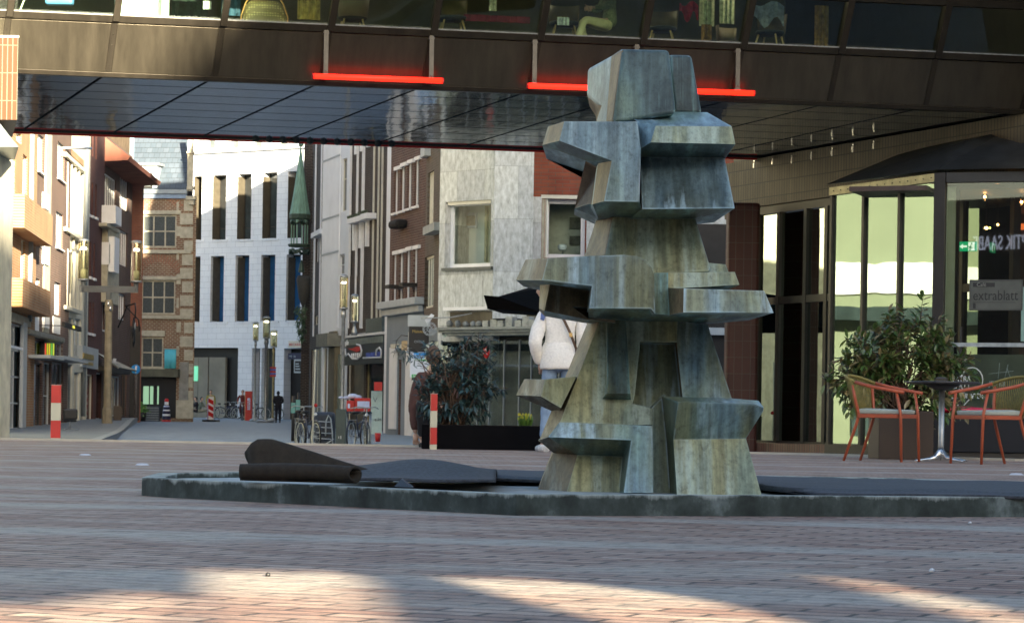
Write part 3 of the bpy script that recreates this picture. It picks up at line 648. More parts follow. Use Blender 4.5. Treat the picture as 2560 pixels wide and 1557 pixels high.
# loose cloths and counter
for (x0, y0, x1, y1, dy, c, nm, lab) in [
    (1160, 40, 1325, 56, .8, (.16, .01, .025), 'bench_rail', 'dark red rail running behind the middle bridge windows'),
    (1225, -20, 1240, 28, .5, (.75, .75, .6), 'price_tag', 'white paper tag hanging in the fifth bridge window'),
    (1395, 44, 1422, 64, .6, (.55, .6, .66), 'folded_paper', 'white folded paper lying by the chair left of the boots'),
    (1755, 62, 1778, 102, 1.6, (.40, .22, .07), 'wooden_box', 'small orange-brown wooden box on the bridge cafe floor'),
    (2038, 15, 2070, 116, 1.2, (.30, .17, .05), 'wooden_post', 'brown wooden post beside the rightmost clear bridge window'),
    (1750, 0, 1785, 66, 2.6, (.45, .45, .32), 'curtain_panel', 'pale striped curtain behind the wooden box in the bridge'),
    (1800, 0, 1835, 60, 2.8, (.42, .44, .33), 'curtain_panel', 'pale curtain behind the small black chair in the bridge'),
    (745, -20, 800, 50, 1.0, (.38, .27, .08), 'slatted_screen', 'yellow slatted screen right of the patterned handbag'),
    (555, -20, 600, 40, 1.0, (.06, .12, .22), 'denim_jacket', 'blue denim jacket hanging left of the patterned handbag'),
    (430, -10, 520, 44, 1.6, (.03, .04, .03), 'dark_cupboard', 'dark cupboard to the right of the white cabinet'),
    (1700, 10, 1745, 42, .85, (.45, .03, .05), 'red_cloth', 'red and white patterned cloth hanging off the chair above the sculpture'),
    (1880, 10, 1960, 56, .7, (.30, .33, .45), 'blue_scarf', 'pale blue and red scarf draped over the rightmost bridge chair'),
    (510, 4, 527, 24, .6, (.85, .85, .8), 'white_card', 'small bright white card at the right edge of the second bridge window')]:
    P = br.o + br.n * dy; f2 = Fr(P, P + br.u); a, b_, c0, c1 = f2.rect(x0, y0, x1, y1)
    bm = BM(); nx = 10
    vs = [[bm.verts.new((a + (b_ - a) * i / nx, .02 * math.sin(i * 2.1), c0 + (c1 - c0) * j)) for j in (0, 1)] for i in range(nx + 1)]
    if 'cloth' in nm or 'scarf' in nm:
        for i, col_ in enumerate(vs): col_[0].co.z += .10 * math.sin(i * .9 + 1); col_[1].co.z -= .05 * math.sin(i * .7)
    for i in range(nx): bm.faces.new((vs[i][0], vs[i + 1][0], vs[i + 1][1], vs[i][1]))
    o = mk(nm, bm, mat(nm + str(x0), c, .8, ns=14, amt=.45), solid=.03); o.location = (P.x, P.y, 0); o.rotation_euler = (0, 0, br.rz)
    tag(o, lab, nm.replace('_', ' '))
bm = BM(); L = inb(240, 1.6, 1.1)
# added, unseen warm lamps that brighten the inside of the bridge
for i, x in enumerate((300, 700, 1100, 1500, 1900)):
    t = thing('fill_lamp', 'added unseen ceiling lamp inside the bridge cafe, number %d from the left' % (i + 1), 'lamp', inb(x, 2.5, 1.9), 0)
    t['label'] = ['added unseen lamp inside the bridge above the white cabinet', 'added unseen lamp inside the bridge above the handbag', 'added unseen lamp inside the bridge above the red rail', 'added unseen lamp inside the bridge above the white boots', 'added unseen lamp inside the bridge above the draped scarf chair'][i]
    t['group'] = 'added lamps inside the bridge'
    bm = BM(); ball(bm, (0, 0, 0), .16, (1, 1, .6), 12); mk('lamp_shade', bm, emis('fill_lamp_glow', (1, .78, .5), 6), t)
    bm = BM(); tube(bm, [(0, 0, .1), (0, 0, .45)], .01, 6); mk('cord', bm, M_black, t)

# ================================================================= RIGHT BUILDING (under and beyond the bridge)
rb = Fr((4.2, 53.3), (4.2 + .416, 53.3 - .909))
rbo = rb.root('tiled_corner_building', 'dark building right of the square with a vertical-tiled band over a glazed entrance', 'building')
M_vtile = brick('vertical_beige_tile', (.085, .062, .036), (.11, .084, .05), (.02, .016, .012), .095, .30, .010, .6, off=0, stain=.35)
M_rtile = brick('maroon_tile', (.050, .010, .008), (.065, .014, .010), (.085, .07, .06), .16, .32, .006, .6, off=0, stain=.3)
def px(fr, x, y, off=0): return fr.px(x, y, off)
bm = BM(); bx(bm, .0, 24, 0, .28, 4.64, 5.60); bx(bm, .0, 24, .0, .28, 9.35, 13); mk('tiled_band', bm, M_vtile, rbo)
bm = BM(); bx(bm, .0, 24, .30, 16, 5.2, 13); mk('upper_storeys', bm, M_dark, rbo)
bm = BM(); bx(bm, .1, 24, .05, .5, 4.47, 4.63); mk('lintel', bm, M_black, rbo)
bm = BM(); bx(bm, .1, 24, -.45, .3, -.42, -.06); mk('plinth', bm, brick('plinth_tile', (.13, .05, .04), (.17, .10, .08), (.03, .03, .03), .09, .4, .01, .5, off=0), rbo)
M_gl2 = glass('entrance_glass', (.30, .38, .30), .30, .012, .035, 1.5, (.80, .95, .85))
xs = [1893, 1945, 2012, 2064]; ss = [rb.s(x, 800) for x in xs] + [rb.s(2064, 800) + k for k in (1.5, 3, 4.5, 6)]
zt = rb.z(2000, 745)
for a, b in zip(ss, ss[1:]):
    for (z0, z1) in ((-.02, zt - .09), (zt + .05, 4.44)):
        bm = BM(); bx(bm, a + .05, b - .05, .03, .045, z0, z1); mk('window_pane', bm, M_gl2, rbo)
for a in ss:
    bm = BM(); bx(bm, a - .055, a + .055, -.03, .12, -.06, 4.47); mk('mullion', bm, M_dark, rbo)
bm = BM(); bx(bm, ss[0] + .056, ss[-1], -.02, .08, zt - .09, zt + .05); bx(bm, ss[0] + .056, ss[-1], -.02, .08, -.06, -.02); mk('transom', bm, M_dark, rbo)
bm = BM(); bx(bm, 2.2, 16, 6, 6.1, -.3, 4.6); bx(bm, 2.2, 16, .55, 6, -.35, -.28); bx(bm, 2.2, 16, .55, 6, 4.45, 4.6); mk('lobby', bm, mat('lobby_wall', (.10, .07, .05), .7, ns=1), rbo)
# wall lamps
for i, (x, y) in enumerate([(1885, 413), (1931, 404), (1979, 401), (2028, 392), (2080, 382), (2132, 373), (2184, 365)]):
    s, z = rb.px(x, y, .1); t = thing('wall_lamp', 'x', 'lamp', (rb.o.x, rb.o.y, 0), rb.rz, 'small chrome lamps in a row on the tiled wall')
    t['label'] = 'chrome stick lamp on the tiled wall, ' + ['leftmost', 'second from the left', 'third from the left', 'middle one', 'third from the right', 'second from the right', 'rightmost'][i]
    bm = BM(); tube(bm, [(s, -.1, z - .06), (s, -.1, z + .06)], .007, 6); mk('stick', bm, emis('lamp_stick', (1, .85, .6), .03), t)
    bm = BM(); bx(bm, s - .02, s + .02, -.1, 0, z + .072, z + .092); bx(bm, s - .07, s - .055, -.08, -.07, z - .05, z + .05); mk('bracket', bm, M_chrome, t)
# tiled column
c = W(1852, 900, 51.2); col_ = thing('tiled_column', 'square maroon-tiled column right of the sculpture below the bridge', 'column', (c.x, c.y, 0), 0)
bm = BM(); bx(bm, -.31, .31, -.31, .31, -.3, 4.63); mk('shaft', bm, M_rtile, col_, bevel=.06)
bm = BM(); bx(bm, -.34, -.30, -.05, .05, 3.05, 3.3); mk('junction_box', bm, M_black, col_)

# ---- glass box (cafe pavilion)
fl = Fr((5.59, 46.0), (7.02, 43.0)); ff = Fr((7.02, 43.0), (8.75, 42.36))
pav = thing('cafe_pavilion', 'glass cafe pavilion with a dark hipped metal roof at the right edge', 'pavilion', (0, 0, 0))
def loc2w(fr, s, y, z):
    p = fr.o + fr.u * s + fr.n * y; return Vector((p.x, p.y, z))
def bxw(bm, fr, s0, s1, y0, y1, z0, z1):
    v = bx(bm, s0, s1, y0, y1, z0, z1)
    for q in v: q.co = loc2w(fr, q.co.x, q.co.y, q.co.z)
M_film = glass('left_pavilion_glass', (.62, .80, .68), .30, .012, .035, 1.5, (.82, .95, .84))
M_flute = glass('front_pavilion_glass', (.85, .86, .8), .02, .01)
ZT = 4.50
mx_ = [2078, 2156, 2246, 2341]
sl_ = [fl.s(x, 800) for x in mx_]; sl_[0] = .03; sl_[-1] = fl.L
for i in range(3):
    bm = BM(); bxw(bm, fl, sl_[i] + .04, sl_[i + 1] - .04, .02, .035, -.02, ZT - .14); mk('side_pane', bm, M_film, pav)
for s in sl_[:3]:
    bm = BM(); bxw(bm, fl, s - .035, s + .035, -.03, .07, -.05, ZT - .14); mk('side_mullion', bm, M_dark, pav)
M_brass = mat('weathered_brass_trim', (.30, .27, .17), .4, .6, ns=8)
bm = BM(); bxw(bm, fl, 0, fl.L - .06, -.05, .07, ZT - .138, ZT + .0); mk('head_beam', bm, M_brass, pav)
bm = BM()
for k in range(14): ball(bm, loc2w(fl, .15 + k * .23, -.055, ZT - .07), .012, seg=6)
mk('bolts', bm, M_dark, pav)
bm = BM(); bxw(bm, fl, 0, fl.L, -.06, .1, -.35, -.03); bxw(bm, ff, .0, 2.2, -.04, .1, -.35, -.03); mk('base_plinth', bm, M_dark, pav)
cp = [loc2w(fl, fl.L - .06, -.08, 0), loc2w(ff, .10, -.08, 0), loc2w(ff, .10, .08, 0), loc2w(fl, fl.L - .06, .08, 0)]
bm = BM(); prism(bm, [Vector((p.x, p.y, -.05)) for p in cp], (0, 0, ZT + .05)); mk('corner_post', bm, M_dark, pav)
bm = BM(); bxw(bm, ff, .11, 2.3, -.05, .06, ZT - .16, ZT + .0); mk('front_beam', bm, M_dark, pav)
bm = BM(); bxw(bm, ff, .12, 2.2, .02, .035, -.02, ZT - .17); mk('front_pane', bm, M_flute, pav)
bm = BM(); bxw(bm, ff, .12, 2.2, -.015, .045, ff.z(2450, 862) - .03, ff.z(2450, 862) + .035); mk('front_transom', bm, M_steel, pav)
bm = BM(); s0 = ff.s(2401, 900); bxw(bm, ff, s0 - .015, s0 + .015, .0, .045, -.02, ff.z(2450, 862) + .3); mk('door_edge', bm, M_black, pav)
bm = BM(); a0, a1 = ff.s(2358, 700, -.25), ff.s(2386, 700, -.25); bxw(bm, ff, a0, a1, .25, .3, -.02, ZT - .2); mk('curtain', bm, mat('pale_green_curtain', (.42, .52, .45), .7, ns=2, amt=.15), pav)
bm = BM(); z_c = ff.z(2450, 885); bxw(bm, ff, ff.s(2386, 950), 2.4, .12, .16, -.02, z_c); mk('lower_panel', bm, mat('grey_green_panel', (.105, .14, .135), .5, ns=1.5, amt=.25), pav)
# pavilion interior: back walls, ceiling, floor
bm = BM(); bxw(bm, ff, -.6, 6, 5.5, 5.6, -.3, ZT); bxw(bm, ff, -1.6, 6, .3, 5.5, ZT - .25, ZT - .17); mk('interior_shell', bm, mat('dark_cafe_wall', (.06, .035, .028), .5, ns=.8, amt=.5), pav)
bm = BM(); bxw(bm, ff, .3, 6, 5.44, 5.48, ff.z(2450, 575, -5.4), ff.z(2450, 560, -5.4)); mk('orange_cove', bm, emis('orange_cove_light', (1, .22, .06), .16), pav)
bm = BM(); bxw(bm, ff, .6, 6, 5.40, 5.43, ff.z(2450, 720, -5.4), ff.z(2450, 590, -5.4)); mk('red_wall', bm, mat('dark_red_panel', (.12, .012, .008), .5), pav)
bm = BM(); bxw(bm, ff, .5, .72, 5.3, 5.38, 1.9, 2.9); bxw(bm, ff, .86, 1.1, 5.3, 5.38, 1.9, 2.9); mk('back_window', bm, emis('daylit_window', (.35, .55, .6), .08), pav)
bm = BM(); bxw(bm, ff, 1.05, 2.6, 5.0, 5.2, -.02, 2.0); mk('green_counter', bm, mat('dark_green', (.01, .05, .03), .4), pav)
# added pale panel that paints a bright reflection into the left panes
bm = BM(); bxw(bm, fl, .1, fl.L - .2, .42, .46, -.02, ZT - .3); mk('reflection_panel', bm, mat('reflection_green', (.62, .72, .55), .8, ns=.9, amt=.2), pav)
bm = BM(); bxw(bm, fl, .05, fl.L - .14, .465, .50, -.02, ZT - .2); mk('reflection_panel_backing', bm, mat('dark_backing', (.03, .022, .02), .7), pav)  # hides the added bright panel from the front pane
# roof
rp = [W(2064, 462, 46.2), W(2343, 424, 42.95), W(2660, 420, 42.0), W(2640, 400, 46.5), W(2205, 430, 49.0)]
r1, r2 = W(2417, 352, 44.3), W(2519, 324, 44.9); r3 = W(2280, 372, 47.5)
bm = BM(); V = [bm.verts.new(p) for p in rp + [r1, r2, r3]]
for f in ((0, 1, 5, 7), (1, 2, 6, 5), (2, 3, 6), (3, 4, 7, 6), (4, 0, 7), (5, 6, 7), (4, 3, 2, 1, 0)): bm.faces.new([V[i] for i in f])
mk('hipped_roof', bm, mat('dark_zinc_roof', (.05, .055, .06), .4, .5, ns=3, amt=.4), pav)
# pendant lamps
for i, (x, y, dd) in enumerate([(2493, 466, 43.9), (2462, 492, 43.9), (2554, 505, 43.7), (2386, 561, 44.2), (2494, 547, 46.0), (2465, 547, 46.2), (2465, 570, 44.8), (2544, 579, 44.6), (2515, 620, 44.4), (2303, 551, 45.2)]):
    p = W(x, y, dd); t = thing('pendant_lamp', 'x', 'lamp', p, 0, 'glass pendant lamps in the cafe pavilion')
    t['label'] = 'glowing glass globe lamp in the pavilion, ' + ['highest one, reddish', 'high one just left of the highest', 'at the right edge near the top', 'lowest left one beside the pale curtain', 'small one right in the orange strip', 'small one left in the orange strip', 'just under the middle of the orange strip', 'under the orange strip at the right edge', 'lowest one, over the mirrored lettering', 'lone one behind the side panes'][i]
    bm = BM(); ball(bm, (0, 0, 0), .022, seg=8); mk('bulb', bm, emis('warm_bulb', (1, .62, .28), 12), t)
    bm = BM(); lathe(bm, [(.03, -.06), (.062, -.03), (.065, .01), (.03, .05)], (0, 0, 0), 12); mk('globe', bm, glass('smoked_glass', (.75, .55, .4), .08), t)
    bm = BM(); tube(bm, [(0, 0, .05), (0, 0, 4.3 - p.z)], .004, 5); mk('cord', bm, M_black, t)
# exit sign (hangs inside)
fe = Fr(ff.o + ff.n * 2.0, ff.o + ff.n * 2.0 + ff.u)
a, b, c0, c1 = fe.rect(2393, 604, 2442, 628)
t = fe.root('exit_sign', 'green and white emergency exit sign with a running figure and left arrow', 'sign')
bm = BM(); bx(bm, a, b, 0, .04, c0, c1); mk('sign_box', bm, emis('exit_green', (.0, .30, .12), .2), t)
wm = emis('exit_white', (.8, 1, .85), .18); h = c1 - c0; m_ = (c0 + c1) / 2
bm = BM(); prism(bm, [(a + .04, -.004, m_), (a + .10, -.004, m_ + h * .28), (a + .10, -.004, m_ + h * .1), (a + .17, -.004, m_ + h * .1), (a + .17, -.004, m_ - h * .1), (a + .10, -.004, m_ - h * .1), (a + .10, -.004, m_ - h * .28)], (0, .003, 0)); mk('arrow', bm, wm, t)
q = a + .19; bm = BM(); bx(bm, q, q + .11, -.004, -.001, c0 + .01, c1 - .01); mk('door_symbol', bm, wm, t)
bm = BM(); ball(bm, (q + .06, -.008, c1 - .035), .013, (1, .3, 1), 8)
for A, B in (((.055, .045), (.035, .085)), ((.035, .085), (.0, .075)), ((.04, .08), (.075, .1)), ((.035, .085), (.05, .12)), ((.05, .12), (.02, .145)), ((.035, .085), (.01, .12))):
    tube(bm, [(q + A[0], -.008, c1 - .01 - A[1]), (q + B[0], -.008, c1 - .01 - B[1])], .008, 5)
mk('running_figure', bm, emis('exit_green2', (.0, .25, .1), .1), t)
# cafe sign on the glass
a, b, c0, c1 = ff.rect(2423, 699, 2557, 776, .02)
t = ff.root('window_sign', 'framed grey window sign reading extrablatt on the pavilion front glass', 'sign')
bm = BM(); bx(bm, a, b, -.02, -.012, c0, c1); mk('backing', bm, mat('sign_backing', (.075, .08, .07), .5), t)
bm = BM()
for q in ((a + .01, b - .01, c0 + .01, c0 + .018), (a + .01, b - .01, c1 - .018, c1 - .01), (a + .01, a + .018, c0 + .018, c1 - .018), (b - .018, b - .01, c0 + .018, c1 - .018)): bx(bm, q[0], q[1], -.026, -.021, q[2], q[3])
bx(bm, a + .06, b - .12, -.026, -.021, c0 + .13, c0 + .137); mk('border', bm, M_black, t)
bm = BM(); bx(bm, a + .06, a + .42, -.026, -.021, c1 - .12, c1 - .05); mk('cafe_plate', bm, M_black, t)
textmesh('lettering', 'Café', .085, mat('sign_grey', (.2, .2, .18), .5), t, (a + .12, -.028, c1 - .11))
textmesh('lettering', 'extrablatt', .235, M_black, t, (a + .06, -.024, c0 + .17), sx=.80)
bm = BM(); bx(bm, a + .065, a + .11, -.026, -.021, c0 + .03, c0 + .12); mk('mark', bm, M_black, t)
# heart decal and chalk writing
t = ff.root('window_decal', 'white outline heart with the words LOVES MÜNSTER on the pavilion door glass', 'decal')
cx_, cz_ = ff.px(2403, 962, .02); pts = []
for k in range(41):
    u = k / 40 * 2 * math.pi; X = 16 * math.sin(u) ** 3; Z = 13 * math.cos(u) - 5 * math.cos(2 * u) - 2 * math.cos(3 * u) - math.cos(4 * u)
    pts.append((cx_ + X * .022, -.012, cz_ + Z * .025 - .01))
M_chalk = mat('white_decal', (.62, .66, .66), .6)
bm = BM(); tube(bm, pts[:19] + [], .009, 5); tube(bm, pts[22:], .009, 5); mk('heart_outline', bm, M_chalk, t)
for s_, zz, sz in (('EXTRA', .06, .13), ('BLATT', -.07, .13), ('LOVES MÜNSTER', -.22, .12)):
    textmesh('lettering', s_, sz, M_chalk, t, (cx_, -.014, cz_ + zz), align='CENTER', sx=.8)
t = ff.root('chalk_drawing', 'faint white chalk lines and the letters JEU on the pavilion glass right of the heart', 'drawing')
s1, z1 = ff.px(2510, 965, .02); textmesh('lettering', 'JEU DI', .12, mat('faint_chalk', (.25, .32, .32), .7), t, (s1 - .25, -.014, z1), sx=.8)
bm = BM()
for A, B in (((-.25, .2), (.15, .25)), ((-.1, .12), (-.08, .38)), ((0, .1), (.06, .36)), ((.1, .14), (.04, .3)), ((-.1, -.12), (-.2, -.3))): tube(bm, [(s1 + A[0], -.012, z1 + A[1]), (s1 + B[0], -.012, z1 + B[1])], .004, 4)
mk('chalk_lines', bm, mat('faint_chalk', (.25, .32, .32), .7), t)

# ---- left tile pier
pf = Fr((W(44, 200, 38).x - 3, 38), (W(44, 200, 38).x, 38))
t = pf.root('tiled_pier', 'orange-tiled hanging pier at the left edge of the picture below the bridge', 'pier')
z0, z1 = W(42, 300, 38).z, W(42, 90, 38).z
M_otile = brick('orange_tile', (.085, .026, .006), (.10, .034, .009), (.13, .12, .08), .075, .405, .008, .35, off=0, stain=.25)
bm = BM(); bx(bm, 0, 3, 0, 2.4, z0, z1 - .03); skew(bm, .22); mk('tile_cladding', bm, M_otile, t)
bm = BM(); bx(bm, -.02, 3.01, -.015, 2.45, z1 - .029, z1); skew(bm, .22); mk('coping', bm, M_offw, t)
bm = BM(); zz = W(48, 368, 38).z; v = bx(bm, 0, 3.03, 0, 2, zz, z0 - .005)
for q in v:
    if q.co.z > zz + .01: q.co.x = min(q.co.x, 3.0 - .28); q.co.y += .1
skew(bm, .22); mk('zinc_skirt', bm, mat('grey_zinc', (.16, .19, .19), .4, .5), t)
bm = BM(); bx(bm, 0, 2.5, .8, 2.4, -.3, zz); mk('wall_below', bm, mat('cream_render', (.62, .58, .45), .8), t)

# ================================================================= UNSEEN AND ADDED BLOCKS OUT OF FRAME (they cast the shade and fill the reflections)
t = thing('sun_patch_wall', 'unseen brick wall added behind the viewpoint, its holes shaped to cast sun patches', 'wall', (0, -4, 0))  # added, unseen; holes cut to let sun patches onto the paving
def shade(xg, yg):
    k = (yg + 4) / -SUNV.y; return xg + SUNV.x * k, SUNV.z * k
holes = []
lit = [[(3.2, -2.6, -.50), (4.5, -2.6, -.55), (4.56, -.80, -.56), (4.86, -.70, -.60)],
       [(3.3, -.42, -.14), (4.3, -.50, -.20), (5.62, -.655, -.33)],
       [(3.4, .50, .80), (4.5, .13, .47), (5.0, -.01, .36), (5.3, -.09, .20), (5.48, -.12, .06)],
       [(3.8, 1.0, 1.12), (4.5, .83, .93), (5.0, .78, .885), (5.7, .68, .77)]]
def lerp_tab(tab, d):
    for p, q in zip(tab, tab[1:]):
        if d <= q[0]: u = (d - p[0]) / (q[0] - p[0]); return p[1] + (q[1] - p[1]) * u, p[2] + (q[2] - p[2]) * u
    return tab[-1][1:]
for tab in lit:
    d = tab[0][0]; st = .12
    while d < tab[-1][0] - .01:
        e = min(d + st, tab[-1][0]); x0, x1 = lerp_tab(tab, (d + e) / 2); xa, z0 = shade(x0, d); xa, _ = shade(x0, (d + e) / 2); xb, _ = shade(x1, (d + e) / 2); _, z1 = shade(0, e); holes.append((xa, xb, z0, z1)); d = e
bm = BM(); wallgrid(bm, -1.2, 9.5, -.5, 6.4, holes, .001); mk('wall', bm, brick('behind_brick', (.22, .10, .06), (.28, .14, .09), (.3, .28, .25)), t)
t = thing('shade_slab', 'unseen stepped slab added far behind the viewpoint to shape the shade', 'building', (0, -60, 0))  # added, unseen; stepped outline shaped to throw shade on bridge and street
bm = BM(); prism(bm, [(26.3, 0, -.5), (26.3, 0, 26), (31, 0, 28), (36.5, 0, 34), (38, 0, 37.5), (39, 0, 39.3), (43, 0, 42), (45.2, 0, 48), (47.5, 0, 54), (60, 0, 57), (70, 0, 57), (70, 0, -.5)], (0, -.6, 0)); mk('wall', bm, mat('shade_slab_render', (.40, .38, .34), .85, ns=.2), t)
e = thing('side_house', 'sunlit pale house beyond the left edge of the square', 'building', (-25.5, 49, 0), R(-24))
bm = BM(); bx(bm, -12, 0, 0, 15, -.5, 17, 2); bx(bm, -.1, .12, 0, 15, 4.1, 5.0, 3); bx(bm, -.1, .9, 0, 15, 3.3, 3.7, 1)
for k in range(4): bx(bm, -.1, .06, 1.2 + k * 3.6, 2.6 + k * 3.6, 0, 3.0, 1)
mk('wall', bm, [mat('side_brick', (.16, .09, .06), .85, ns=.4, amt=.2), M_pane, mat('warm_pale_render', (.19, .22, .16), .85, ns=.4, amt=.12), M_white], e)

for k, (x0, x1, y0, y1, h, lab) in enumerate([(-110, 120, -86, -72, 13.5, 'long row of houses added unseen far behind the viewpoint, blocking horizon glow'), (-75, -62, -70, 90, 13, 'row of houses added unseen far to the left, blocking horizon glow'), (66, 78, -70, 90, 15, 'row of houses added unseen far to the right, blocking horizon glow')]):  # added, unseen rows that block the low sky glow
    t = thing('horizon_blocker', lab, 'building', (x0, y0, 0)); bm = BM(); bx(bm, 0, x1 - x0, 0, y1 - y0, -.6, h); mk('wall', bm, mat('row_brick', (.13, .085, .065), .85, ns=.15, amt=.4), t)
# ================================================================= TERRACE FURNITURE (right foreground)
M_oran = mat('terracotta_frame', (.40, .085, .035), .4, amt=.08)
M_cord = mat('olive_cord', (.20, .165, .045), .75, ns=40, amt=.3)
M_cush = mat('pale_cushion', (.38, .42, .37), .8, amt=.08)
def terrace_chair():
    t = thing('terrace_chair', 'x', 'chair', group='terracotta terrace chairs with olive cord backs')
    fr_ = M_oran; r = .0145
    for sx in (-1, 1):
        bm = BM(); tube(bm, [(sx * .24, -.25, 0), (sx * .235, -.235, .43), (sx * .25, -.20, .63)], [.0125, r, .0125], 10); mk('front_leg', bm, fr_, t)
        bm = BM(); tube(bm, [(sx * .215, .31, 0), (sx * .20, .20, .33), (sx * .20, .175, .42), (sx * .235, .20, .56), (sx * .255, .22, .69)], [.0125, r, r, r, .0125], 10); mk('rear_leg', bm, fr_, t)
        bm = BM(); tube(bm, [(sx * .245, -.27, .625), (sx * .265, -.15, .645), (sx * .275, .05, .68), (sx * .265, .19, .715)], .016, 10); mk('armrest', bm, fr_, t)
    bm = BM(); tube(bm, [(-.265, .19, .715), (-.235, .28, .75), (-.13, .335, .775), (0, .35, .78), (.13, .335, .775), (.235, .28, .75), (.265, .19, .715)], .0145, 10); mk('back_rail', bm, M_cord, t)
    bm = BM(); bx(bm, -.215, .215, -.235, -.205, .395, .43); bx(bm, -.20, .20, .175, .205, .395, .43); bx(bm, -.225, -.197, -.205, .175, .395, .43); bx(bm, .197, .225, -.205, .175, .395, .43); mk('seat_frame', bm, fr_, t, bevel=.004)
    top = []
    for k in range(31):
        u = -1 + 2 * k / 30; a = u * R(100); top.append(Vector((.262 * math.sin(a) / math.sin(R(100)) * (1 if abs(u) > .9 else 1), .20 + .15 * (math.cos(a) + .17) / 1.17, .715 + .065 * (math.cos(a) + .17) / 1.17)))
    for k in range(31):
        u = -1 + 2 * k / 30
        if k % 1 == 0:
            A = top[k]; B = Vector((.205 * u, .195 + .035 * (1 - u * u), .40)); bm = BM()
            if k == 0: bmc = BM()
            tube(bmc, [A, A.lerp(B, .5) + Vector((0, .012, 0)), B], .0052, 5); bm.free()
    mk('cord_back', bmc, M_cord, t)
    bm = BM(); V = []
    for i in range(13):
        for j in range(13):
            x = -.21 + .42 * i / 12; y = -.22 + .42 * j / 12; e = min(i, 12 - i, j, 12 - j) / 12
            V.append((x, y, .468 + .010 * math.sin(min(1, e * 6) * math.pi / 2) + .004 * math.sin(y * 14)))
    vt = [bm.verts.new(v) for v in V]; vb = [bm.verts.new((v[0] * .97, v[1] * .97, .432)) for v in V]
    for i in range(12):
        for j in range(12):
            q = (i * 13 + j, (i + 1) * 13 + j, (i + 1) * 13 + j + 1, i * 13 + j + 1); bm.faces.new([vt[k] for k in q]).smooth = True; bm.faces.new([vb[k] for k in q[::-1]])
    ed = [i * 13 for i in range(13)] + [12 * 13 + j for j in range(1, 13)] + [i * 13 + 12 for i in range(11, -1, -1)] + [j for j in range(11, 0, -1)]
    for a, b in zip(ed, ed[1:] + ed[:1]): bm.faces.new((vt[a], vt[b], vb[b], vb[a])).smooth = True
    mk('seat_cushion', bm, M_cush, t, bevel=.006)
    return t
ch = terrace_chair()
# foot pixels: left chair between 2124..2305
pl = G(2212, 1153); ch.location = (pl.x, pl.y + .05, 0); ch.rotation_euler = (0, 0, R(62)); ch['label'] = 'terracotta chair with olive cord back left of the round table, facing right'
p2 = G(2478, 1160); dup(ch, (p2.x, p2.y + .08, 0), R(-66), 'terracotta chair with olive cord back right of the round table, at the picture edge')
# table
tp = G(2352, 1153); tb = thing('bistro_table', 'round dark-topped bistro table on a polished four-footed steel pedestal', 'table', (tp.x, tp.y, 0), R(12))
bm = BM(); lathe(bm, [(.30, .722), (.352, .728), (.355, .738), (.35, .742), (.0, .742)], (0, 0, 0), 48); mk('table_top', bm, mat('dark_laminate', (.05, .05, .055), .35, amt=.1), tb)
bm = BM(); lathe(bm, [(.06, .665), (.12, .69), (.18, .72)], (0, 0, 0), 24); mk('mounting_plate', bm, M_black, tb)
bm = BM(); lathe(bm, [(.030, .10), (.027, .14), (.027, .67)], (0, 0, 0), 20); mk('pedestal', bm, M_steel, tb)
for k in range(4):
    a = k * math.pi / 2 + .35; d_ = Vector((math.cos(a), math.sin(a), 0)); s_ = Vector((-math.sin(a), math.cos(a), 0)); bm = BM(); P = []
    for (r_, z, wd, th) in ((.0, .17, .030, .16), (.04, .10, .028, .09), (.09, .055, .024, .04), (.18, .035, .02, .025), (.29, .022, .018, .02), (.31, .012, .016, .012)):
        P.append([bm.verts.new(d_ * r_ + s_ * (wd * q[0]) + Vector((0, 0, z if q[1] else max(.0, z - th)))) for q in ((-1, 0), (1, 0), (.6, 1), (-.6, 1))])
    for A, B in zip(P, P[1:]):
        for q in range(4): bm.faces.new((A[q], A[(q + 1) % 4], B[(q + 1) % 4], B[q])).smooth = True
    bm.faces.new(P[0][::-1]); bm.faces.new(P[-1]); mk('foot', bm, M_chrome, tb)
ash = thing('napkin_box', 'small black box standing on the bistro table', 'box', (tp.x - .01, tp.y, .742)); bm = BM(); bx(bm, -.055, .055, -.04, .04, 0, .035); mk('tray', bm, M_black, ash, bevel=.004)
bm = BM(); bx(bm, -.04, .04, -.03, .03, .036, .042); mk('lid', bm, mat('dark_blue_lid', (.03, .05, .10), .4), ash)
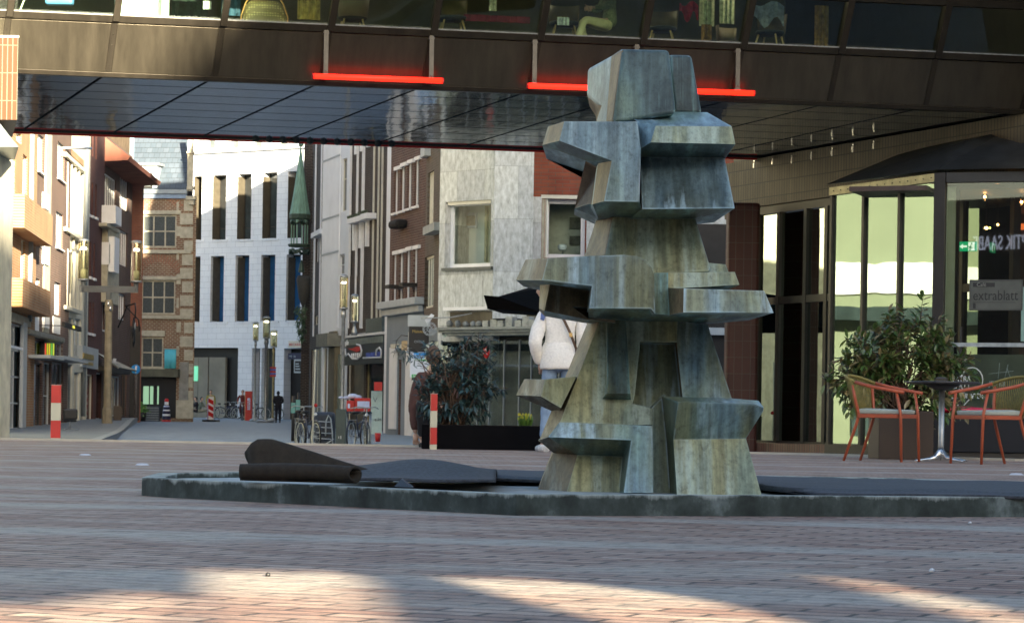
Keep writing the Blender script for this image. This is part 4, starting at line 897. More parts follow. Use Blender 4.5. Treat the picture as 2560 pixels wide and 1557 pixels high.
# bench
bp = G(2480, 1148, 0); bp.y += .75; bp.x = (2500 - CX) / F * bp.y
bn = thing('bench', 'long dark box bench under the pavilion window with a red cushion on top', 'bench', (bp.x, bp.y, 0), R(-3))
bm = BM(); bx(bm, -.83, 1.4, 0, .5, .06, .42); mk('bench_box', bm, mat('anthracite', (.008, .009, .013), .8), bn, bevel=.01)
bm = BM(); bx(bm, -.84, 1.41, -.01, .51, .421, .445); mk('top_board', bm, mat('brown_board', (.10, .06, .04), .6), bn)
bm = BM(); bx(bm, -.8, 1.3, .03, .47, 0, .058); mk('base', bm, M_black, bn)
bm = BM(); bx(bm, -.78, -.72, -.008, -.001, .33, .38); mk('power_socket', bm, M_lgrey, bn)
def cushion(loc, rz, L, lab):
    bm = BM(); N = 24; V = []
    for i in range(N + 1):
        x = -L / 2 + L * i / N; e = min(i, N - i) / N; k = min(1, e * 9) ** .5; sag = .012 * math.sin(i / N * math.pi * 2)
        V.append([bm.verts.new((x, .21 * math.cos(a) * (.75 + .25 * k), .045 + sag + .042 * k * math.sin(a))) for a in [j * math.pi / 6 for j in range(12)]])
    for A, B in zip(V, V[1:]):
        for q in range(12): bm.faces.new((A[q], A[(q + 1) % 12], B[(q + 1) % 12], B[q])).smooth = True
    bm.faces.new(V[0]); bm.faces.new(V[-1]); o = mk('seat_cushion', bm, mat('red_vinyl', (.50, .01, .04), .25, amt=.1), None); o.location = loc; o.rotation_euler = (0, 0, rz); tag(o, lab, 'cushion')
cushion((bp.x - .22, bp.y + .25, .447), R(-3), .95, 'glossy crimson cushion lying on the dark bench behind the right chair')
cushion((bp.x + .85, bp.y + .2, .447), R(-3), 1.0, 'second crimson cushion on the bench, mostly hidden by the cord back of the right chair')
# ---- planters and bushes
def leafmat(name, c1, c2, c3):
    m, n, b = _new(name); oi = n.nodes.new('ShaderNodeTexCoord'); v = n.nodes.new('ShaderNodeTexWhiteNoise'); ge = n.nodes.new('ShaderNodeNewGeometry')
    v.noise_dimensions = '1D'; n.links.new(ge.outputs['Random Per Island'], v.inputs['W'])
    r = _ramp(n, v.outputs['Value'], [(.0, c1), (.5, c2), (.85, c3), (1.0, sc3(c3, 1.6))]); n.links.new(r.outputs[0], b.inputs['Base Color']); b.inputs['Roughness'].default_value = .32
    b.inputs['Specular IOR Level'].default_value = .6
    return m
def leaf(bm, p, d, up, L, wd):
    d = d.normalized(); s = d.cross(up); s = s.normalized() if s.length > .01 else d.orthogonal().normalized(); n_ = s.cross(d)
    q = [p, p + d * L * .3 + s * wd * .42 + n_ * .1 * wd, p + d * L * .65 + s * wd * .45 + n_ * .05 * wd, p + d * L - n_ * .12 * L, p + d * L * .65 - s * wd * .45 + n_ * .05 * wd, p + d * L * .3 - s * wd * .42 + n_ * .1 * wd]
    m1 = p + d * L * .3 - n_ * .12 * wd; m2 = p + d * L * .65 - n_ * .15 * wd
    V = [bm.verts.new(x) for x in q]; a = bm.verts.new(m1); b = bm.verts.new(m2)
    for f in ((V[0], V[1], a), (V[1], V[2], b, a), (V[2], V[3], b), (V[0], a, V[5]), (V[5], a, b, V[4]), (V[4], b, V[3])): bm.faces.new(f)
def bush(root, blobs, nl, L, wd, base, rng, stemmat, lm, droop=.2, twn=150):
    sb_ = BM(); lb = BM(); tw = []
    for i in range(twn):
        c, r = rng.choices(blobs, [b_[1][0] * b_[1][2] for b_ in blobs])[0]
        v = Vector((rng.gauss(0, 1), rng.gauss(0, 1), rng.gauss(0, 1))).normalized() * rng.uniform(.55, 1.0) ** .6
        tip = Vector(c) + Vector((v.x * r[0], v.y * r[1], v.z * r[2]))
        b0 = Vector(base) + Vector((rng.uniform(-.12, .12), rng.uniform(-.1, .1), 0)); mid = b0.lerp(tip, .5) + Vector((rng.uniform(-.08, .08), rng.uniform(-.08, .08), .10 + rng.uniform(0, .1)))
        if i % 3 == 0: tube(sb_, [b0, mid, tip], [.009, .006, .0025], 5)
        else:
            st = Vector(c).lerp(mid, .5); tube(sb_, [st, st.lerp(tip, .5) + Vector((0, 0, .03)), tip], [.005, .004, .002], 4)
        tw.append((mid, tip))
    per = nl // len(tw)
    for mid, tip in tw:
        ax = (tip - mid).normalized()
        for k in range(per):
            t_ = rng.uniform(.35, 1.03); p = mid.lerp(tip, t_); a = rng.uniform(0, 6.28)
            o1 = ax.orthogonal().normalized(); o2 = ax.cross(o1); d = ax * rng.uniform(.15, .9) + (o1 * math.cos(a) + o2 * math.sin(a)) * .8 + Vector((0, 0, -droop + rng.uniform(-.2, .35)))
            leaf(lb, p, d, Vector((rng.uniform(-.4, .4), rng.uniform(-.4, .4), 1)), L * rng.uniform(.55, 1.15), wd * rng.uniform(.7, 1.1))
    mk('stems', sb_, stemmat, root); mk('foliage', lb, lm, root)
rng = random.Random(11)
M_stem = mat('twig', (.09, .055, .035), .8)
pc = G(2262, 1148); pc.y += .22
pt = thing('planter', 'tall dark brown square planter behind the left terrace chair', 'planter', (pc.x, pc.y, 0), R(4))
bm = BM(); bx(bm, -.27, .27, -.2, .3, 0, .47); mk('box', bm, mat('dark_brown_planter', (.045, .028, .018), .6, ns=2), pt, bevel=.008)
bm = BM(); bx(bm, -.245, .245, -.175, .275, .471, .475); mk('soil', bm, mat('soil', (.03, .02, .014), 1), pt)
bu = thing('shrub', 'large loose shrub with green and bronze leaves in the brown planter behind the left chair', 'shrub', (pc.x, pc.y, 0))
def rel(x, y, r, ry=None):
    p = W(x, y, pc.y + .03); return ((p.x - pc.x, 0.03, p.z), (r[0] / F * pc.y, (ry or .28), r[1] / F * pc.y))
bl = [rel(2265, 860, (130, 100)), rel(2310, 790, (60, 60)), rel(2180, 880, (85, 80)), rel(2370, 880, (85, 70)), rel(2110, 945, (60, 65), .15), rel(2260, 960, (130, 70)), rel(2400, 960, (50, 90), .15), rel(2150, 1000, (50, 60), .15), rel(2330, 1010, (70, 60), .15)]
bush(bu, bl, 2900, .115, .048, (0, .05, .46), rng, M_stem, leafmat('photinia_leaf', (.04, .085, .02), (.085, .15, .035), (.16, .13, .06)), twn=240)
# left dark planter and shrub
pg = G(1127, 1127); d_ = 27.6
pt = thing('planter', 'long black trough planter left of the person in the white fleece', 'planter', (0, 0, 0))
x0, x1 = (1050 - CX) / F * d_, (1400 - CX) / F * d_; zt = W(1250, 1064, d_).z
bm = BM(); bx(bm, x0 + .02, x1, d_, d_ + .5, 0, zt); mk('trough', bm, M_canvas, pt, bevel=.008)
bm = BM(); bx(bm, x0 + .05, x1 - .03, d_ + .03, d_ + .47, zt + .001, zt + .004); mk('soil', bm, mat('soil', (.03, .02, .014), 1), pt)
bu = thing('shrub', 'dark blue-green shrub with drooping leaves growing in the black trough', 'shrub', (0, d_ + .22, 0))
def rel2(x, y, r, ry=None):
    p = W(x, y, d_ + .22); return ((p.x, 0, p.z), (.88 * r[0] / F * d_, (ry or .25), .9 * r[1] / F * d_))
bl = [rel2(1130, 920, (75, 70)), rel2(1110, 1010, (80, 65)), rel2(1185, 850, (55, 28), .15), rel2(1200, 960, (60, 75)), rel2(1060, 960, (32, 45), .15), rel2(1180, 1030, (60, 40)), rel2(1240, 970, (55, 18), .12), rel2(1060, 870, (25, 25), .1), rel2(1210, 890, (45, 50), .2)]
cx0 = (1130 - CX) / F * d_
bush(bu, bl, 1700, .10, .034, (cx0, 0, zt), rng, M_stem, leafmat('blue_green_leaf', (.010, .028, .022), (.02, .05, .045), (.05, .10, .11)), .45, 210)
bl = [rel2(1012, 872, (48, 16), .06)]
lb = BM(); sb_ = BM(); pA = Vector(rel2(1090, 950, (1, 1))[0]); pB = Vector(rel2(1005, 865, (1, 1))[0]); tube(sb_, [pA, pA.lerp(pB, .5) + Vector((0, 0, .03)), pB], [.006, .005, .003], 5)
for k in range(46):
    p = pA.lerp(pB, rng.uniform(.55, 1.05)) + Vector((rng.uniform(-.09, .09), rng.uniform(-.05, .05), rng.uniform(-.05, .06))); leaf(lb, p, Vector((rng.uniform(-1, .8), rng.uniform(-.6, .2), rng.uniform(-.8, .2))), Vector((0, 0, 1)), .085, .024)
mk('stems', sb_, M_stem, bu); mk('outer_foliage', lb, leafmat('blue_green_leaf2', (.02, .05, .045), (.05, .10, .10), (.10, .16, .18)), bu)
yf = W(1315, 1052, d_ + .2); fl_ = thing('flowering_plant', 'small plant with yellow-green flower tips at the right end of the black trough', 'plant', (yf.x, yf.y, zt))
lb = BM(); fb = BM()
for k in range(70):
    a = rng.uniform(0, 6.28); rr = rng.uniform(0, .07); p = Vector((rr * math.cos(a), rr * math.sin(a) * .8, 0)); d2 = Vector((p.x * 3, p.y * 3 - .1, 1)); L_ = rng.uniform(.07, .13)
    leaf(lb, p + Vector((0, 0, .0)), d2, Vector((0, -1, .2)), L_, .02)
    if k % 2: leaf(fb, p + d2.normalized() * L_ * .85, d2, Vector((0, -1, .1)), .035, .02)
mk('leaves', lb, leafmat('herb_leaf', (.03, .08, .01), (.06, .14, .02), (.1, .18, .02)), fl_); mk('flowers', fb, leafmat('yellow_flower', (.45, .42, .02), (.6, .5, .03), (.3, .35, .03)), fl_)

# ---- bollards
def bollard(px_, py_top, d, wpx, lab, i, sg=.223):
    p = W(px_, py_top, d); w_ = wpx / F * d / 2; t = thing('bollard', lab, 'bollard', (p.x, p.y, 0), R(8), 'red and white striped square bollards')
    z = p.z
    cols = [M_red, mat('bollard_cream', (.52, .50, .38), .5, amt=.1)] * 3
    for k in range(4):
        bm = BM(); bx(bm, -w_, w_, -w_, w_, z - sg * (k + 1) + .0015, z - sg * k); mk('red_band' if k % 2 == 0 else 'white_band', bm, cols[k], t)
    bm = BM(); bx(bm, -w_ - .003, w_ + .003, -w_ - .003, w_ + .003, z + .001, z + .008); mk('cap', bm, mat('cap_pink', (.45, .3, .26), .6), t)
    return t
bollard(141, 963, 33.0, 24, 'red and white striped bollard at the left, in front of the shopfronts', 0)
bollard(1085, 985, 27.2, 16, 'red and white striped bollard in front of the dark shrub', 1, .175)
# ================================================================= HOUSES
def window(root, rc, rev=.12, fm=None, pm=None, nx=1, nz=1, fw=.05, sill=None, blind=None, name='window', hr=.5):
    a, b, c, d = rc; fm = fm or M_white; pm = pm or M_pane
    bm = BM(); y0, y1 = rev - .05, rev + .02
    bx(bm, a, a + fw, y0, y1, c, d); bx(bm, b - fw, b, y0, y1, c, d); bx(bm, a + fw, b - fw, y0, y1, c, c + fw); bx(bm, a + fw, b - fw, y0, y1, d - fw, d)
    for i in range(1, nx):
        x = a + (b - a) * i / nx; bx(bm, x - fw * .4, x + fw * .4, y0 + .008, y1, c + fw, d - fw)
    for j in range(1, nz):
        z = c + (d - c) * j / nz if nz != 2 else c + (d - c) * hr; bx(bm, a + fw, b - fw, y0 + .014, y1, z - fw * .4, z + fw * .4)
    f = mk(name, bm, fm, root)
    bm = BM(); poly(bm, [(a + .01, rev - .01, c + .01), (b - .01, rev - .01, c + .01), (b - .01, rev - .01, d - .01), (a + .01, rev - .01, d - .01)]); mk('pane', bm, pm, f)
    if sill:
        bm = BM(); bx(bm, a - .06, b + .06, -.09, rev - .06, c - sill, c - .004); mk('sill', bm, fm, f)
    if blind:
        bm = BM(); bx(bm, a + fw, b - fw, rev - .03, rev - .02, d - (d - c) * blind, d - fw); mk('blind', bm, M_offw, f)
    return f
def house(name, label, x0, d0, x1, d1, m, wins, ztop=14.5, zbot=-.5, depth=9, cat='building', group='old town houses along the street', sk=0.0, inner=True):
    fr = Fr(PX(x0, d0), PX(x1, d1)); rt = fr.root(name, label, cat, group)
    hs = []
    for wv in wins: hs.append(fr.rect(*wv[:4]))
    rev = max([wv[4].get('rev', .12) for wv in wins] + [.12])
    bm = BM(); wallgrid(bm, 0, fr.L, zbot, ztop, hs, rev)
    D = rev + .03
    for q in ([(0, 0, zbot), (0, depth, zbot), (0, depth, ztop), (0, 0, ztop)], [(fr.L, 0, zbot), (fr.L, 0, ztop), (fr.L, depth, ztop), (fr.L, depth, zbot)], [(0, 0, ztop), (0, depth, ztop), (fr.L, depth, ztop), (fr.L, 0, ztop)], [(0, depth, zbot), (fr.L, depth, zbot), (fr.L, depth, ztop), (0, depth, ztop)]): poly(bm, q)
    if inner: poly(bm, [(.01, D + .3, zbot), (fr.L - .01, D + .3, zbot), (fr.L - .01, D + .3, ztop - .01), (.01, D + .3, ztop - .01)])
    if sk: skew(bm, sk)
    me = mk('wall', bm, m, rt)
    for wv, h in zip(wins, hs):
        k = dict(wv[4]); k.pop('rev', 0); window(rt, h, rev, **k)
    return fr, rt
def pbox(fr, rt, name, x0, y0, x1, y1, m, out=.05, dep=.02, bevel=0, mats=None):
    """box on a facade spanning pixel rect, standing `out` metres proud"""
    a, b, c, d = fr.rect(x0, y0, x1, y1, out); bm = BM(); bx(bm, a, b, -out, dep, c, d); return mk(name, bm, m, rt, bevel=bevel)
B_orange = brick('orange_brick', (.34, .15, .06), (.40, .20, .08), (.36, .31, .22), .25, .085, .012)
B_brown = brick('brown_brick', (.085, .042, .032), (.125, .062, .045), (.17, .14, .12), .25, .083, .013)
B_maroon = brick('maroon_brick', (.085, .026, .02), (.11, .035, .028), (.09, .05, .045), .25, .083, .009)
B_olive = brick('olive_brick', (.10, .078, .052), (.13, .10, .07), (.15, .13, .11), .25, .083, .012)
B_dark = brick('dark_brick', (.030, .021, .017), (.055, .037, .030), (.13, .115, .095), .25, .083, .013)
B_red = brick('red_brick', (.24, .055, .028), (.30, .085, .042), (.14, .095, .07), .42, .105, .010, bias=-.2)
B_ren = brick('renaissance_brick', (.17, .07, .04), (.24, .115, .07), (.34, .29, .20), .25, .10, .022)
def slabstone(name, c, bw, bh):
    m = brick(name, c, sc3(c, 1.1), sc3(c, .55), bw, bh, .012, .7, stain=.28)
    return m
S_white = brick('white_stone_cladding', (.70, .73, .77), (.75, .78, .81), (.50, .53, .57), .72, .36, .012, .7, stain=.08)
def conglom():
    m, n, b = _new('weathered_travertine'); br_ = n.nodes.new('ShaderNodeTexBrick'); br_.offset = .35
    for k, v in (('Scale', 1.0), ('Brick Width', 1.05), ('Row Height', 1.5), ('Mortar Size', .006)): br_.inputs[k].default_value = v
    br_.inputs['Color1'].default_value = (.46, .48, .50, 1); br_.inputs['Color2'].default_value = (.57, .59, .59, 1); br_.inputs['Mortar'].default_value = (.3, .32, .32, 1)
    n.links.new(_coords(n, xz=True).outputs[0], br_.inputs['Vector'])
    t = _noise(n, _coords(n, (2.2, 2.2, .8)), 4.0, 9, .72); r = _ramp(n, t.outputs[0], [(.32, (.55, .56, .52)), (.47, (.95, .95, .9)), (.62, (1.25, 1.25, 1.22))])
    x = _mix(n, 1, br_.outputs['Color'], r.outputs[0], 'MULTIPLY'); n.links.new(x.outputs[2], b.inputs['Base Color']); b.inputs['Roughness'].default_value = .8; _bump(n, t.outputs[0], b, .4, .02)
    return m
S_trav = conglom()
FW = dict(fm=M_white); CR = dict(fm=M_offw)
# ---- left row -----------------------------------------------------------------
f, r = house('cream_house', 'cream sunlit house cut off by the left picture edge', -160, 66, 15, 78, mat('cream_render', (.62, .58, .45), .8), [(-60, 420, -30, 560, dict(fm=M_offw, nx=2, nz=2))], 16)
pbox(f, r, 'cornice', -120, 790, 14, 812, M_dark, .3, bevel=.03)
WG = dict(fm=M_lgrey, pm=M_pane2)
f, r = house('orange_brick_house', 'orange brick house with boxed brick balconies, leftmost of the brick houses', 15, 78, 84, 86, B_orange, [
    (20, 382, 37, 506, dict(nz=2, pm=M_pane2, **CR)), (57, 388, 68, 518, dict(pm=M_pane2, **CR)), (12, 598, 28, 706, dict(nz=2, pm=M_pane2, **CR)), (52, 600, 62, 708, dict(pm=M_pane2, **CR)), (40, 330, 54, 356, dict(pm=M_pane2, **CR)),
    (5, 806, 57, 1074, dict(fm=M_lgrey, nx=3, nz=4, fw=.06))], 14)
for (x0, y0, x1, y1) in ((14, 511, 90, 592), (9, 711, 84, 779)):
    a, b, c, d = f.rect(x0, y0, x1, y1); bm = BM(); bx(bm, a, b, -.55, -.001, c, d); mk('brick_balcony', bm, B_orange, r)
pbox(f, r, 'stone_fascia', 0, 783, 78, 806, mat('beige_fascia', (.36, .34, .27), .7), .06)
pbox(f, r, 'shop_canopy', -6, 862, 58, 868, M_white, .7)
pbox(f, r, 'pilaster', 58, 806, 67, 1076, M_lgrey, .09)
pbox(f, r, 'drainpipe', 82, 300, 84.5, 806, M_grey, .12)
f, r = house('brown_brick_house', 'narrow brown brick house with white windows beside the orange brick house', 84, 87, 168, 97, B_brown, [
    (93, 338, 109, 432, dict(nx=3, nz=1, pm=M_pane2, sill=.05, **FW)), (144, 359, 161, 451, dict(nx=3, pm=M_pane2, sill=.05, **FW)),
    (88, 516, 104, 611, dict(nx=3, pm=M_pane2, sill=.05, **FW)), (140, 532, 157, 622, dict(nx=3, pm=M_pane2, sill=.05, **FW)),
    (83, 695, 99, 780, dict(nx=3, pm=M_pane2, **FW)), (136, 706, 151, 788, dict(nx=3, pm=M_pane2, **FW)),
    (76, 852, 108, 900, dict(fm=M_grey, nx=3)), (110, 852, 157, 900, dict(fm=M_grey, nx=4)),
    (76, 906, 104, 1072, dict(fm=M_dark, nx=2)), (108, 906, 126, 1072, dict(fm=M_lgrey, nz=2)), (129, 906, 157, 1072, dict(fm=M_grey, nx=2))], 14)
pbox(f, r, 'white_panel', 82, 784, 98, 827, M_white, .04); pbox(f, r, 'white_panel', 134, 793, 151, 834, M_white, .04)
pbox(f, r, 'beige_strip', 113, 330, 127, 832, mat('beige_panel', (.44, .43, .34), .7), .05)
for (y0, y1) in ((484, 524), (618, 662), (786, 820)): pbox(f, r, 'white_panel', 112, y0, 124, y1, M_white, .09)
pbox(f, r, 'cornice', 76, 833, 163, 846, mat('grey_cornice', (.22, .22, .19), .7), .35, bevel=.04)
for k, cc in enumerate(((.85, .08, .03), (.55, .7, .02), (.9, .65, .02), (.1, .6, .1), (.7, .75, .05))):
    pbox(f, r, 'sign_stripe', 113 + k * 5, 858, 115.5 + k * 5, 890, emis('stripe%d' % k, cc, .12), .16)
pbox(f, r, 'sign_board', 111, 856, 139, 892, M_black, .15); pbox(f, r, 'glass_canopy', 128, 890, 160, 898, M_lgrey, .9)
f, r = house('pilastered_house', 'cream stone house with tall narrow pilasters between the brown and the maroon brick houses', 168, 98, 216, 105, M_offw, [
    (172 + k * 9.5, 418 + k * 7, 179 + k * 9.5, 572 + k * 5, dict(fm=M_offw, pm=M_pane2)) for k in range(4)] + [(172 + k * 9.5, 628 + k * 4, 179 + k * 9.5, 762 + k * 2, dict(fm=M_offw, pm=M_pane2)) for k in range(4)] + [
    (165, 792, 182, 890, dict(fm=M_lgrey, pm=M_pane2)), (186, 796, 202, 892, dict(fm=M_lgrey, pm=M_pane2)), (164, 910, 180, 1062, dict(fm=M_grey, nx=2)), (201, 930, 214, 1058, dict(fm=M_offw)), (184, 930, 198, 1066, dict(fm=M_lgrey))], 14.5)
for k in range(5): pbox(f, r, 'pilaster', 169.5 + k * 9.5, 405 + k * 6, 171 + k * 9.5, 585 + k * 4, M_offw, .14)
for k in range(5): pbox(f, r, 'pilaster', 169.5 + k * 9.5, 622 + k * 4, 171 + k * 9.5, 768 + k * 2, M_offw, .14)
for (xa, xb, y) in ((167, 214, 402), (167, 208, 580), (167, 205, 770)): pbox(f, r, 'string_course', xa, y, xb, y + 10, M_offw, .22, bevel=.02)
pbox(f, r, 'brick_field', 172, 384, 210, 400, B_orange, .03)
for k in range(3):
    s, z = f.px(175 + k * 12, 605 + k * 3, .1); bm = BM(); prism(bm, [(s - .1, -.1, z - .22), (s + .1, -.1, z - .22), (s, -.1, z + .3)], (0, .09, 0)); mk('gable_ornament', bm, M_stoneb, r)
pbox(f, r, 'glass_canopy', 160, 895, 221, 903, M_lgrey, .8)
t = f.root('shop_sign', 'small black hanging shop sign with yellow letters BUTLERS', 'sign'); a, b, c, d = f.rect(162, 811, 204, 823, 1.0)
bm = BM(); bx(bm, a, b, -1.0, -.9, c, d); mk('sign_board', bm, M_black, t); textmesh('lettering', 'BUTLERS', (d - c) * .85, emis('yellow_letters', (.8, .75, .1), .15), t, ((a + b) / 2, -1.01, c + (d - c) * .2), align='CENTER', sx=1.3)
bm = BM(); bx(bm, a + .02, a + .05, -.9, 0, c + .02, c + .05); mk('bracket', bm, M_dark, t)
f, r = house('maroon_brick_house', 'dark maroon brick house with very slim white windows', 216, 106, 252, 112, B_maroon, [
    (230, 330, 234, 392, FW), (238.5, 330, 242.5, 398, FW)] + [(219.5 + k * 9, 450 + k * 5, 223.5 + k * 9, 536 + k * 4, dict(fm=M_white, sill=.1)) for k in range(3)] + [(223.5 + k * 9.5, 603 + k * 4, 227.5 + k * 9.5, 692 + k * 4, dict(fm=M_white, sill=.1)) for k in range(2)] + [
    (214.5 + k * 8, 754, 218.5 + k * 8, 830 + k * 2, dict(fm=M_white, sill=.1)) for k in range(3)] + [(240, 932, 256, 1048, dict(fm=M_lgrey)), (209, 935, 232, 1056, dict(fm=M_offw, nx=2))], 15)
a_, b_, c_, d_2 = f.rect(217, 372, 220, 700)
bm = BM(); s, z1 = f.px(218, 372, .12); _, z0 = f.px(212, 1040, .12); tube(bm, [(s, -.12, z0), (s, -.12, z1), (s + .0, -.1, z1 + 2)], .09, 8); mk('drainpipe', bm, M_grey, r)
pbox(f, r, 'shop_fascia', 206, 868, 246, 920, M_lgrey, .2); pbox(f, r, 'gilt_ornament', 209, 885, 235, 898, mat('gilt', (.45, .33, .1), .4, .5), .24); pbox(f, r, 'gilt_ornament', 211, 905, 234, 912, mat('gilt', (.45, .33, .1), .4, .5), .24)
f, r = house('tiled_canopy_house', 'brown brick house with a projecting red tiled roof edge and white ribbon windows', 252, 114, 322, 124, B_brown, [
    (254, 438, 290, 520, dict(nx=7, fm=M_white)), (300, 438, 320, 525, dict(nx=4, fm=M_white)), (248, 592, 266, 671, dict(nx=4, fm=M_white, sill=.06)), (299, 578, 318, 665, dict(nx=4, fm=M_white)),
    (245, 742, 261, 824, dict(nx=3, fm=M_white, sill=.06)), (296, 735, 312, 800, dict(nx=3, fm=M_white)), (268, 940, 300, 1040, dict(fm=M_lgrey, nx=4)), (302, 930, 316, 1040, dict(fm=M_dark))], 12.5)
a = f.s(250, 380); b = f.s(334, 420); z0 = f.z(252, 388, .3); z1 = z0 + .55
bm = BM(); prism(bm, [(a, -1.3, z0 + .15), (a, .3, z0 + 1.35), (a, .3, z0 - .1), (a, -1.2, z0)], (b - a + .3, 0, 0)); mk('tiled_roof_edge', bm, brick('roof_tile_red', (.25, .08, .05), (.32, .12, .08), (.12, .05, .04), .22, 2.0, .02, xz=False), r)
bm = BM(); prism(bm, [(a, .2, z0 + 1.2), (a, .2, 17), (a, .6, 17), (a, .6, z0 + 1.2)], (b - a, 0, 0)); mk('carved_gable', bm, mat('old_carved_wood', (.12, .085, .05), .8, ns=3, amt=.6), r)
bm = BM()
for q, (dx, z) in enumerate(((.15, 1.3), (.5, 2.1), (.9, 1.5), (1.3, 2.4), (1.7, 1.2), (2.2, 1.9))): tube(bm, [(a + dx, .12, z0 + z), (a + dx + .3, .02, z0 + z + .5), (a + dx + .15, .1, z0 + z + 1.1)], [.09, .12, .06], 6)
mk('gable_carving', bm, mat('gilt_wood', (.30, .22, .10), .6), r)
pbox(f, r, 'stone_oriel', 269, 574, 298, 760, M_stoneb, .55, bevel=.02); pbox(f, r, 'oriel_cap', 268, 566, 300, 575, M_stoneb, .7, bevel=.03)
o = pbox(f, r, 'oriel_window', 272, 608, 283, 664, M_white, .60); bm = BM(); a, b, c, d = f.rect(274, 613, 281, 659, .62); bx(bm, a, b, -.62, -.61, c, d); mk('pane', bm, M_pane2, o)
pbox(f, r, 'balcony_panel', 289, 518, 304, 563, M_white, .9); pbox(f, r, 'shutter_box', 286, 594, 298, 682, M_white, .8)
pbox(f, r, 'dark_shop_frame', 262, 920, 326, 932, M_dark, .6)
# awning RABBIT
t = f.root('awning', 'small dark sloping awning with white stripes and lettering over a left-hand shop', 'awning'); a, b, c, d = f.rect(279, 884, 325, 922, 1.0)
bm = BM(); V = [(a, -.3, d), (a + .5, -.3, d), (b, -1.3, c), (a, -1.3, c)]; prism(bm, V, (0, 0, -.06)); mk('canopy', bm, M_black, t)
bm = BM()
for k in range(4): tube(bm, [(a + .1 + k * .12, -.3, d + .01), (a + .35 + k * .32, -1.3, c + .02)], .012, 4)
mk('stripes', bm, M_lgrey, t); textmesh('lettering', 'RABBIT', .32, M_white, t, (a + .15, -1.05, c + .18)); textmesh('lettering', 'CAFE', .16, M_white, t, (a + .4, -1.2, c + .0))
# hanging black signs
t = f.root('hanging_sign', 'black scalloped hanging tavern sign with a white crest on a wrought-iron bracket', 'sign'); s, z = f.px(336, 830, 1.0)
bm = BM(); pts = [(s + .42 * math.cos(a) * (1 + .12 * math.cos(8 * a)), -1.0, z + .62 * math.sin(a) * (1 + .08 * math.cos(8 * a))) for a in [k * math.pi / 20 for k in range(40)]]; prism(bm, pts, (0, .06, 0)); mk('sign_board', bm, M_black, t)
bm = BM(); tube(bm, [(s, -1.02, z + .42), (s + .06, -1.02, z + .32), (s + .05, -1.02, z + .2), (s, -1.02, z + .12), (s - .05, -1.02, z + .2), (s - .06, -1.02, z + .32)], .025, 5, closed=True); mk('crest', bm, M_lgrey, t)
bm = BM(); tube(bm, [(s + .5, -.2, z + .2), (s + .5, -.6, z + 1.2), (s + .1, -1, z + 1.3), (s - .5, -1.1, z + 1.0), (s - .6, -1.1, z + .6)], .035, 6); tube(bm, [(s + .5, -.5, z + 1.2), (s + 1.6, -1, z + .6), (s + 2.0, -1, z + .1)], .03, 5); mk('bracket', bm, M_black, t)
f2, r2 = house('red_brick_gable', 'windowless red brick end wall standing in front of the slate-roofed house', 322, 125, 351, 125.2, brick('gable_brick', (.24, .085, .055), (.29, .11, .07), (.25, .15, .11), .25, .083, .010), [], W(336, 452, 125).z, group=None, depth=4, sk=.3)
pbox(f2, r2, 'dark_lower_wall', 322, 815, 350, 1050, M_dark, .05)
# ---- slate-roofed renaissance house
PR = dict(fm=M_stoneb, pm=mat('leaded_glass', (.075, .085, .085), .2, ns=30, amt=.5), fw=.09)
f, r = house('slate_roofed_house', 'old brick and sandstone house with a steep slate roof, dormer and mullioned windows', 325, 135.4, 483, 134.8, B_ren, [
    (354, 537, 441, 619, dict(nx=3, nz=2, **PR)), (352, 700, 438, 786, dict(nx=3, nz=2, **PR)), (352, 842, 408, 920, dict(nx=2, nz=2, **PR)), (344, 942, 440, 1044, dict(fm=M_dark, pm=M_black, nx=1))], f.z(400, 500) if False else W(400, 496, 135).z, depth=7, group=None, sk=.36)
ze = W(400, 496, 135).z; a, b = f.s(325), f.s(473)
bm = BM(); prism(bm, [(a, -.1, ze + .35), (a, 3.4, ze + 6.5), (a, 7, ze + .35)], (b - a, 0, 0)); skew(bm, .30); mk('slate_roof', bm, brick('slate', (.055, .075, .10), (.075, .095, .125), (.03, .04, .05), .3, .16, .01, .5, xz=False, stain=.2), r)
pbox(f, r, 'gutter', 326, 474, 467, 484, mat('zinc', (.28, .31, .33), .45, .4), .25); pbox(f, r, 'zinc_apron', 326, 482, 466, 496, mat('blue_zinc', (.22, .28, .38), .4, .4), .14)
# dormer
a, b, c, d = f.rect(342, 414, 393, 470); q = .9
bm = BM(); bx(bm, a, b, -.0, 3, c, d); mk('dormer', bm, M_lgrey, r); bm = BM(); bx(bm, a - .15, b + .15, -.15, 3, d, d + .13); mk('dormer_roof', bm, mat('zinc', (.28, .31, .33), .45, .4), r)
a, b, c, d = f.rect(357, 434, 380, 469, .05); o = pbox(f, r, 'dormer_window', 356, 433, 381, 470, M_dark, .05); bm = BM(); bx(bm, a + .07, b - .07, -.07, -.055, c + .07, d - .07); mk('pane', bm, M_pane2, o)
for (y0, y1, xa, xb, o_) in ((625, 634, 340, 478, .12), (788, 797, 338, 478, .12), (526, 536, 348, 452, .06), (690, 700, 346, 450, .06), (826, 841, 348, 412, .06), (919, 930, 346, 412, .08)): pbox(f, r, 'stone_band', xa, y0, xb, y1, M_stoneb, o_, bevel=.02)
rq = random.Random(3)
for k in range(16):
    y0 = 500 + k * 34
    if y0 > 1010: break
    wd = rq.choice((8, 13, 18)); pbox(f, r, 'quoin', 468 - wd, y0, 482, y0 + 27, M_stoneb, .05 + .004 * (k % 2))
for k in range(7): pbox(f, r, 'quoin', 441, 505 + k * 60, 447 + (k % 2) * 5, 530 + k * 60, M_stoneb, .035)
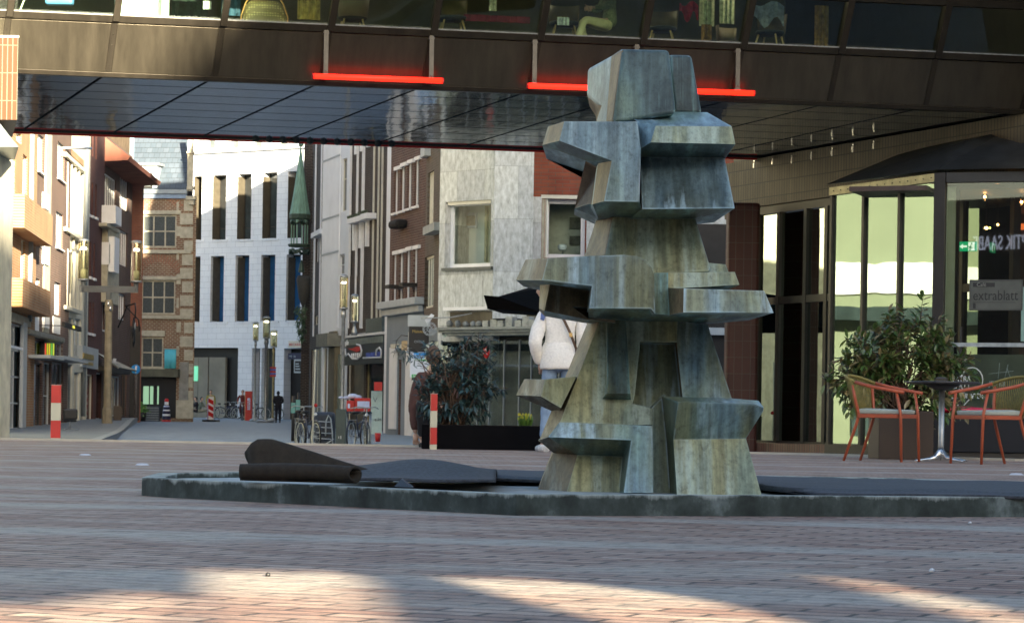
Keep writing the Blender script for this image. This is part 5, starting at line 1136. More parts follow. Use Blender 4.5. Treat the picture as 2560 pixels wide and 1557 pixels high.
for (cy, y0) in ((500, 0), (660, 0)):
    bm = BM(); s0, z0 = f.px(352, cy + 22, .03); s1, _ = f.px(440, cy + 22, .03)
    for k in range(19):
        u = k / 18; a_ = R(150 - 120 * u); cxs = (s0 + s1) / 2; rad = (s1 - s0) / 1.73; zc = z0 - rad * .5
        p = [(cxs + math.cos(a_ + e) * rr, -.03, zc + math.sin(a_ + e) * rr) for e, rr in ((-.028, rad), (.028, rad), (.028, rad + .42), (-.028, rad + .42))]; prism(bm, p, (0, .028, 0))
    mk('brick_arch', bm, brick('arch_brick', (.30, .15, .10), (.36, .19, .12), (.4, .33, .25), 5, 5, .0), r)
for (x0, y0, x1, y1, o_) in ((468, 330, 482, 478, .1), (466, 378, 484, 384, .2), (466, 466, 485, 474, .2), (464, 490, 488, 500, .25), (470, 500, 486, 512, .18)): pbox(f, r, 'stone_pilaster', x0, y0, x1, y1, M_stoneb, o_, bevel=.02)
pbox(f, r, 'stone_base', 440, 1000, 482, 1046, M_stoneb, .1); pbox(f, r, 'grey_plaster', 448, 905, 471, 1000, mat('grey_plaster', (.24, .24, .22), .8), .07)
pbox(f, r, 'ledge', 340, 922, 444, 942, mat('mossy_ledge', (.10, .10, .07), .8), .5)
t = f.root('banner', 'plain turquoise banner hanging on the front of the slate-roofed house', 'banner'); a, b, c, d = f.rect(411, 873, 440, 921, .25); bm = BM()
vs = [[bm.verts.new((a + (b - a) * i / 8, -.25 + .03 * math.sin(i * 1.9), z)) for z in (c, d)] for i in range(9)]
for i in range(8): bm.faces.new((vs[i][0], vs[i + 1][0], vs[i + 1][1], vs[i][1])).smooth = True
mk('cloth', bm, mat('turquoise', (.10, .50, .62), .7, amt=.12), t, solid=.01); bm = BM(); tube(bm, [(a - .1, -.25, d + .02), (b + .1, -.25, d + .02)], .02, 6); mk('rod', bm, M_steel, t)
for k, (x0, x1) in enumerate(((358, 372), (375, 383), (393, 397))): pbox(f, r, 'lit_doorway', x0, 965, x1, 1010, emis('pale_green_light', (.35, .6, .38), .1), -.10, .13)
# ---- white stone building
RV = .75
def whitewins():
    L = []
    for (x0, y0, x1, y1) in ((484, 441, 504, 600), (531, 438, 565, 600), (593, 435, 628, 599), (656, 431, 692, 596), (719, 428, 755, 595)): L.append((x0, y0, x1, y1, dict(rev=RV, fm=M_dark, fw=.07, pm=M_pane, nz=2, hr=.19)))
    for (x0, y0, x1, y1) in ((484, 641, 500, 805), (526, 640, 559, 805), (588, 638, 622, 805), (652, 637, 687, 804), (715, 636, 751, 804)): L.append((x0, y0, x1, y1, dict(rev=RV, fm=M_dark, fw=.07, pm=M_blue)))
    for (x0, x1) in ((505, 538), (560, 596), (622, 655), (684, 718), (742, 760)): L.append((x0, 338, x1, 371, dict(rev=RV, fm=M_offw, pm=M_pane2, nx=2)))
    return L
f, r = house('white_stone_building', 'large white stone building with tall slot windows closing the end of the street', 440, 166, 800, 159.6, S_white, whitewins() + [(440, 869, 594, 1055, dict(rev=RV, fm=M_dark, pm=M_black)), (629, 870, 687, 1055, dict(rev=RV, fm=M_dark, pm=M_pane)), (709, 871, 800, 1055, dict(rev=RV, fm=M_dark, pm=M_black))], 24, depth=14, group=None)
pbox(f, r, 'cornice', 440, 372, 800, 377, S_white, .25)
for (x0, x1) in ((531, 565), (593, 628), (656, 692), (719, 755), (484, 504)):
    for (y0, y1) in ((598, 603), (803, 808)): pbox(f, r, 'sill', x0 - 3, y0 - (x0 - 600) * .02, x1 + 3, y1 - (x0 - 600) * .02, S_white, .06)
    for (ya, yb) in ((440, 598), (642, 803)):
        a, b, c, d = f.rect(x0, ya, x1, yb); bm = BM(); bx(bm, a + .002, a + .03, .02, RV - .06, c + .02, d - .02); bx(bm, b - .03, b - .002, .02, RV - .06, c + .02, d - .02); mk('reveal_lining', bm, mat('bronze_reveal', (.075, .065, .047), .5), r)
for (x0, x1) in ((495, 519), (522, 562), (470, 494)): pbox(f, r, 'passage_wall', x0, 893, x1, 1050, mat('passage_render', (.22, .21, .17), .8, ns=.5), -.4, .6)
pbox(f, r, 'green_screen', 478, 915, 494, 952, emis('green_screen_light', (.2, .75, .45), .12), -.3, .35)
for k in range(2): pbox(f, r, 'column_shaft', (613, 649)[k], 869, (629, 653)[k], 1052, S_white, -.05, .5)
# sign + board on it
t = f.root('shop_sign', 'cream sign box with small red letters on the right of the white stone building', 'sign'); a, b, c, d = f.rect(721, 852, 764, 869, .5); bm = BM(); bx(bm, a, b, -.5, -.3, c, d); mk('sign_board', bm, M_offw, t)
textmesh('lettering', 'BECKER', .22, M_red, t, (a + .05, -.51, c + .12), sx=1.2)
a, b, c, d = f.rect(720, 882, 764, 898, .5); bm = BM(); bx(bm, a, b, -.5, -.3, c, d); mk('lower_board', bm, mat('navy', (.02, .02, .06), .5), t); textmesh('lettering', 'ME  36', .18, M_lgrey, t, (a + .1, -.51, c + .12))
t = f.root('poster_case', 'square pale-framed black notice case hanging beside the white stone building', 'sign'); a, b, c, d = f.rect(735, 898, 760, 932, 1.2); bm = BM(); bx(bm, a, b, -1.2, -1.1, c, d); mk('frame', bm, M_lgrey, t)
bm = BM(); bx(bm, a + .07, b - .07, -1.21, -1.201, c + .1, d - .1); mk('board', bm, M_black, t)
for k, (q, w_) in enumerate(((.62, .25), (.45, .3), (.25, .36))): bm = BM(); bx(bm, a + .12, a + .12 + w_, -1.216, -1.211, c + (d - c) * q, c + (d - c) * q + .07); mk('print', bm, M_lgrey, t)
# ---- right row ---------------------------------------------------------------
f, r = house('narrow_brick_house', 'very narrow dark brick house right of the copper turret', 771, 126, 803, 121, B_dark, [
    (786, 362, 792, 432, FW), (778, 380, 782, 560, FW), (790, 595, 796, 655, FW), (778, 600, 782, 780, FW), (786, 788, 795, 812, dict(fm=M_offw)), (777, 872, 802, 1050, dict(fm=M_offw, pm=M_dark, nx=2))], 15.5)
for x in (784.5, 799): pbox(f, r, 'white_strip', x, 352, x + 1.8, 840, M_white, .05)
pbox(f, r, 'flower_box', 777, 578, 798, 590, M_white, .4)
# turret
tc = W(749, 560, 128); t = thing('copper_turret', 'green copper spire on open arches corbelled from the corner of the narrow brick house', 'turret', (tc.x, tc.y, 0))
M_cop = mat('green_copper', (.19, .34, .26), .6, .1, ns=2.5, amt=.35, st=(5, 5, .5)); M_copd = mat('dark_copper', (.05, .085, .065), .5, .2)
zt_, zb_ = W(749, 368, 128).z, W(749, 536, 128).z; H = zt_ - zb_
bm = BM(); lathe(bm, [(.52, 0), (.47, H * .06), (.38, H * .22), (.28, H * .42), (.18, H * .65), (.08, H * .88), (.03, H)], (0, 0, zb_), 8, sm=False); mk('spire', bm, M_cop, t)
bm = BM(); lathe(bm, [(.46, -.28), (.52, -.2), (.52, -.02), (.48, -.0)], (0, 0, zb_), 8, sm=False); mk('spire_base', bm, M_copd, t)
z2 = W(749, 612, 128).z; bm = BM(); lathe(bm, [(.50, -.12), (.56, -.03), (.56, .03)], (0, 0, z2), 8, sm=False); mk('ledge', bm, M_copd, t)
for k in range(6):
    a = k * math.pi / 3 + .3; c = (.40 * math.cos(a), .40 * math.sin(a)); bm = BM(); lathe(bm, [(.05, z2 + .03), (.035, z2 + .1), (.035, zb_ - .5), (.07, zb_ - .29)], (c[0], c[1], 0), 8); mk('column', bm, M_cop, t)
    a2 = a + math.pi / 3; bm = BM(); P = [(.42 * math.cos(a + (a2 - a) * u), .42 * math.sin(a + (a2 - a) * u), zb_ - .5 + .2 * math.sin(u * math.pi)) for u in [q / 6 for q in range(7)]]; tube(bm, P, .05, 5)
    mk('arch', bm, M_copd, t); P = [(q[0] * 1.1, q[1] * 1.1, q[2] - (zb_ - z2) + .05 + .0) for q in P]; bm = BM(); tube(bm, P, .07, 5); mk('lower_arch', bm, M_copd, t)
bm = BM(); lathe(bm, [(.16, -1.35), (.14, -1.25), (.10, -.95), (.03, -.75)], (.12, 0, z2), 10); mk('bell', bm, M_copd, t)
bm = BM(); lathe(bm, [(.02, -3.2), (.25, -2.6), (.38, -1.7), (.3, -1.5)], (.25, .1, z2), 8); mk('corbel', bm, mat('dark_stone', (.05, .05, .045), .8), t)
bm = BM(); ball(bm, (0, 0, zt_ + .12), .13, seg=10); tube(bm, [(0, 0, zt_), (0, 0, zt_ + .8)], .03, 6); mk('finial', bm, M_cop, t)
iv = W(757, 790, 127); t = thing('hanging_plant', 'drooping green plant hanging from the corner house beside the white building', 'plant', iv); lb = BM()
for k in range(240):
    u = rng.random(); p = Vector((rng.uniform(-.38, .22) * (1 - .55 * u), rng.uniform(-.3, .3), .45 - 1.6 * u ** 1.4 + rng.uniform(-.1, .1))); leaf(lb, p, Vector((rng.uniform(-1, .4), rng.uniform(-1, .5), rng.uniform(-1.2, .1))), Vector((0, 0, 1)), .22, .09)
mk('foliage', lb, leafmat('ivy_leaf', (.03, .07, .03), (.06, .12, .06), (.09, .16, .08)), t); bm = BM(); tube(bm, [(.25, .1, .4), (0, 0, .3), (-.15, 0, -.3), (-.2, 0, -.9)], .02, 5); mk('stems', bm, M_stem, t)
M_rib = mat('white_ribbed_cladding', (.78, .81, .84), .5, ns=1, amt=.06)
f, r = house('white_ribbed_building', 'white building with vertical ribbed cladding and one column of windows', 801, 113, 868, 108, M_rib, [(855, 397, 867, 528, dict(fm=M_offw, nz=2, hr=.62)), (848, 636, 861, 687, dict(fm=M_white, nz=2)), (848, 700, 860, 760, dict(fm=M_white)),
    (806, 868, 817, 1075, dict(fm=M_offw, pm=mat('brown_glass', (.08, .06, .04), .2))), (820, 862, 829, 1075, dict(fm=M_offw)), (849, 828, 859, 834, dict(fm=M_offw, pm=M_stoneb))], 20)
sA, sB = f.s(803), f.s(846)
bm = BM()
k = sA
while k < sB: bx(bm, k, k + .075, -.06, -.002, f.z(820, 845), 15.4); k += .155
mk('ribs', bm, M_rib, r)
for y in (402, 548, 636): 
    bm = BM(); bx(bm, sA, sB, -.075, -.062, f.z(820, y) - .03, f.z(820, y) + .05); mk('rib_rail', bm, M_lgrey, r)
pbox(f, r, 'grey_canopy', 790, 834, 818, 866, mat('brown_grey_metal', (.17, .17, .14), .6), .6); pbox(f, r, 'brown_pier', 819, 828, 835, 1078, mat('brown_pier', (.14, .12, .075), .7, ns=2), .25, bevel=.05); pbox(f, r, 'green_pier', 838, 886, 849, 1078, mat('sage_pier', (.22, .25, .20), .7), .1)
pbox(f, r, 'white_fascia', 840, 818, 868, 838, M_white, .12)
f, r = house('dark_brick_building', 'dark brick building with long white vertical lines and flower boxes', 866, 104, 962, 98, B_dark, [
    (874, 330, 882, 540, dict(fm=M_dark)), (890, 330, 897, 530, dict(fm=M_dark)), (905, 330, 912, 528, dict(fm=M_dark)), (874, 562, 881, 690, dict(fm=M_dark)), (888, 560, 896, 690, dict(fm=M_dark)), (903, 556, 910, 690, dict(fm=M_dark)),
    (869, 830, 955, 852, dict(fm=M_white, pm=M_pane)), (868, 905, 909, 1090, dict(fm=M_offw, pm=mat('shop_interior', (.06, .045, .025), .4, ns=1.5, amt=.8))), (914, 905, 957, 1090, dict(fm=mat('ochre_frame', (.34, .28, .13), .6), pm=M_pane))], 20)
for x in (871.5, 888.5, 902, 905, 930, 942, 951): pbox(f, r, 'white_line', x, 350, x + 1.3, 820, M_offw if x > 920 else M_white, .06)
for (x0, x1, y0, y1) in ((868, 883, 546, 558), (883, 900, 541, 554), (900, 917, 534, 548)):
    o = pbox(f, r, 'flower_box', x0, y0, x1 - 1, y1, M_white, .4); lb = BM(); a, b, c, d = f.rect(x0, y0, x1, y1, .3)
    for k in range(30): leaf(lb, Vector((rng.uniform(a, b), -.25, d)), Vector((rng.uniform(-1, 1), -.5, 1)), Vector((0, -1, 0)), .16, .08)
    mk('plants', lb, leafmat('box_leaf', (.03, .06, .03), (.06, .1, .05), (.1, .13, .08)), o)
for (x0, x1, y0, y1) in ((885, 889, 352, 386), (899, 904, 350, 378), (915, 919, 350, 368), (880, 883, 562, 626), (896, 899, 556, 620), (912, 916, 552, 616)): pbox(f, r, 'white_shutter', x0, y0, x1, y1, M_white, .12)
pbox(f, r, 'white_cornice', 856, 834, 960, 840, M_white, .6); pbox(f, r, 'dark_balcony', 914, 795, 955, 832, mat('smoky_balcony', (.07, .09, .09), .3), .5)
# shop sign with the red and white picture
t = f.root('shop_sign', 'wide dark shop sign board with white lettering and a red and white picture', 'sign'); a, b, c, d = f.rect(853, 842, 958, 910, .7)
bm = BM(); bx(bm, a, b, -.7, -.55, c, d); mk('sign_board', bm, mat('blue_black', (.02, .03, .04), .4, amt=.4), t)
bm = BM(); bx(bm, a, b, -.72, -.701, d - .28, d - .05); mk('letter_strip', bm, mat('grey_green_strip', (.16, .19, .17), .6), t)
textmesh('lettering', 'klassetsegidilan', .30, M_white, t, (a + .05, -.73, d - .26), sx=.72)
W_ = b - a; Hh = d - c
bm = BM(); pts = [(.20, .62), (.30, .60), (.38, .66), (.45, .67), (.50, .60), (.48, .50), (.40, .46), (.32, .52), (.24, .56)]; prism(bm, [(a + W_ * p[0], -.735, c + Hh * p[1]) for p in pts], (0, .01, 0)); mk('red_shape', bm, M_red, t)
bm = BM(); tube(bm, [(a + W_ * x, -.73, c + Hh * z) for x, z in ((.12, .62), (.14, .34), (.2, .42), (.3, .22), (.42, .2), (.5, .3), (.52, .5), (.48, .7), (.40, .74))], .035, 5)
for k in range(5): tube(bm, [(a + W_ * (.28 + k * .045), -.73, c + Hh * .42), (a + W_ * (.29 + k * .045), -.73, c + Hh * .24)], .03, 5)
tube(bm, [(a + W_ * x, -.73, c + Hh * z) for x, z in ((.56, .22), (.97, .2), (.97, .45), (.93, .55), (.87, .48), (.86, .28))], .035, 5); mk('white_drawing', bm, M_white, t)
bm = BM(); bx(bm, a + W_ * .62, a + W_ * .95, -.722, -.702, c + Hh * .22, c + Hh * .4); mk('blue_picture', bm, mat('sign_blue', (.06, .10, .4), .5, ns=8, amt=.8), t)
f, r = house('white_end_wall', 'narrow bright white strip of wall between the dark brick and brown brick houses', 958, 92, 976, 90.5, M_rib, [], 15.5)
f, r = house('four_window_house', 'brown brick house with rows of four white windows above a grey ground floor', 968, 88, 1059, 83.5, B_brown, [
    (985, 420, 994, 532, dict(sill=.08, **FW)), (1001, 411, 1012, 527, dict(sill=.08, **FW)), (1018, 403, 1029, 521, dict(sill=.08, **FW)), (1036, 395, 1047, 515, dict(sill=.08, **FW)),
    (981, 631, 990, 753, dict(sill=.08, **FW)), (997, 627, 1008, 750, dict(sill=.08, **FW)), (1014, 621, 1025, 747, dict(sill=.08, **FW)), (1033, 617, 1043, 744, dict(sill=.08, **FW)),
    (998, 905, 1008, 1100, dict(fm=M_lgrey, pm=M_dark)), (1032, 920, 1050, 1098, dict(fm=M_lgrey, pm=mat('cream_door', (.35, .34, .24), .6)))], 20)
for (xa, y0) in ((984, 416), (1000, 407), (1017, 399), (1035, 391), (980, 627), (996, 623), (1013, 617), (1032, 613)): pbox(f, r, 'window_hood', xa, y0, xa + 14, y0 + 9, M_white, .08)
M_gf = mat('slate_grey_render', (.20, .24, .28), .8, ns=.7, amt=.12)
a = 0; zc = f.z(1010, 760)
for (x0, x1) in ((960, 998), (1008, 1032), (1050, 1059)): 
    s0, s1 = max(0, f.s(x0)), min(f.L, f.s(x1)); bm = BM(); bx(bm, s0, s1, -.06, -.002, -.5, zc); mk('ground_floor_render', bm, M_gf, r)
zl = f.z(1010, 898); bm = BM(); bx(bm, f.s(998) + .001, f.s(1008) - .001, -.06, -.002, zl, zc); bx(bm, f.s(1032) + .001, f.s(1050) - .001, -.06, -.002, zl - .2, zc); mk('ground_floor_lintel', bm, M_gf, r)
bm = BM(); bx(bm, -.2, f.L + .1, -.4, -.061, zc - .12, zc + .12); bx(bm, -.1, f.L, -.25, -.061, zc - .35, zc - .121); mk('cornice', bm, M_lgrey, r, bevel=.03)
pbox(f, r, 'white_pilaster', 972, 868, 988, 1072, M_white, .12); pbox(f, r, 'pilaster_lamp', 976, 860, 988, 870, M_offw, .3); pbox(f, r, 'white_pilaster', 1012, 868, 1030, 1105, M_white, .12); pbox(f, r, 'white_pilaster', 1050, 850, 1062, 1105, M_white, .12)
for (x, y) in ((963, 712), (997, 707)): pbox(f, r, 'floodlight', x, y, x + 9, y + 9, M_dark, .5)
pbox(f, r, 'wall_plant', 969, 550, 990, 570, mat('black_foliage', (.01, .01, .01), .9), .4, bevel=.1)
f5, r5 = house('olive_brick_house', 'narrow olive-brown brick house with a cream window band, left of the travertine building', 1056, 82.5, 1092, 79.5, B_olive, [(1069, 430, 1084, 560, dict(fm=M_offw, nx=3, pm=M_offw)), (1059, 640, 1084, 770, dict(fm=M_offw, nx=4, fw=.08, pm=M_pane2))], 20)
pbox(f5, r5, 'flower_box', 1057, 562, 1085, 582, mat('concrete', (.33, .35, .34), .8), .35); pbox(f5, r5, 'metal_box', 1051, 366, 1061, 392, M_lgrey, .2); pbox(f5, r5, 'gutter_box', 1020, 826, 1060, 856, M_lgrey, .5)
# ---- travertine building on the right
WB = dict(fm=M_white, fw=.10)
f, r = house('travertine_building', 'mottled grey travertine building with large white-framed windows and a brick panel', 1091, 76.2, 1228, 74.8, S_trav, [(1112, 502, 1227, 668, dict(rev=.3, pm=M_hglass, fm=M_white, fw=.12))], 13, depth=6, group=None, inner=False)
fa = f
zc = f.z(1150, 772); 
a, b = f.s(1105), f.s(1229)
pbox(f, r, 'roller_blind_box', 1119, 500, 1227, 511, M_offw, -.05, .2); pbox(f, r, 'window_ledge', 1103, 668, 1227, 675, mat('dark_stone_sill', (.12, .13, .12), .6), .12)
# room behind the glass
def room(fr, rt, x0, y0, x1, y1, wallc, name):
    a, b, c, d = fr.rect(x0, y0, x1, y1); bm = BM(); bx(bm, a - .5, b + 1.0, 1.3, 1.35, c - .3, d + .6); mk(name + '_back_wall', bm, wallc, rt)
    return a, b, c, d
M_room = mat('room_wall', (.85, .88, .78), .9, ns=.5, amt=.1)
a, b, c, d = room(f, r, 1130, 515, 1227, 655, M_room, 'room')
pbox(f, r, 'picture_frame', 1148, 532, 1190, 570, M_white, -1.22, 1.29); pbox(f, r, 'picture', 1154, 540, 1186, 564, mat('picture_print', (.38, .33, .25), .7, ns=3, amt=.4), -1.18, 1.215)
pbox(f, r, 'door_edge', 1211, 515, 1216, 655, mat('door_edge', (.45, .42, .28), .7), -1.1, 1.2)
fb_ = Fr(PX(1227, 73.9), PX(1325, 73.9)); rb2 = r
def sub(fr, m, name, z0, z1, dep=.9, parent=None):
    bm = BM(); v = bx(bm, 0, fr.L, 0, dep, z0, z1); o = mk(name, bm, m, None); o.location = (fr.o.x, fr.o.y, 0); o.rotation_euler = (0, 0, fr.rz); return o
t = fb_.root('travertine_pier', 'broad projecting travertine pier between the window and the red brick panel', 'pier')
bm = BM(); bx(bm, 0, fb_.L, 0, 2.4, f.z(1150, 800), 13); mk('cladding', bm, S_trav, t)
fc, rc = house('brick_panel_house', 'red brick wall panel above a white-framed window, right of the travertine pier', 1325, 75.2, 1870, 75.2, B_red, [(1362, 498, 1463, 645, dict(rev=.3, pm=M_hglass, fm=M_white, fw=.12)), (1330, 835, 1395, 1100, dict(fm=M_dark))], 13, depth=6, group=None, inner=False)
zq = fc.z(1340, 490)
for (x0, x1) in ((1325, 1353), (1466, 1870)): pbox(fc, rc, 'stone_cladding', x0, 492, x1, 690, S_trav, .06)
pbox(fc, rc, 'window_lintel', 1353, 488, 1466, 497, M_offw, .05); pbox(fc, rc, 'beige_jamb', 1354, 498, 1361, 660, M_stoneb, .03)
room(fc, rc, 1362, 505, 1463, 645, mat('dim_room_wall', (.42, .46, .38), .9), 'room')
for (x0, y0, x1, y1) in ((1424, 544, 1458, 572), (1424, 590, 1456, 612)): pbox(fc, rc, 'picture', x0, y0, x1, y1, mat('dim_picture', (.10, .11, .08), .7, ns=6, amt=.6), -1.22, 1.29)
t = fc.root('table_lamp', 'white glass table lamp standing behind the window of the brick panel house', 'lamp'); s, z = fc.px(1406, 618, -.7)
bm = BM(); lathe(bm, [(.10, -.10), (.13, -.06), (.13, .04), (.10, .08), (.0, .09)], (s, .7, z), 14); mk('lamp_shade', bm, mat('opal_glass', (.65, .75, .75), .3), t); bm = BM(); lathe(bm, [(.08, -.32), (.02, -.28), (.02, -.1)], (s, .7, z), 10); mk('foot', bm, M_chrome, t)
pbox(fc, rc, 'dark_soffit_wall', 1500, 700, 1869, 1100, M_dark, .3); pbox(fc, rc, 'pale_band', 1600, 818, 1869, 836, M_lgrey, .5); pbox(fc, rc, 'upper_dark_wall', 1660, 560, 1869, 690, M_dark, .2)
# white beam seen right of the neck
bm = BM(); prism(bm, [fc and W(1738, 548, 70), W(1784, 530, 69), W(1784, 540, 69), W(1738, 560, 70)], (0, .2, 0)); o = mk('white_beam', bm, M_white); tag(o, 'short slanting white beam seen between the sculpture neck and the tiled column', 'beam')
# shop base
t = f.root('glazed_shop', 'dark glass shop front under the travertine building with a rocky ledge and stone canopy', 'shop front')
M_rock = mat('grey_rock_relief', (.20, .22, .22), .7, ns=3, amt=.6, bump=.8)
a = f.s(1080, 800, .6); b = f.s(1500, 800, .6)
bm = BM(); bx(bm, a + .1, f.s(1229), -.25, .1, f.z(1150, 776, .2), f.z(1150, 768, .2)); mk('white_strip', bm, M_white, t)
z0, z1, z2, z3 = f.z(1250, 836, .9), f.z(1250, 822, .9), f.z(1250, 812, .9), f.z(1250, 776, .2)
bm = BM(); bx(bm, a + .2, b, -.05, .5, z2 - .1, z3 - .01); mk('relief_wall', bm, mat('dark_marble', (.09, .08, .06), .4, ns=1.6, amt=.7, st=(1, 1, .3)), t)
bm = BM()
for k in range(3):
    zz = (z0, (z0 + z1) / 2, z1)[k]; bx(bm, a + .35 - k * .05, b, -.55 - k * .1, .3, zz, zz + (z1 - z0) * .5 - .004)
mk('stone_canopy', bm, mat('grey_canopy_stone', (.24, .26, .25), .6, ns=4), t)
rk = random.Random(5)
for k in range(15):
    s = a + .5 + k * .30 + rk.uniform(-.05, .05); bm = BM(); h = rk.choice((.18, .28, .22)); wd = rk.choice((.24, .2, .15))
    bmesh.ops.create_icosphere(bm, subdivisions=2, radius=1) if k < 5 else bx(bm, -1, 1, -1, 1, -1, 1)
    for v in bm.verts: v.co = Vector((s + v.co.x * wd * .5, -.4 + v.co.y * .12, z1 + (z1 - z0) * .5 + h * .5 + v.co.z * h * .5)) + Vector((1, 1, 1)) * .02 * noise.noise(v.co * 3)
    mk('stone_block', bm, M_rock if k < 5 else mat('pale_block', (.34, .36, .34), .7, ns=6, amt=.4), t)
bm = BM(); bx(bm, a + .6, b, .3, .4, -.5, z0); mk('dark_interior', bm, mat('shop_dark', (.02, .026, .026), .5), t)
xs = [1105, 1160, 1196, 1226, 1262, 1300, 1330, 1365, 1400, 1440]
for x0, x1 in zip(xs, xs[1:]):
    s0, s1 = f.s(x0), f.s(x1); bm = BM(); bx(bm, s0 + .03, s1 - .03, -.02, .0, -.5, z0 - .15); mk('glass_leaf', bm, glass('shop_glass', (.55, .65, .62), .12, .02), t)
    bm = BM(); bx(bm, s0 - .014, s0 + .014, -.05, .03, -.5, z0 - .12); mk('glass_edge', bm, M_grey, t)
s, z = f.px(1213, 880, .1); bm = BM(); lathe(bm, [(.0, -.02), (.14, -.02), (.14, .0), (0, 0)], (0, 0, 0), 24); o = mk('round_sticker', bm, M_red, t); o.location = (s, -.06, z); o.rotation_euler = (R(90), 0, 0); o.scale = (.9, 1.25, 1)
bm = BM(); 
for p in (((-.07, .04), (0, .09), (.04, .02)), ((-.08, -.05), (-.02, 0), (.07, -.07)), ((0, .09), (.07, .11))): tube(bm, [(s + x, -.09, z + y) for x, y in p], .011, 5)
mk('sticker_drawing', bm, M_white, t)
# black awning over the person
t = thing('black_awning', 'black sloping market awning jutting in behind the sculpture above the person', 'awning')
P = [W(1209, 738, 52), W(1246, 741, 52), W(1352, 710, 55), W(1500, 690, 57), W(1500, 812, 52), W(1352, 781, 52), W(1219, 772, 52)]
bm = BM(); prism(bm, P, (.3, 2.2, .0)); mk('canvas', bm, M_canvas, t)
bm = BM(); q = W(1480, 800, 53); tube(bm, [(q.x, q.y, -.2), q], .04, 8); mk('post', bm, M_dark, t)
# round clock-like sign, Reformhaus sign, OHNE board
t = thing('round_lattice_sign', 'round wrought-iron sign with white circular tracery at the corner of the travertine building', 'sign'); p = W(1074, 822, 74)
bm = BM()
for rr in (.19, .16, .07): tube(bm, [p + Vector((rr * math.cos(a), 0, rr * math.sin(a))) for a in [k * math.pi / 12 for k in range(24)]], .008, 5, closed=True)
for k in range(12): a = k * math.pi / 6; tube(bm, [p + Vector((.07 * math.cos(a), 0, .07 * math.sin(a))), p + Vector((.16 * math.cos(a + .2), 0, .16 * math.sin(a + .2)))], .006, 4)
tube(bm, [p + Vector((-.05, 0, .06)), p + Vector((0, 0, -.05)), p + Vector((.05, 0, .06))], .009, 5)
mk('tracery', bm, M_lgrey, t); bm = BM(); prism(bm, [W(1062, 800, 74.2), W(1078, 784, 74.2), W(1086, 788, 74.2), W(1068, 812, 74.2)], (0, .1, 0)); mk('floodlight', bm, M_white, t)
bm = BM(); tube(bm, [p + Vector((-.25, .1, .3)), p + Vector((.6, .1, .34)), W(1180, 783, 74.2)], .018, 5); mk('bracket', bm, M_steel, t)
t = thing('projecting_sign', 'white projecting sign with a blue top stripe reading Reformhaus and a green foot', 'sign', W(1053, 912, 72))
k_ = 72 / F; hw, hh = 28 * k_, 32 * k_
bm = BM(); bx(bm, -hw, hw, 0, .1, -hh, hh); mk('panel', bm, mat('sign_white', (.72, .75, .82), .4, amt=.04), t)
bm = BM(); bx(bm, -hw + .1, hw, -.006, -.001, hh - .17, hh - .01); mk('blue_stripe', bm, mat('sign_cyan', (.03, .30, .72), .4), t)
bm = BM(); prism(bm, [(-hw + .07, -.006, hh - .20), (hw - .08, -.006, hh - .20), (hw - .1, -.006, hh - .26), (0, -.006, hh - .235)], (0, .004, 0)); bx(bm, -hw + .05, hw, -.006, -.001, -hh, -hh + .09); mk('green_stripe', bm, mat('sign_green', (.08, .40, .12), .4), t)
textmesh('lettering', 'Reformhaus', .115, M_white, t, (-hw + .12, -.010, hh - .14), sx=.9); textmesh('lettering', 'bewusst', .075, M_grey, t, (-.1, -.006, .02)); textmesh('lettering', 'natur', .075, M_grey, t, (-.02, -.006, -.1)); textmesh('lettering', 'bioladen', .09, M_white, t, (-hw + .09, -.010, -hh + .015))
bm = BM(); bx(bm, -hw + .05, hw, .0, .12, -hh - .07, -hh - .001); mk('base', bm, M_dark, t); bm = BM(); tube(bm, [(.2, .05, hh), (.2, .05, hh + .25)], .02, 6); mk('hanger', bm, M_white, t)
t = thing('black_sign_board', 'black shop board with gold script and the word OHNE behind the Reformhaus sign', 'sign', W(1047, 850, 78)); k_ = 78 / F
bm = BM(); bx(bm, -25 * k_, 25 * k_, 0, .1, -.45, 34 * k_); mk('board', bm, M_black, t); textmesh('lettering', 'Maison', .12, mat('gilt', (.45, .33, .1), .4, .5), t, (-.2, -.012, .22)); textmesh('lettering', 'OHNE', .10, M_lgrey, t, (-.14, -.012, -.08), spacing=1.2)
bm = BM(); bx(bm, -28 * k_, 28 * k_, -.05, .2, 34 * k_, 62 * k_); mk('metal_hood', bm, M_lgrey, t)
t = thing('menu_board', 'small pale wooden board hanging left of the Reformhaus sign', 'sign', W(1011, 864, 80)); bm = BM(); bx(bm, -.09, .09, 0, .05, -.15, .15); mk('board', bm, mat('pale_wood', (.55, .40, .22), .6), t)
bm = BM(); tube(bm, [(.1, .02, .3), (-.1, .02, .32), (-.25, .02, .15), (-.27, .02, -.1), (-.15, .02, -.3)], .012, 5); mk('iron_ring', bm, M_dark, t)
t = thing('white_lantern_plant', 'pale flower arrangement glowing behind the dark shrub under the canopy', 'plant', W(1100, 905, 70)); lb = BM()
for k in range(90): leaf(lb, Vector((rng.gauss(0, .17), rng.gauss(0, .1), rng.gauss(0, .28))), Vector((rng.uniform(-1, 1), -.4, rng.uniform(-1, 1))), Vector((0, -1, 0)), .16, .11)
mk('foliage', lb, leafmat('white_petal', (.5, .52, .42), (.65, .65, .52), (.55, .58, .4)), t); bm = BM(); tube(bm, [(0, 0, -1.3), (0, 0, .1)], .03, 6); mk('stem', bm, M_stem, t)  # the foliage mesh here is pale petals

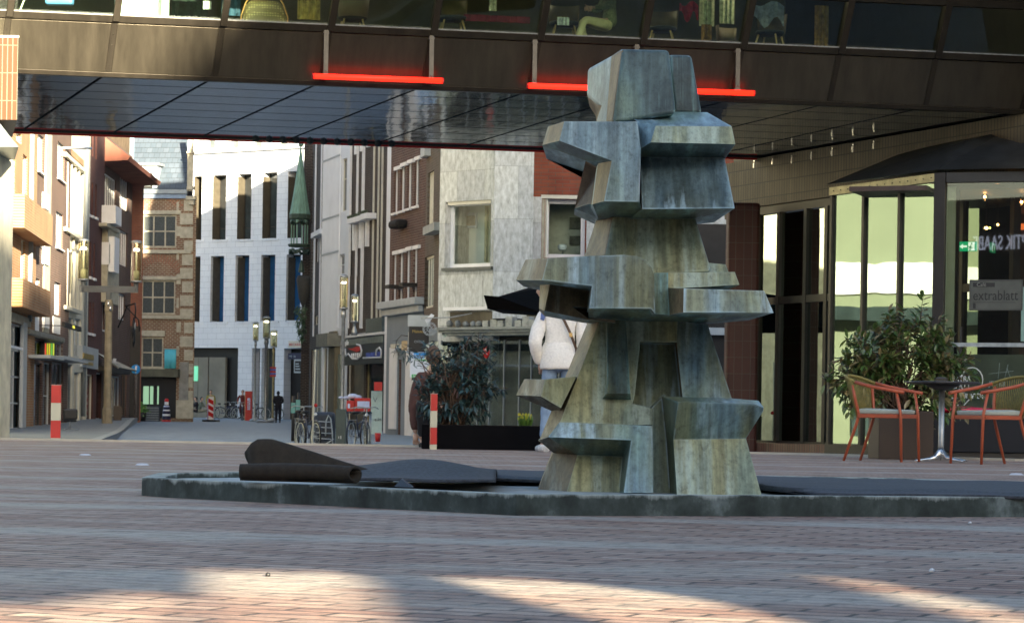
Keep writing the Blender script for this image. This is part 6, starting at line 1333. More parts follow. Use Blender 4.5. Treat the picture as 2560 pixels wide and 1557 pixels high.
t = thing('rear_shade_block', 'unseen tall brick block added behind the narrow brick house to cast shade', 'building', (-10.6, 130, 0)); bm = BM(); prism(bm, [(0, 0, -.5), (0, 0, 20.1), (0, 27, 17.3), (0, 27, -.5)], (14, 0, 0)); mk('wall', bm, B_dark, t)  # added, unseen; sloped roof shaped to shade the white stone front

t = thing('flag_pole', 'thin white pole sticking out horizontally across the sunlit left house fronts', 'pole', (0, 0, 0)); bm = BM(); tube(bm, [W(94, 369, 92), W(228, 371, 98)], .045, 8); mk('shaft', bm, M_white, t)
# ================================================================= PEOPLE
def skinbm(nodes, edges, sub=2, root=0):
    me = bpy.data.meshes.new('sk'); me.from_pydata([n[0] for n in nodes], edges, []); ob = bpy.data.objects.new('sk', me); COL.objects.link(ob)
    m = ob.modifiers.new('s', 'SKIN'); m.use_smooth_shade = True; m.branch_smoothing = .6
    if not me.skin_vertices: me.attributes
    for i, n in enumerate(nodes):
        v = me.skin_vertices[0].data[i]; v.radius = (n[1], n[2] if len(n) > 2 else n[1]); v.use_root = (i == root)
    s = ob.modifiers.new('u', 'SUBSURF'); s.levels = sub; s.render_levels = sub
    dg = bpy.context.evaluated_depsgraph_get(); m2 = bpy.data.meshes.new_from_object(ob.evaluated_get(dg)); bm = BM(); bm.from_mesh(m2)
    bpy.data.objects.remove(ob); bpy.data.meshes.remove(me); bpy.data.meshes.remove(m2)
    for f in bm.faces: f.smooth = True
    return bm
def head(bm, c, yaw, s=1.0, mi=0):
    g = bmesh.ops.create_uvsphere(bm, u_segments=28, v_segments=20, radius=1)
    M = Matrix.Translation(c) @ Matrix.Rotation(yaw, 4, 'Z')
    for v in g['verts']:
        p = v.co.copy(); x, y, z = p                        # face looks along -y
        q = Vector((x * .076, y * .095, z * .115))
        if z < 0: q.x *= 1 - .28 * (-z) ** 1.3; q.y *= 1 - .10 * -z
        f = max(0, -y)
        q.y -= .022 * math.exp(-((x / .16) ** 2)) * math.exp(-(((z + .12) / .20) ** 2)) * (f > .4)
        q.y += .008 * f * math.exp(-(((z - .12) / .10) ** 2)) * math.exp(-(((abs(x) - .38) / .18) ** 2))
        q.y -= .006 * f * math.exp(-(((z + .45) / .09) ** 2)) * math.exp(-((x / .3) ** 2))
        q.y -= .006 * f * math.exp(-(((z + .82) / .15) ** 2))
        v.co = M @ (q * s)
    fs = {f for v in g['verts'] for f in v.link_faces}
    for f in fs: f.smooth = True; f.material_index = mi
    for sx in (-1, 1):
        p = M @ (Vector((sx * .078, .012, -.005)) * s); ball(bm, p, .028 * s, (.35, .7, 1.1), 8, mi)
def hand(bm, w, d, side, s=1.0, curl=.5):
    """palm + five fingers, d = direction of the hand"""
    d = d.normalized(); up = Vector((0, 1, 0)) if abs(d.y) < .8 else Vector((1, 0, 0)); sd = d.cross(up).normalized() * side; nn = sd.cross(d) * side
    tube(bm, [w, w + d * .04 * s, w + d * .085 * s], [.022 * s, .030 * s, .026 * s], 8)
    for k, L in enumerate((.068, .078, .072, .056)):
        b = w + d * .08 * s + sd * (.026 - k * .0175) * s; t1 = b + (d * (1 - curl * .3) + nn * curl * .4) * L * .5 * s; t2 = t1 + (d * (1 - curl) + nn * curl) * L * .5 * s
        tube(bm, [b, t1, t2], [.0095 * s, .0088 * s, .0065 * s], 6)
    b = w + d * .03 * s + sd * .026 * s; tube(bm, [b, b + (d * .6 + sd * .7) * .035 * s, b + (d * 1.0 + sd * .75) * .06 * s], [.012 * s, .0105 * s, .008 * s], 6)
def person(label, loc, rz, skin, top, bottom, shoe, hair, J=None, yaw=0.0, H=1.75, hairlong=False, sub=2, fat=1.0, hands=True, cloth_r=1.0, group=None, prop=None):
    J0 = dict(pel=(0, 0, .94), sp=(0, 0, 1.12), ch=(0, 0, 1.33), nk=(0, 0, 1.49), hd=(0, -.02, 1.63), shL=(-.19, 0, 1.42), elL=(-.25, .01, 1.13), wrL=(-.24, -.06, .88), shR=(.19, 0, 1.42), elR=(.25, .01, 1.13), wrR=(.24, -.06, .88),
              hpL=(-.09, 0, .90), knL=(-.10, -.01, .49), anL=(-.10, .03, .08), toL=(-.11, -.13, .03), hpR=(.09, 0, .90), knR=(.10, -.01, .49), anR=(.10, .03, .08), toR=(.11, -.13, .03))
    if J: J0.update(J)
    k = H / 1.75; j = {a: Vector(b) * k for a, b in J0.items()}; f = fat * k
    t = thing('person', label, 'person', loc, rz, group)
    N = [(j['pel'], .13 * f, .10 * f), (j['sp'], .12 * f, .09 * f), (j['ch'], .14 * f, .10 * f), (j['nk'], .05 * k, .05 * k), (j['hd'] - Vector((0, 0, .05)), .055 * k)]
    E = [(0, 1), (1, 2), (2, 3), (3, 4)]
    for s in 'LR':
        b = len(N); N += [(j['sh' + s], .055 * f), (j['el' + s], .040 * k), (j['wr' + s], .027 * k)]; E += [(2, b), (b, b + 1), (b + 1, b + 2)]
        b = len(N); N += [(j['hp' + s], .082 * f), (j['kn' + s], .055 * k), (j['an' + s], .038 * k), (j['to' + s], .032 * k)]; E += [(0, b), (b, b + 1), (b + 1, b + 2), (b + 2, b + 3)]
    bm = skinbm(N, E, sub); head(bm, j['hd'], yaw, k)
    if hands:
        for s, sd in (('L', 1), ('R', -1)): hand(bm, j['wr' + s], j['wr' + s] - j['el' + s], sd, k)
    mk('body', bm, skin, t)
    c = cloth_r
    N = [(j['pel'] + Vector((0, 0, -.09)), .155 * f * c, .13 * f * c), (j['pel'] + Vector((0, 0, .07)), .165 * f * c, .13 * f * c), (j['sp'], .155 * f * c, .12 * f * c), (j['ch'], .175 * f * c, .13 * f * c), (j['nk'] - Vector((0, 0, .035 * k)), .085 * k * c, .08 * k * c)]; E = [(0, 1), (1, 2), (2, 3), (3, 4)]
    for s in 'LR':
        b = len(N); e = j['el' + s].lerp(j['wr' + s], .92); N += [(j['sh' + s], .078 * f * c), (j['el' + s], .064 * f * c), (e, .047 * k * c)]; E += [(3, b), (b, b + 1), (b + 1, b + 2)]
    bm = skinbm(N, E, sub)
    if hands and sub > 1 and j['pel'].z > .8:
        rg = [[bm.verts.new(j['pel'] + Vector((rx * f * math.cos(q * math.pi / 14), ry * f * math.sin(q * math.pi / 14), dz))) for q in range(28)] for dz, rx, ry in ((-.10, .150, .12), (-.115, .188, .150), (-.09, .196, .158), (0, .192, .155), (.10, .18, .145), (.16, .15, .12))]
        for A, B in zip(rg, rg[1:]):
            for q in range(28): bm.faces.new((A[q], A[(q + 1) % 28], B[(q + 1) % 28], B[q])).smooth = True
        bmesh.ops.recalc_face_normals(bm, faces=bm.faces[:])
    for v in bm.verts: v.co += v.normal * .006 * (noise.noise(v.co * 9) + .9 * noise.noise(v.co * Vector((14, 14, 26))))
    mk('jacket', bm, top, t)
    N = [(j['pel'] + Vector((0, 0, .0)), .135 * f, .105 * f)]; E = []
    for s in 'LR':
        b = len(N); N += [(j['hp' + s] - Vector((0, 0, .03)), .092 * f), (j['kn' + s], .073 * f), (j['an' + s] + Vector((0, 0, .03)), .062 * k)]; E += [(0, b), (b, b + 1), (b + 1, b + 2)]
    bm = skinbm(N, E, sub)
    for v in bm.verts: v.co += v.normal * .007 * noise.noise(v.co * Vector((8, 8, 14)))
    mk('trousers', bm, bottom, t)
    for s in 'LR':
        a, b = j['an' + s], j['to' + s]; h_ = a + (a - b) * .35; h_.z = b.z; bm = BM(); pts = [h_, a.lerp(b, .1) + Vector((0, 0, 0)), a.lerp(b, .6), b + (b - a) * .25]; 
        for p in pts: p.z = max(.035 * k, p.z * .6 if p.z < .2 else p.z)
        tube(bm, pts, [.036 * k, .052 * k, .046 * k, .030 * k], 10)
        for v in bm.verts:
            if v.co.z < .012: v.co.z = .002
        mk('shoe', bm, shoe, t)
    bm = BM(); g = bmesh.ops.create_uvsphere(bm, u_segments=20, v_segments=14, radius=1); M = Matrix.Translation(j['hd']) @ Matrix.Rotation(yaw, 4, 'Z')
    for v in g['verts']:
        x, y, z = v.co; q = Vector((x * .085, y * .100 + .012, z * .112 + .018)); 
        if y < -.1 and z < .45: q = Vector((x * .06, y * .06, z * .09 + .02))
        if hairlong and z < 0 and y > 0: q.z -= .10 * -z
        q += Vector((1, 1, 1)) * .006 * noise.noise(v.co * 4); v.co = M @ (q * k)
    mk('hair', bm, hair, t, smooth=True)
    return t, j
M_skin = mat('skin', (.50, .31, .22), .5, amt=.06); M_hairb = mat('brown_hair', (.10, .06, .035), .6, ns=30, amt=.4)
M_fleece = mat('cream_fleece', (.86, .84, .79), .95, ns=45, amt=.10, bump=.6); M_jean = mat('light_blue_jeans', (.20, .29, .42), .8, ns=12, amt=.22)
g = G(1372, 1130)
t, j = person('person seen from behind in a cream fleece jacket and light blue jeans, head turned left', (g.x + .07, g.y, 0), 0, M_skin, M_fleece, M_jean, mat('white_trainer', (.55, .56, .56), .6, ns=14, amt=.35), M_hairb,
    J=dict(pel=(.02, 0, .95), sp=(.03, 0, 1.12), ch=(.03, .0, 1.32), nk=(-.04, -.02, 1.49), hd=(-.11, -.02, 1.63), shL=(-.15, 0, 1.40), elL=(-.235, -.10, 1.10), wrL=(-.17, .08, .88), shR=(.21, 0, 1.40), elR=(.27, -.02, 1.12), wrR=(.20, .10, .90),
           hpL=(-.07, 0, .90), knL=(-.09, .02, .49), anL=(-.11, .0, .08), toL=(-.17, .10, .03), hpR=(.11, 0, .90), knR=(.12, .03, .49), anR=(.11, .02, .08), toR=(.13, .16, .03)), yaw=R(-90), H=1.76, cloth_r=1.12)
bm = BM(); tube(bm, [j['nk'] + Vector((.055 * math.cos(a) + .0, .06 * math.sin(a), .0 + .01 * math.sin(3 * a))) for a in [k * math.pi / 8 for k in range(16)]], .028, 8, closed=True); tube(bm, [j['nk'] + Vector((-.06, -.05, 0)), j['nk'] + Vector((-.10, -.06, -.07)), j['nk'] + Vector((-.12, -.08, -.16))], [.03, .03, .02], 8); mk('scarf', bm, mat('blue_scarf_cloth', (.16, .24, .55), .8), t)
bm = BM(); P = [Vector((-.01, -.165, 1.44)), Vector((.06, -.168, 1.34)), Vector((.13, -.165, 1.20)), Vector((.19, -.12, 1.05)), Vector((.20, -.02, .95))]
for a, b in zip(P, P[1:]): prism(bm, [a + Vector((-.012, 0, -.006)), a + Vector((.012, 0, .006)), b + Vector((.012, 0, .006)), b + Vector((-.012, 0, -.006))], (0, .008, 0))
mk('bag_strap', bm, mat('brown_leather', (.09, .05, .03), .5), t)
bm = BM(); bx(bm, P[2].x - .015, P[2].x + .018, P[2].y - .014, P[2].y - .004, P[2].z - .03, P[2].z + .01); mk('strap_buckle', bm, mat('brass', (.5, .35, .15), .3, .9), t)
# brown-jacketed person crouching behind the planter
q = W(1086, 1040, 29.2)
t, j = person('person in a dark brown jacket crouching behind the dark shrub with one arm hanging down', (q.x, q.y, -.02), 0, M_skin, mat('brown_jacket', (.085, .038, .03), .85, ns=8, amt=.2), mat('black_trousers', (.02, .02, .022), .8), M_black, M_hairb,
    J=dict(pel=(0, .1, .42), sp=(0, 0, .58), ch=(-.02, -.02, .76), nk=(-.02, -.05, .90), hd=(-.02, -.08, 1.03), shL=(-.17, -.02, .82), elL=(-.235, -.02, .48), wrL=(-.21, -.05, .17), shR=(.15, 0, .82), elR=(.22, -.1, .58), wrR=(.10, -.25, .50),
           hpL=(-.09, .08, .40), knL=(-.14, -.28, .52), anL=(-.12, -.05, .1), toL=(-.13, -.2, .04), hpR=(.09, .08, .40), knR=(.14, -.28, .52), anR=(.12, -.05, .1), toR=(.13, -.2, .04)), cloth_r=1.05, yaw=math.pi)
t, _ = person('person in pale trousers and white boots sitting behind the glass of the bridge', inb(1492, .75, 0), R(-75), M_skin, mat('olive_knit', (.20, .22, .13), .9, ns=30, amt=.3), mat('pale_tights', (.50, .46, .28), .7), mat('white_boot', (.70, .68, .62), .5), M_hairb,
    J=dict(pel=(0, .22, .5), sp=(0, .24, .68), ch=(0, .2, .9), nk=(0, .18, 1.05), hd=(0, .16, 1.19), shL=(-.18, .2, .98), elL=(-.22, .1, .72), wrL=(-.12, -.1, .72), shR=(.18, .2, .98), elR=(.22, .1, .72), wrR=(.12, -.1, .72), hpL=(-.09, .15, .48), knL=(-.1, -.25, .52), anL=(-.1, -.16, .1), toL=(-.1, -.33, .04), hpR=(.09, .15, .48), knR=(.12, -.25, .52), anR=(.12, -.36, .13), toR=(.12, -.52, .06)))
M_coat = mat('black_coat', (.012, .012, .018), .8)
def at(x, d, lift=0): p = PX(x, d); return (p.x, p.y, zroad(d) + lift)
t, _ = person('hooded person in long black clothes walking away at the end of the street', at(695, 139), 0, M_coat, M_coat, mat('dark_trousers', (.015, .015, .025), .8), M_black, M_coat, J=dict(wrL=(-.12, -.2, 1.05), wrR=(.12, -.2, 1.05), hd=(0, -.03, 1.60)), yaw=math.pi, H=1.72, sub=1, fat=1.25)
t, _ = person('person seated outside on the left below the white building, in pale grey clothes', at(503, 158, -.0), R(80), M_skin, mat('grey_green_coat', (.14, .16, .12), .8), mat('sand_trousers', (.22, .2, .13), .8), M_white, M_black, J=dict(pel=(0, .1, .5), sp=(0, .1, .68), ch=(0, .05, .9), nk=(0, .02, 1.05), hd=(0, -.02, 1.19), shL=(-.18, .03, .98), elL=(-.22, -.1, .72), wrL=(-.12, -.3, .75), shR=(.18, .03, .98), elR=(.22, -.1, .72), wrR=(.12, -.3, .75), hpL=(-.09, .05, .48), knL=(-.1, -.38, .5), hpR=(.09, .05, .48), knR=(.1, -.38, .5), anL=(-.1, -.4, .08), toL=(-.1, -.55, .03), anR=(.1, -.4, .08), toR=(.1, -.55, .03)), sub=1)
t, _ = person('dark-haired person in black seated in the shade left of the beacon post', at(489, 159, -.0), R(-70), M_skin, M_coat, M_coat, M_black, M_black, J=dict(pel=(0, .1, .5), sp=(0, .1, .68), ch=(0, .05, .9), nk=(0, .02, 1.05), hd=(0, -.02, 1.19), shL=(-.18, .03, .98), elL=(-.22, -.1, .72), wrL=(-.12, -.3, .75), shR=(.18, .03, .98), elR=(.22, -.1, .72), wrR=(.12, -.3, .75), hpL=(-.09, .05, .48), knL=(-.1, -.38, .5), hpR=(.09, .05, .48), knR=(.1, -.38, .5), anL=(-.1, -.4, .08), toL=(-.1, -.55, .03), anR=(.1, -.4, .08), toR=(.1, -.55, .03)), sub=1)
t, _ = person('person in a yellow-collared top standing behind the red and white beacon post', at(526, 150), R(20), M_skin, mat('olive_top', (.35, .33, .10), .8), M_coat, M_black, M_black, sub=1, H=1.72)

# ================================================================= BICYCLES
def bicycle(fc, name='bicycle'):
    t = thing(name, 'x', 'bicycle'); M_t = mat('tyre', (.02, .02, .02), .8); M_r = mat('pale_rim', (.50, .50, .44), .35, .5)
    for sy in (-.53, .53):
        bm = BM(); tube(bm, [(0, sy + .335 * math.cos(a), .345 + .335 * math.sin(a)) for a in [k * math.pi / 16 for k in range(32)]], .019, 7, closed=True); wh = mk('wheel', bm, M_t, t)
        bm = BM(); tube(bm, [(0, sy + .305 * math.cos(a), .345 + .305 * math.sin(a)) for a in [k * math.pi / 16 for k in range(32)]], .014, 6, closed=True); mk('rim', bm, M_r, wh)
        bm = BM()
        for k in range(12):
            a = k * math.pi / 6; tube(bm, [(.012 * (-1) ** k, sy, .345), (0, sy + .3 * math.cos(a), .345 + .3 * math.sin(a))], .0025, 3, cap=False)
        tube(bm, [(-.04, sy, .345), (.04, sy, .345)], .02, 8); mk('spokes', bm, M_steel, wh)
        bm = BM(); tube(bm, [(0, sy + .375 * math.cos(a), .345 + .375 * math.sin(a)) for a in [R(q) for q in range(20 if sy > 0 else 40, 150, 12)]], .016, 5); mk('mudguard', bm, fc, t)
    bm = BM()
    for a, b, r in (((0, -.53, .345), (0, -.42, .80), .014), ((0, -.42, .80), (0, -.06, .30), .018), ((0, -.40, .72), (0, .10, .62), .015), ((0, -.06, .30), (0, .16, .80), .015), ((0, -.06, .30), (0, .53, .345), .011), ((0, .53, .345), (0, .13, .70), .010)): tube(bm, [a, b], r, 7)
    mk('frame', bm, fc, t)
    bm = BM(); tube(bm, [(-.28, -.22, 1.00), (-.2, -.38, 1.04), (0, -.45, 1.02), (.2, -.38, 1.04), (.28, -.22, 1.00)], .012, 6); tube(bm, [(0, -.42, .80), (0, -.45, 1.02)], .013, 6); mk('handlebar', bm, M_steel, t)
    bm = BM(); lathe(bm, [(.03, -.04), (.10, -.02), (.11, .02), (.06, .04)], (0, .22, .90), 10); tube(bm, [(0, .16, .78), (0, .19, .88)], .012, 6); mk('saddle', bm, M_black, t)
    bm = BM(); bx(bm, -.06, .06, .30, .66, .72, .735); tube(bm, [(.05, .55, .72), (.03, .53, .36)], .008, 4); tube(bm, [(-.05, .55, .72), (-.03, .53, .36)], .008, 4); mk('luggage_rack', bm, M_steel, t)
    bm = BM(); ball(bm, (0, -.50, .86), .04, seg=8); mk('headlight', bm, M_white, t)
    tube_ = BM(); tube(tube_, [(0.03, -.06 + .09 * math.cos(a), .30 + .09 * math.sin(a)) for a in [k * math.pi / 8 for k in range(16)]], .01, 5, closed=True); tube(tube_, [(.04, -.06, .30), (.06, .04, .18)], .01, 5); mk('pedals', tube_, M_steel, t)
    return t
b0 = bicycle(mat('dark_blue_frame', (.03, .04, .08), .35, .3)); b0.location = at(752, 64); b0.rotation_euler = (R(0), 0, R(14)); b0['label'] = 'leftmost dark bicycle of the cluster at the right edge of the street'; 
BG = 'parked bicycles'
dup(b0, at(771, 61), R(24), 'bicycle with a pale enclosed wheel standing beside the white-striped rack')
dup(b0, at(896, 63), R(165), 'bicycle behind the grey-green cabinet, under the red crates')
dup(b0, at(915, 60), R(5), 'dark bicycle seen end-on at the right of the red crates')
dup(b0, at(571, 160), R(78), 'bicycle with a full pale front wheel below the white building, left of the red pillar')
dup(b0, at(556, 161.5), R(80), 'bicycle partly hidden behind another one, second left of the red pillar')
dup(b0, at(590, 162), R(30), 'bicycle turned towards the viewer just left of the red pillar')
dup(b0, at(648, 160), R(60), 'bicycle leaning between the two far lamp posts')
dup(b0, at(674, 160), R(100), 'bicycle right of the tallest far lamp post, behind the black-clothed person')
for o in COL.objects:
    if o.name.startswith('bicycle') and o.parent is None: o['group'] = BG
# cyclist riding towards the viewer
c2 = dup(b0, at(606, 150), R(2), 'bicycle ridden by the person in dark red beside the red pillar')
t, _ = person('cyclist in dark red clothes riding towards the viewer beside the red pillar', at(606, 150), 0, M_skin, mat('dark_red_top', (.16, .03, .03), .8), mat('dark_red_trousers', (.10, .02, .02), .8), M_black, M_hairb, J=dict(pel=(0, .2, 1.0), sp=(0, .14, 1.16), ch=(0, .04, 1.36), nk=(0, 0, 1.50), hd=(0, -.04, 1.63), shL=(-.18, 0, 1.42), elL=(-.27, -.1, 1.22), wrL=(-.25, -.24, 1.06), shR=(.18, 0, 1.42), elR=(.27, -.1, 1.22), wrR=(.25, -.24, 1.06),
    hpL=(-.09, .18, .96), knL=(-.12, -.12, .72), anL=(-.1, 0, .36), toL=(-.1, -.14, .3), hpR=(.09, .18, .96), knR=(.12, -.1, .62), anR=(.1, .04, .2), toR=(.1, -.1, .15)), sub=1)
# white striped bicycle rack
t = thing('bicycle_rack', 'low rack of curved white bars with a tall hoop left of the grey-green cabinet', 'rack', at(812, 62))
k_ = 62 / F
for k in range(5):
    bm = BM(); z = .16 + k * .135; tube(bm, [(-28 * k_, 0, z + .04), (-22 * k_, -.05, z), (0, -.08, z - .015), (17 * k_, -.03, z - .02)], .013, 6); mk('bar', bm, M_lgrey, t)
bm = BM(); tube(bm, [(2 * k_, .05, .35), (3 * k_, .05, .7), (9 * k_, .05, .84), (15 * k_, .05, .75), (19 * k_, .05, .45), (21 * k_, .05, .05)], .018, 7); mk('hoop', bm, M_lgrey, t)
bm = BM(); tube(bm, [(-10 * k_, -.02, .08), (24 * k_, -.02, .28)], .014, 6); mk('brace', bm, M_lgrey, t)
bm = BM(); bx(bm, -28 * k_, 24 * k_, .12, .5, .06, .92); mk('dark_bag', bm, mat('dark_blue_tarp', (.02, .03, .05), .5, ns=4, amt=.6), t, bevel=.08)
t = thing('utility_cabinet', 'narrow grey-green utility cabinet between the white-barred rack and the crate stall', 'cabinet', at(852, 58)); k_ = 58 / F
bm = BM(); bx(bm, -12.5 * k_, 12.5 * k_, 0, .3, 0, W(852, 1022, 58).z - zroad(58)); mk('housing', bm, mat('petrol_grey', (.055, .085, .085), .5), t, bevel=.01)
bm = BM(); bx(bm, -.05, -.03, -.004, 0, .32, .37); bx(bm, -.005, .02, -.004, 0, .31, .38); mk('marking', bm, M_lgrey, t)
# crate stall
sx = W(895, 1010, 66); t = thing('market_stall', 'low stall table under red crates at the right side of the street', 'stall', (sx.x, sx.y, zroad(66))); k_ = 66 / F
hz = W(895, 1029, 66).z - zroad(66)
bm = BM(); bx(bm, -32 * k_, 32 * k_, -.1, .6, hz - .04, hz); mk('table_top', bm, mat('navy', (.02, .02, .06), .5), t)
for q in (-30, 30):
    for y in (-.05, .5): bm = BM(); tube(bm, [(q * k_, y, 0), (q * k_, y, hz - .04)], .018, 6); mk('leg', bm, M_steel, t)
for k, (x0, x1, y0, y1, m_, lab) in enumerate([(866, 886, 1001, 1028, M_red, 'red crate on the stall, the left one of the two large ones'), (886, 927, 995, 1028, M_red, 'large red crate with a white label, on the right of the stall')]):
    p0, p1 = W(x0, y1, 66), W(x1, y0, 66); c = thing('crate', lab, 'crate', (p0.x, 66, p0.z), 0, 'red crates on the stall'); bm = BM(); bx(bm, 0, p1.x - p0.x - .01, 0, .35, .004, p1.z - p0.z); mk('crate_body', bm, m_, c, bevel=.01)
    bm = BM(); bx(bm, (.03, .07)[k], (.09, p1.x - p0.x - .03)[k], -.006, -.001, .08, p1.z - p0.z - .08); mk('paper_label', bm, mat('lilac_paper', (.55, .60, .80), .6), c)
p = W(880, 993, 66.3); o = BM()
for k, (dx, dz, r) in enumerate(((-.14, -.01, .06), (.02, .03, .10), (.14, .01, .08), (-.28, -.01, .05))): ball(o, (dx, 0, dz), r, (1.5, 1, .7), 10)
bmesh.ops.remove_doubles(o, verts=o.verts, dist=.001); t = mk('cloth_bundle', o, mat('pale_blue_cloth', (.50, .56, .74), .8)); t.location = p; tag(t, 'heap of pale blue and white cloth lying on top of the red crates', 'cloth')
t = thing('rollup_banner', 'tall pale standing banner with green script right of the red crates', 'banner', at(941, 68)); k_ = 68 / F; zb, zt2 = W(941, 1085, 68).z - zroad(68), W(941, 977, 68).z - zroad(68)
bm = BM(); bx(bm, -14 * k_, 14 * k_, 0, .04, max(.05, zb), zt2); mk('banner_sheet', bm, mat('pale_mint', (.42, .52, .47), .6, ns=5, amt=.15), t)
bm = BM(); bx(bm, -14 * k_, 14 * k_, -.02, .08, 0, .049); mk('base', bm, M_steel, t); textmesh('lettering', 'e.lo', .12, M_black, t, (-.05, -.006, zb + .35)); textmesh('lettering', 'V', .2, M_grey, t, (-.1, -.006, zt2 - .3))
for k, (x0, y0, x1, y1, lab) in enumerate([(935, 955, 955, 976, 'red crate standing on top of the pale banner stand box'), (936, 1082, 952, 1104, 'red bucket on the pavement under the pale banner')]):
    p0, p1 = W(x0, y1, 67.6 + k * -.5), W(x1, y0, 67.6 - k * .5); c = thing('crate' if k == 0 else 'bucket', lab, 'crate' if k == 0 else 'bucket', (p0.x, p0.y, p0.z)); bm = BM(); w_ = p1.x - p0.x
    if k: lathe(bm, [(w_ * .38, 0), (w_ * .5, p1.z - p0.z)], (w_ / 2, .1, 0), 14); bx(bm, 0, .01, 0, .01, 0, .01)
    else: bx(bm, 0, w_, 0, .2, 0, p1.z - p0.z)
    mk('container', bm, M_red, c)
for k, (x, h, lab) in enumerate(((733, 1.25, 'dark green bin post at the corner, left of the bicycle cluster'), (745, 1.35, 'slim grey post with a small green plate, left of the bicycles'))):
    a = at(x, 72); t = thing('post', lab, 'post', a); bm = BM(); tube(bm, [(0, 0, 0), (0, 0, h)], .05 if k == 0 else .03, 8); mk('shaft', bm, M_dark, t); bm = BM(); bx(bm, -.06, .06, -.07, -.055, h * .62, h * .85); mk('plate', bm, mat('teal_plate', (.10, .25, .22), .5), t)
a = W(780, 1000, 61); t = thing('sign_pole', 'thin pale pole rising in front of the bicycles', 'pole', at(781, 58)); bm = BM(); tube(bm, [(0, 0, 0), (.03, 0, 1.1), (.05, 0, 2.3)], .017, 8); mk('shaft', bm, M_offw, t)
bm = BM(); ball(bm, (.07, 0, 1.05), .045, seg=8); mk('red_reflector', bm, M_red, t)

# ================================================================= STREET LAMPS
M_lglass = glass('lamp_glass', (.80, .80, .62), .10, .08); M_bulb = emis('lamp_bulb', (1, .98, .92), 2.5)
def lamp_head(t, x, y, z, L, r):
    bm = BM(); lathe(bm, [(r * 1.06, 0), (r * 1.06, .05), (r * .8, .07)], (x, y, z), 16); mk('lower_collar', bm, M_steel, t)
    bm = BM()
    n = 16
    for k in range(n):
        a0, a1 = 2 * math.pi * k / n, 2 * math.pi * (k + 1) / n
        poly(bm, [(x + r * math.cos(a0), y + r * math.sin(a0), z + .05), (x + r * math.cos(a1), y + r * math.sin(a1), z + .05), (x + r * math.cos(a1), y + r * math.sin(a1), z + L - .05), (x + r * math.cos(a0), y + r * math.sin(a0), z + L - .05)])
    h = mk('glass_cylinder', bm, M_lglass, t)
    bm = BM(); tube(bm, [(x, y, z + .07), (x, y, z + L * .72)], r * .16, 8); lathe(bm, [(r * .55, 0), (r * .6, L * .22), (r * .3, L * .24)], (x, y, z + .07), 12); mk('inner_core', bm, mat('lamp_core', (.42, .42, .32), .5), h)
    bm = BM(); ball(bm, (x - r * .3, y, z + L * .80), r * .26, seg=8); ball(bm, (x + r * .3, y, z + L * .80), r * .26, seg=8); bx(bm, x - r * .3, x + r * .3, y - .01, y + .01, z + L * .79, z + L * .81); mk('bulb', bm, M_bulb, h)
    bm = BM(); lathe(bm, [(r * 1.05, L - .05), (r * 1.08, L - .01), (r * .6, L + .04), (.01, L + .05)], (x, y, z), 16); mk('lamp_cap', bm, M_steel, t)
def lamp(x, d, ytop, ybot, wpx, lab, basez=None, pr=.05, base=True, polem=M_steel):
    p1, p0 = W(x, ytop, d), W(x, ybot, d); zb = zroad(d) if basez is None else basez
    t = thing('street_lamp', lab, 'street lamp', (p0.x, d, zb), 0, 'cylindrical glass street lamps'); r = wpx / F * d / 2
    lamp_head(t, 0, 0, p0.z - zb, p1.z - p0.z, r)
    bm = BM(); lathe(bm, [(pr * 1.9, 0), (pr * 1.9, .12), (pr, .3), (pr, (p0.z - zb) * .93), (pr * 1.5, (p0.z - zb) * .94), (pr * 1.2, p0.z - zb)], (0, 0, 0), 12); mk('post', bm, polem, t)
    if base: bm = BM(); lathe(bm, [(pr * 5.5, 0), (pr * 5, .12), (pr * 2.2, .16)], (0, 0, 0), 16); mk('foot', bm, M_steel, t)
    return t
lamp(639, 145, 806, 852, 14, 'left one of the three far street lamps before the white building, slimmest post')
lamp(666, 139, 793, 846, 18, 'tallest and thickest of the three far street lamps before the white building', pr=.09)
t = lamp(684, 150, 826, 868, 17, 'right one of the three far street lamps, with red and blue plates on its post', polem=mat('ochre_post', (.40, .32, .14), .5))
for k, c in enumerate((M_red, mat('sign_blue2', (.05, .08, .4), .4), M_red, mat('sign_blue2', (.05, .08, .4), .4), M_red)): bm = BM(); z = W(684, 917 + k * 5, 150).z - zroad(150); bx(bm, -.17, .17, -.12, -.08, z - .1, z); mk('plate', bm, c, t)
lamp(859, 80, 690, 773, 20, 'large street lamp on the right side of the street beside the dark brick building', pr=.055, base=False)
lamp(886, 96, 738, 806, 19, 'smaller glass lamp just right of the large one, above the shop sign', basez=W(886, 838, 96).z, pr=.06, base=False)
# left twin lamp
d = 96; t = thing('twin_street_lamp', 'stone-coloured lamp post with a grey crossbar carrying two glass cylinder lamps', 'street lamp', (0, 0, 0))
for x, y0, y1 in ((208, 600, 701), (340, 604, 706)):
    p1, p0 = W(x, y0, d), W(x, y1, d); lamp_head(t, p0.x, d, p0.z, p1.z - p0.z, 13.5 / F * d)
    bm = BM(); q = W(x, 728, d); tube(bm, [p0, q], .09, 8); mk('lamp_stub', bm, mat('lamp_grey', (.07, .08, .09), .5), t)
a, b = W(201, 712, d), W(345, 716, d); bm = BM(); bx(bm, a.x, b.x, d - .08, d + .08, W(270, 731, d).z, W(270, 715, d).z); mk('crossbar', bm, mat('lamp_grey', (.07, .08, .09), .5), t)
a, b = W(272, 731, d), W(271, 768, d); bm = BM(); bx(bm, a.x - .09, a.x + .09, d - .07, d + .07, b.z, a.z - .002); mk('stem', bm, mat('lamp_grey', (.07, .08, .09), .5), t)
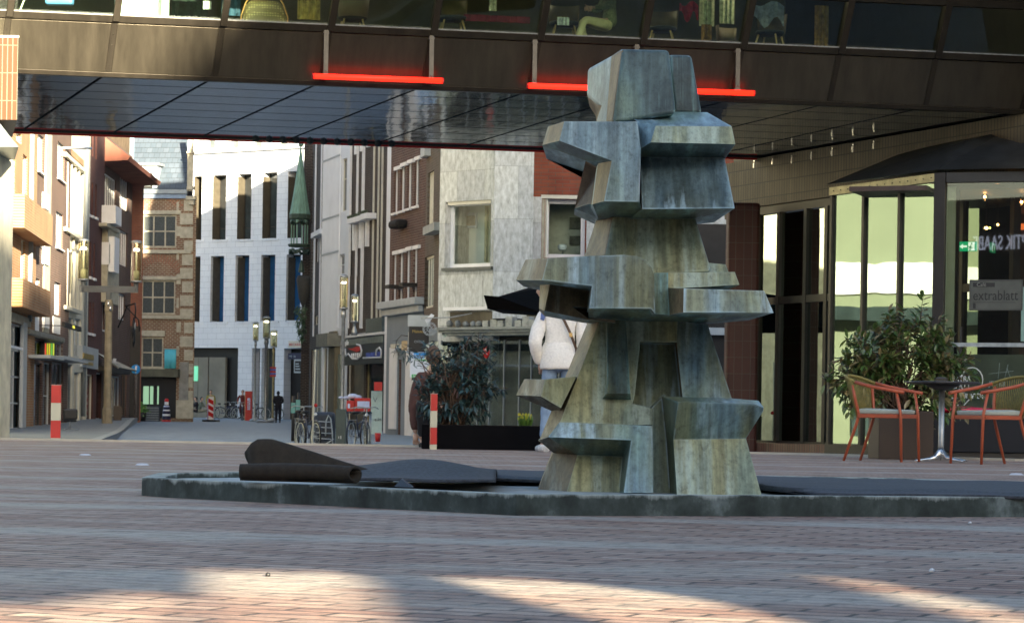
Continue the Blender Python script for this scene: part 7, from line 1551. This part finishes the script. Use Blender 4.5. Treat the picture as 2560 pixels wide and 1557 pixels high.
zg = zwalk(d); p = W(272, 770, d); bm = BM(); lathe(bm, [(.20, 0), (.20, .5), (.155, .6), (.13, p.z - zg - .15), (.16, p.z - zg - .1), (.14, p.z - zg + .3)], (p.x, d, zg), 8, sm=False); mk('stone_post', bm, mat('brown_stone_post', (.23, .20, .14), .8, ns=4), t)
bm = BM(); ball(bm, (p.x - .0, d - .16, p.z + .15), .05, (1, 1, 2), 8); ball(bm, (p.x + .08, d - .16, p.z - .02), .05, (1, 1, 2), 8); mk('fixings', bm, M_chrome, t)

# ================================================================= SMALL STREET THINGS
def onwalk(x, d): p = PX(x, d); return (p.x, p.y, max(zwalk(d), zroad(d) + .06))
t = thing('advertising_pillar', 'bright red square advertising pillar with white vertical lettering at the end of the street', 'pillar', at(620, 149)); k_ = 149 / F
h = W(620, 976, 149).z - zroad(149)
bm = BM(); bx(bm, -7 * k_, 9 * k_, 0, .4, 0, h - .04); mk('red_column', bm, M_red, t); bm = BM(); bx(bm, -9 * k_, -7 * k_ - .002, .0, .4, 0, h - .04); mk('tan_side', bm, mat('tan_side', (.45, .28, .16), .6), t)
bm = BM(); bx(bm, -9 * k_, 9 * k_, -.01, .41, h - .039, h); mk('white_cap', bm, M_white, t)
bm = BM(); bx(bm, -2 * k_, 5 * k_, -.012, -.002, h * .36, h * .75); mk('label', bm, mat('lilac_paper', (.55, .60, .80), .6), t)
o = textmesh('lettering', 'FAMA', .2, M_red, t, (3.8 * k_, -.02, h * .39), rot=(R(90), R(-90), 0))
t = thing('beacon_post', 'leaning traffic beacon with red and white chevrons on a dark rubber foot', 'beacon', at(527, 140), R(-12)); k_ = 140 / F; h = W(527, 991, 140).z - zroad(140)
bm = BM(); bx(bm, -.14, .14, 0, .06, .1, h); mk('white_board', bm, M_white, t)
bm = BM(); 
for k in range(3): z = .22 + k * (h - .3) / 3; prism(bm, [(-.14, -.008, z + .12), (-.14, -.008, z + .34), (.14, -.008, z + .2), (.14, -.008, z - .02)], (0, .006, 0))
mk('red_chevrons', bm, M_red, t); bm = BM(); bx(bm, -.22, -.17, .02, .1, .1, h - .1); mk('lilac_edge', bm, mat('lilac', (.4, .35, .55), .6), t); bm = BM(); bx(bm, -.4, .4, -.3, .4, 0, .1); mk('rubber_foot', bm, M_black, t, bevel=.03)
t = thing('souvenir_stand', 'cone-shaped rack of striped red, white and navy goods with a red ball on top', 'stand', at(416, 133)); k_ = 133 / F; h = 1.15
for k, (z, r, c) in enumerate(((0, .24, M_red), (.12, .23, mat('navy', (.02, .02, .06), .5)), (.30, .21, M_white), (.40, .20, mat('navy', (.02, .02, .06), .5)), (.52, .19, M_white), (.60, .18, mat('navy', (.02, .02, .06), .5)), (.72, .15, mat('lilac_paper', (.55, .60, .80), .6)), (.86, .11, M_white))):
    bm = BM(); lathe(bm, [(r, z), (r * .95, z + .10 + .06 * (k % 2))], (0, 0, 0), 12); mk('tier', bm, c, t)
bm = BM(); ball(bm, (0, 0, 1.08), .12, seg=10); mk('red_top', bm, M_red, t)
t = thing('covered_furniture', 'stack of furniture under a dark blue-grey striped cover in front of the dark archway', 'cover', at(379, 134)); bm = BM(); bx(bm, -.38, .38, 0, .5, 0, .78); 
for k in range(6): bx(bm, -.40, .40, -.03, -.005, .06 + k * .12, .10 + k * .12, 1)
mk('cover', bm, [mat('slate_cover', (.05, .07, .09), .6), M_grey], t, bevel=.03)
t = thing('potted_plant', 'small bright green plant in a dark pot beside the covered furniture', 'plant', at(357, 133)); lb = BM()
for k in range(120): leaf(lb, Vector((rng.gauss(0, .14), rng.gauss(0, .1), .62 + rng.gauss(0, .13))), Vector((rng.uniform(-1, 1), -.4, rng.uniform(-.5, 1))), Vector((0, -1, 0)), .16, .07)
mk('foliage', lb, leafmat('bright_leaf', (.05, .12, .02), (.08, .2, .03), (.12, .26, .05)), t); bm = BM(); lathe(bm, [(.14, 0), (.19, .45), (.16, .46)], (0, 0, 0), 12); mk('pot', bm, M_black, t)
t = thing('traffic_sign', 'round blue and white traffic sign on a sticker-covered dark post', 'sign', onwalk(338, 122)); k_ = 122 / F; p = W(337, 923, 122); z = p.z - t.location.z
bm = BM(); lathe(bm, [(.0, -.012), (.22, -.012), (.22, .012), (0, .012)], (0, 0, 0), 20); o = mk('disc', bm, mat('sign_cyan', (.03, .30, .72), .4), t); o.location = (0, -.08, z); o.rotation_euler = (R(90), 0, R(20))
bm = BM(); prism(bm, [(-.08, -.10, z - .16), (.02, -.10, z - .19), (.07, -.10, z + .14), (-.01, -.10, z + .17)], (0, .008, 0)); mk('white_symbol', bm, M_white, t)
bm = BM(); tube(bm, [(0, 0, 0), (0, 0, z + .25)], .07, 8); mk('post', bm, mat('sticker_post', (.10, .09, .085), .7, ns=18, amt=.9), t)
t = thing('a_frame_board', 'plain dark brown advertising board on the left pavement near the lamp post', 'board', onwalk(294, 104), R(10)); bm = BM(); bx(bm, -.16, .16, 0, .05, 0, .58); mk('front_board', bm, mat('dark_brown_board', (.05, .035, .025), .6), t); bm = BM(); bx(bm, -.16, .16, .1, .3, 0, .05); mk('foot', bm, M_black, t)
t = thing('swivel_chair', 'black office swivel chair standing on the left pavement behind the bollard', 'chair', onwalk(176, 76), R(15))
bm = BM(); bx(bm, -.21, .21, -.04, .06, .32, .64); mk('backrest', bm, M_black, t, bevel=.05); bm = BM(); bx(bm, -.2, .2, .07, .4, .26, .32); mk('seat', bm, M_black, t, bevel=.03)
bm = BM(); tube(bm, [(0, .1, .05), (0, .1, .3)], .025, 8)
for k in range(5): a = k * 1.257; tube(bm, [(0, .1, .07), (.25 * math.cos(a), .1 + .25 * math.sin(a), .04)], .015, 6)
mk('star_base', bm, M_steel, t)
# optician across the square, behind the viewpoint (seen mirrored in the pavilion glass)
t = thing('optician_building', 'dark shop building behind the viewpoint with the lettering OPTIK SAABE', 'building', (-17, -22, 0))
bm = BM(); bx(bm, -28, 14, -8, 0, -.5, 10.5); mk('wall', bm, mat('shade_render', (.10, .08, .07), .8), t)
nf = Vector((-ff.n.x, -ff.n.y, 0)); o_ = Vector((ff.o.x, ff.o.y, 0))
def mirror(p): p = Vector(p); return p - 2 * (p - o_).dot(nf) * nf
def alongray(x, y, Y=-21.9):
    a, b = ray(x, y); d0 = 30.0
    A = mirror((0, 0, CAMH)); B = mirror((a * 100, 100, CAMH + b * 100)); u = (Y - A.y) / (B.y - A.y); return A.lerp(B, u)
pa, pb, pc_ = alongray(2432, 626), alongray(2600, 612), alongray(2432, 585)
sz = abs(pc_.z - pa.z) * 1.25
o = textmesh('lettering', 'OPTIK SAABE', sz, emis('pale_letters', (.75, .8, 1), .3), t, rot=(R(90), 0, R(180)), ext=.03)
pb = alongray(2590, 612); wid = max(v.co.x for v in o.data.vertices); o.location = (pb.x - t.location.x, .1, pa.z); o.scale = (abs(pa.x - pb.x) / wid, 1, 1); print('OPT', pa, pb, wid)
LET = o
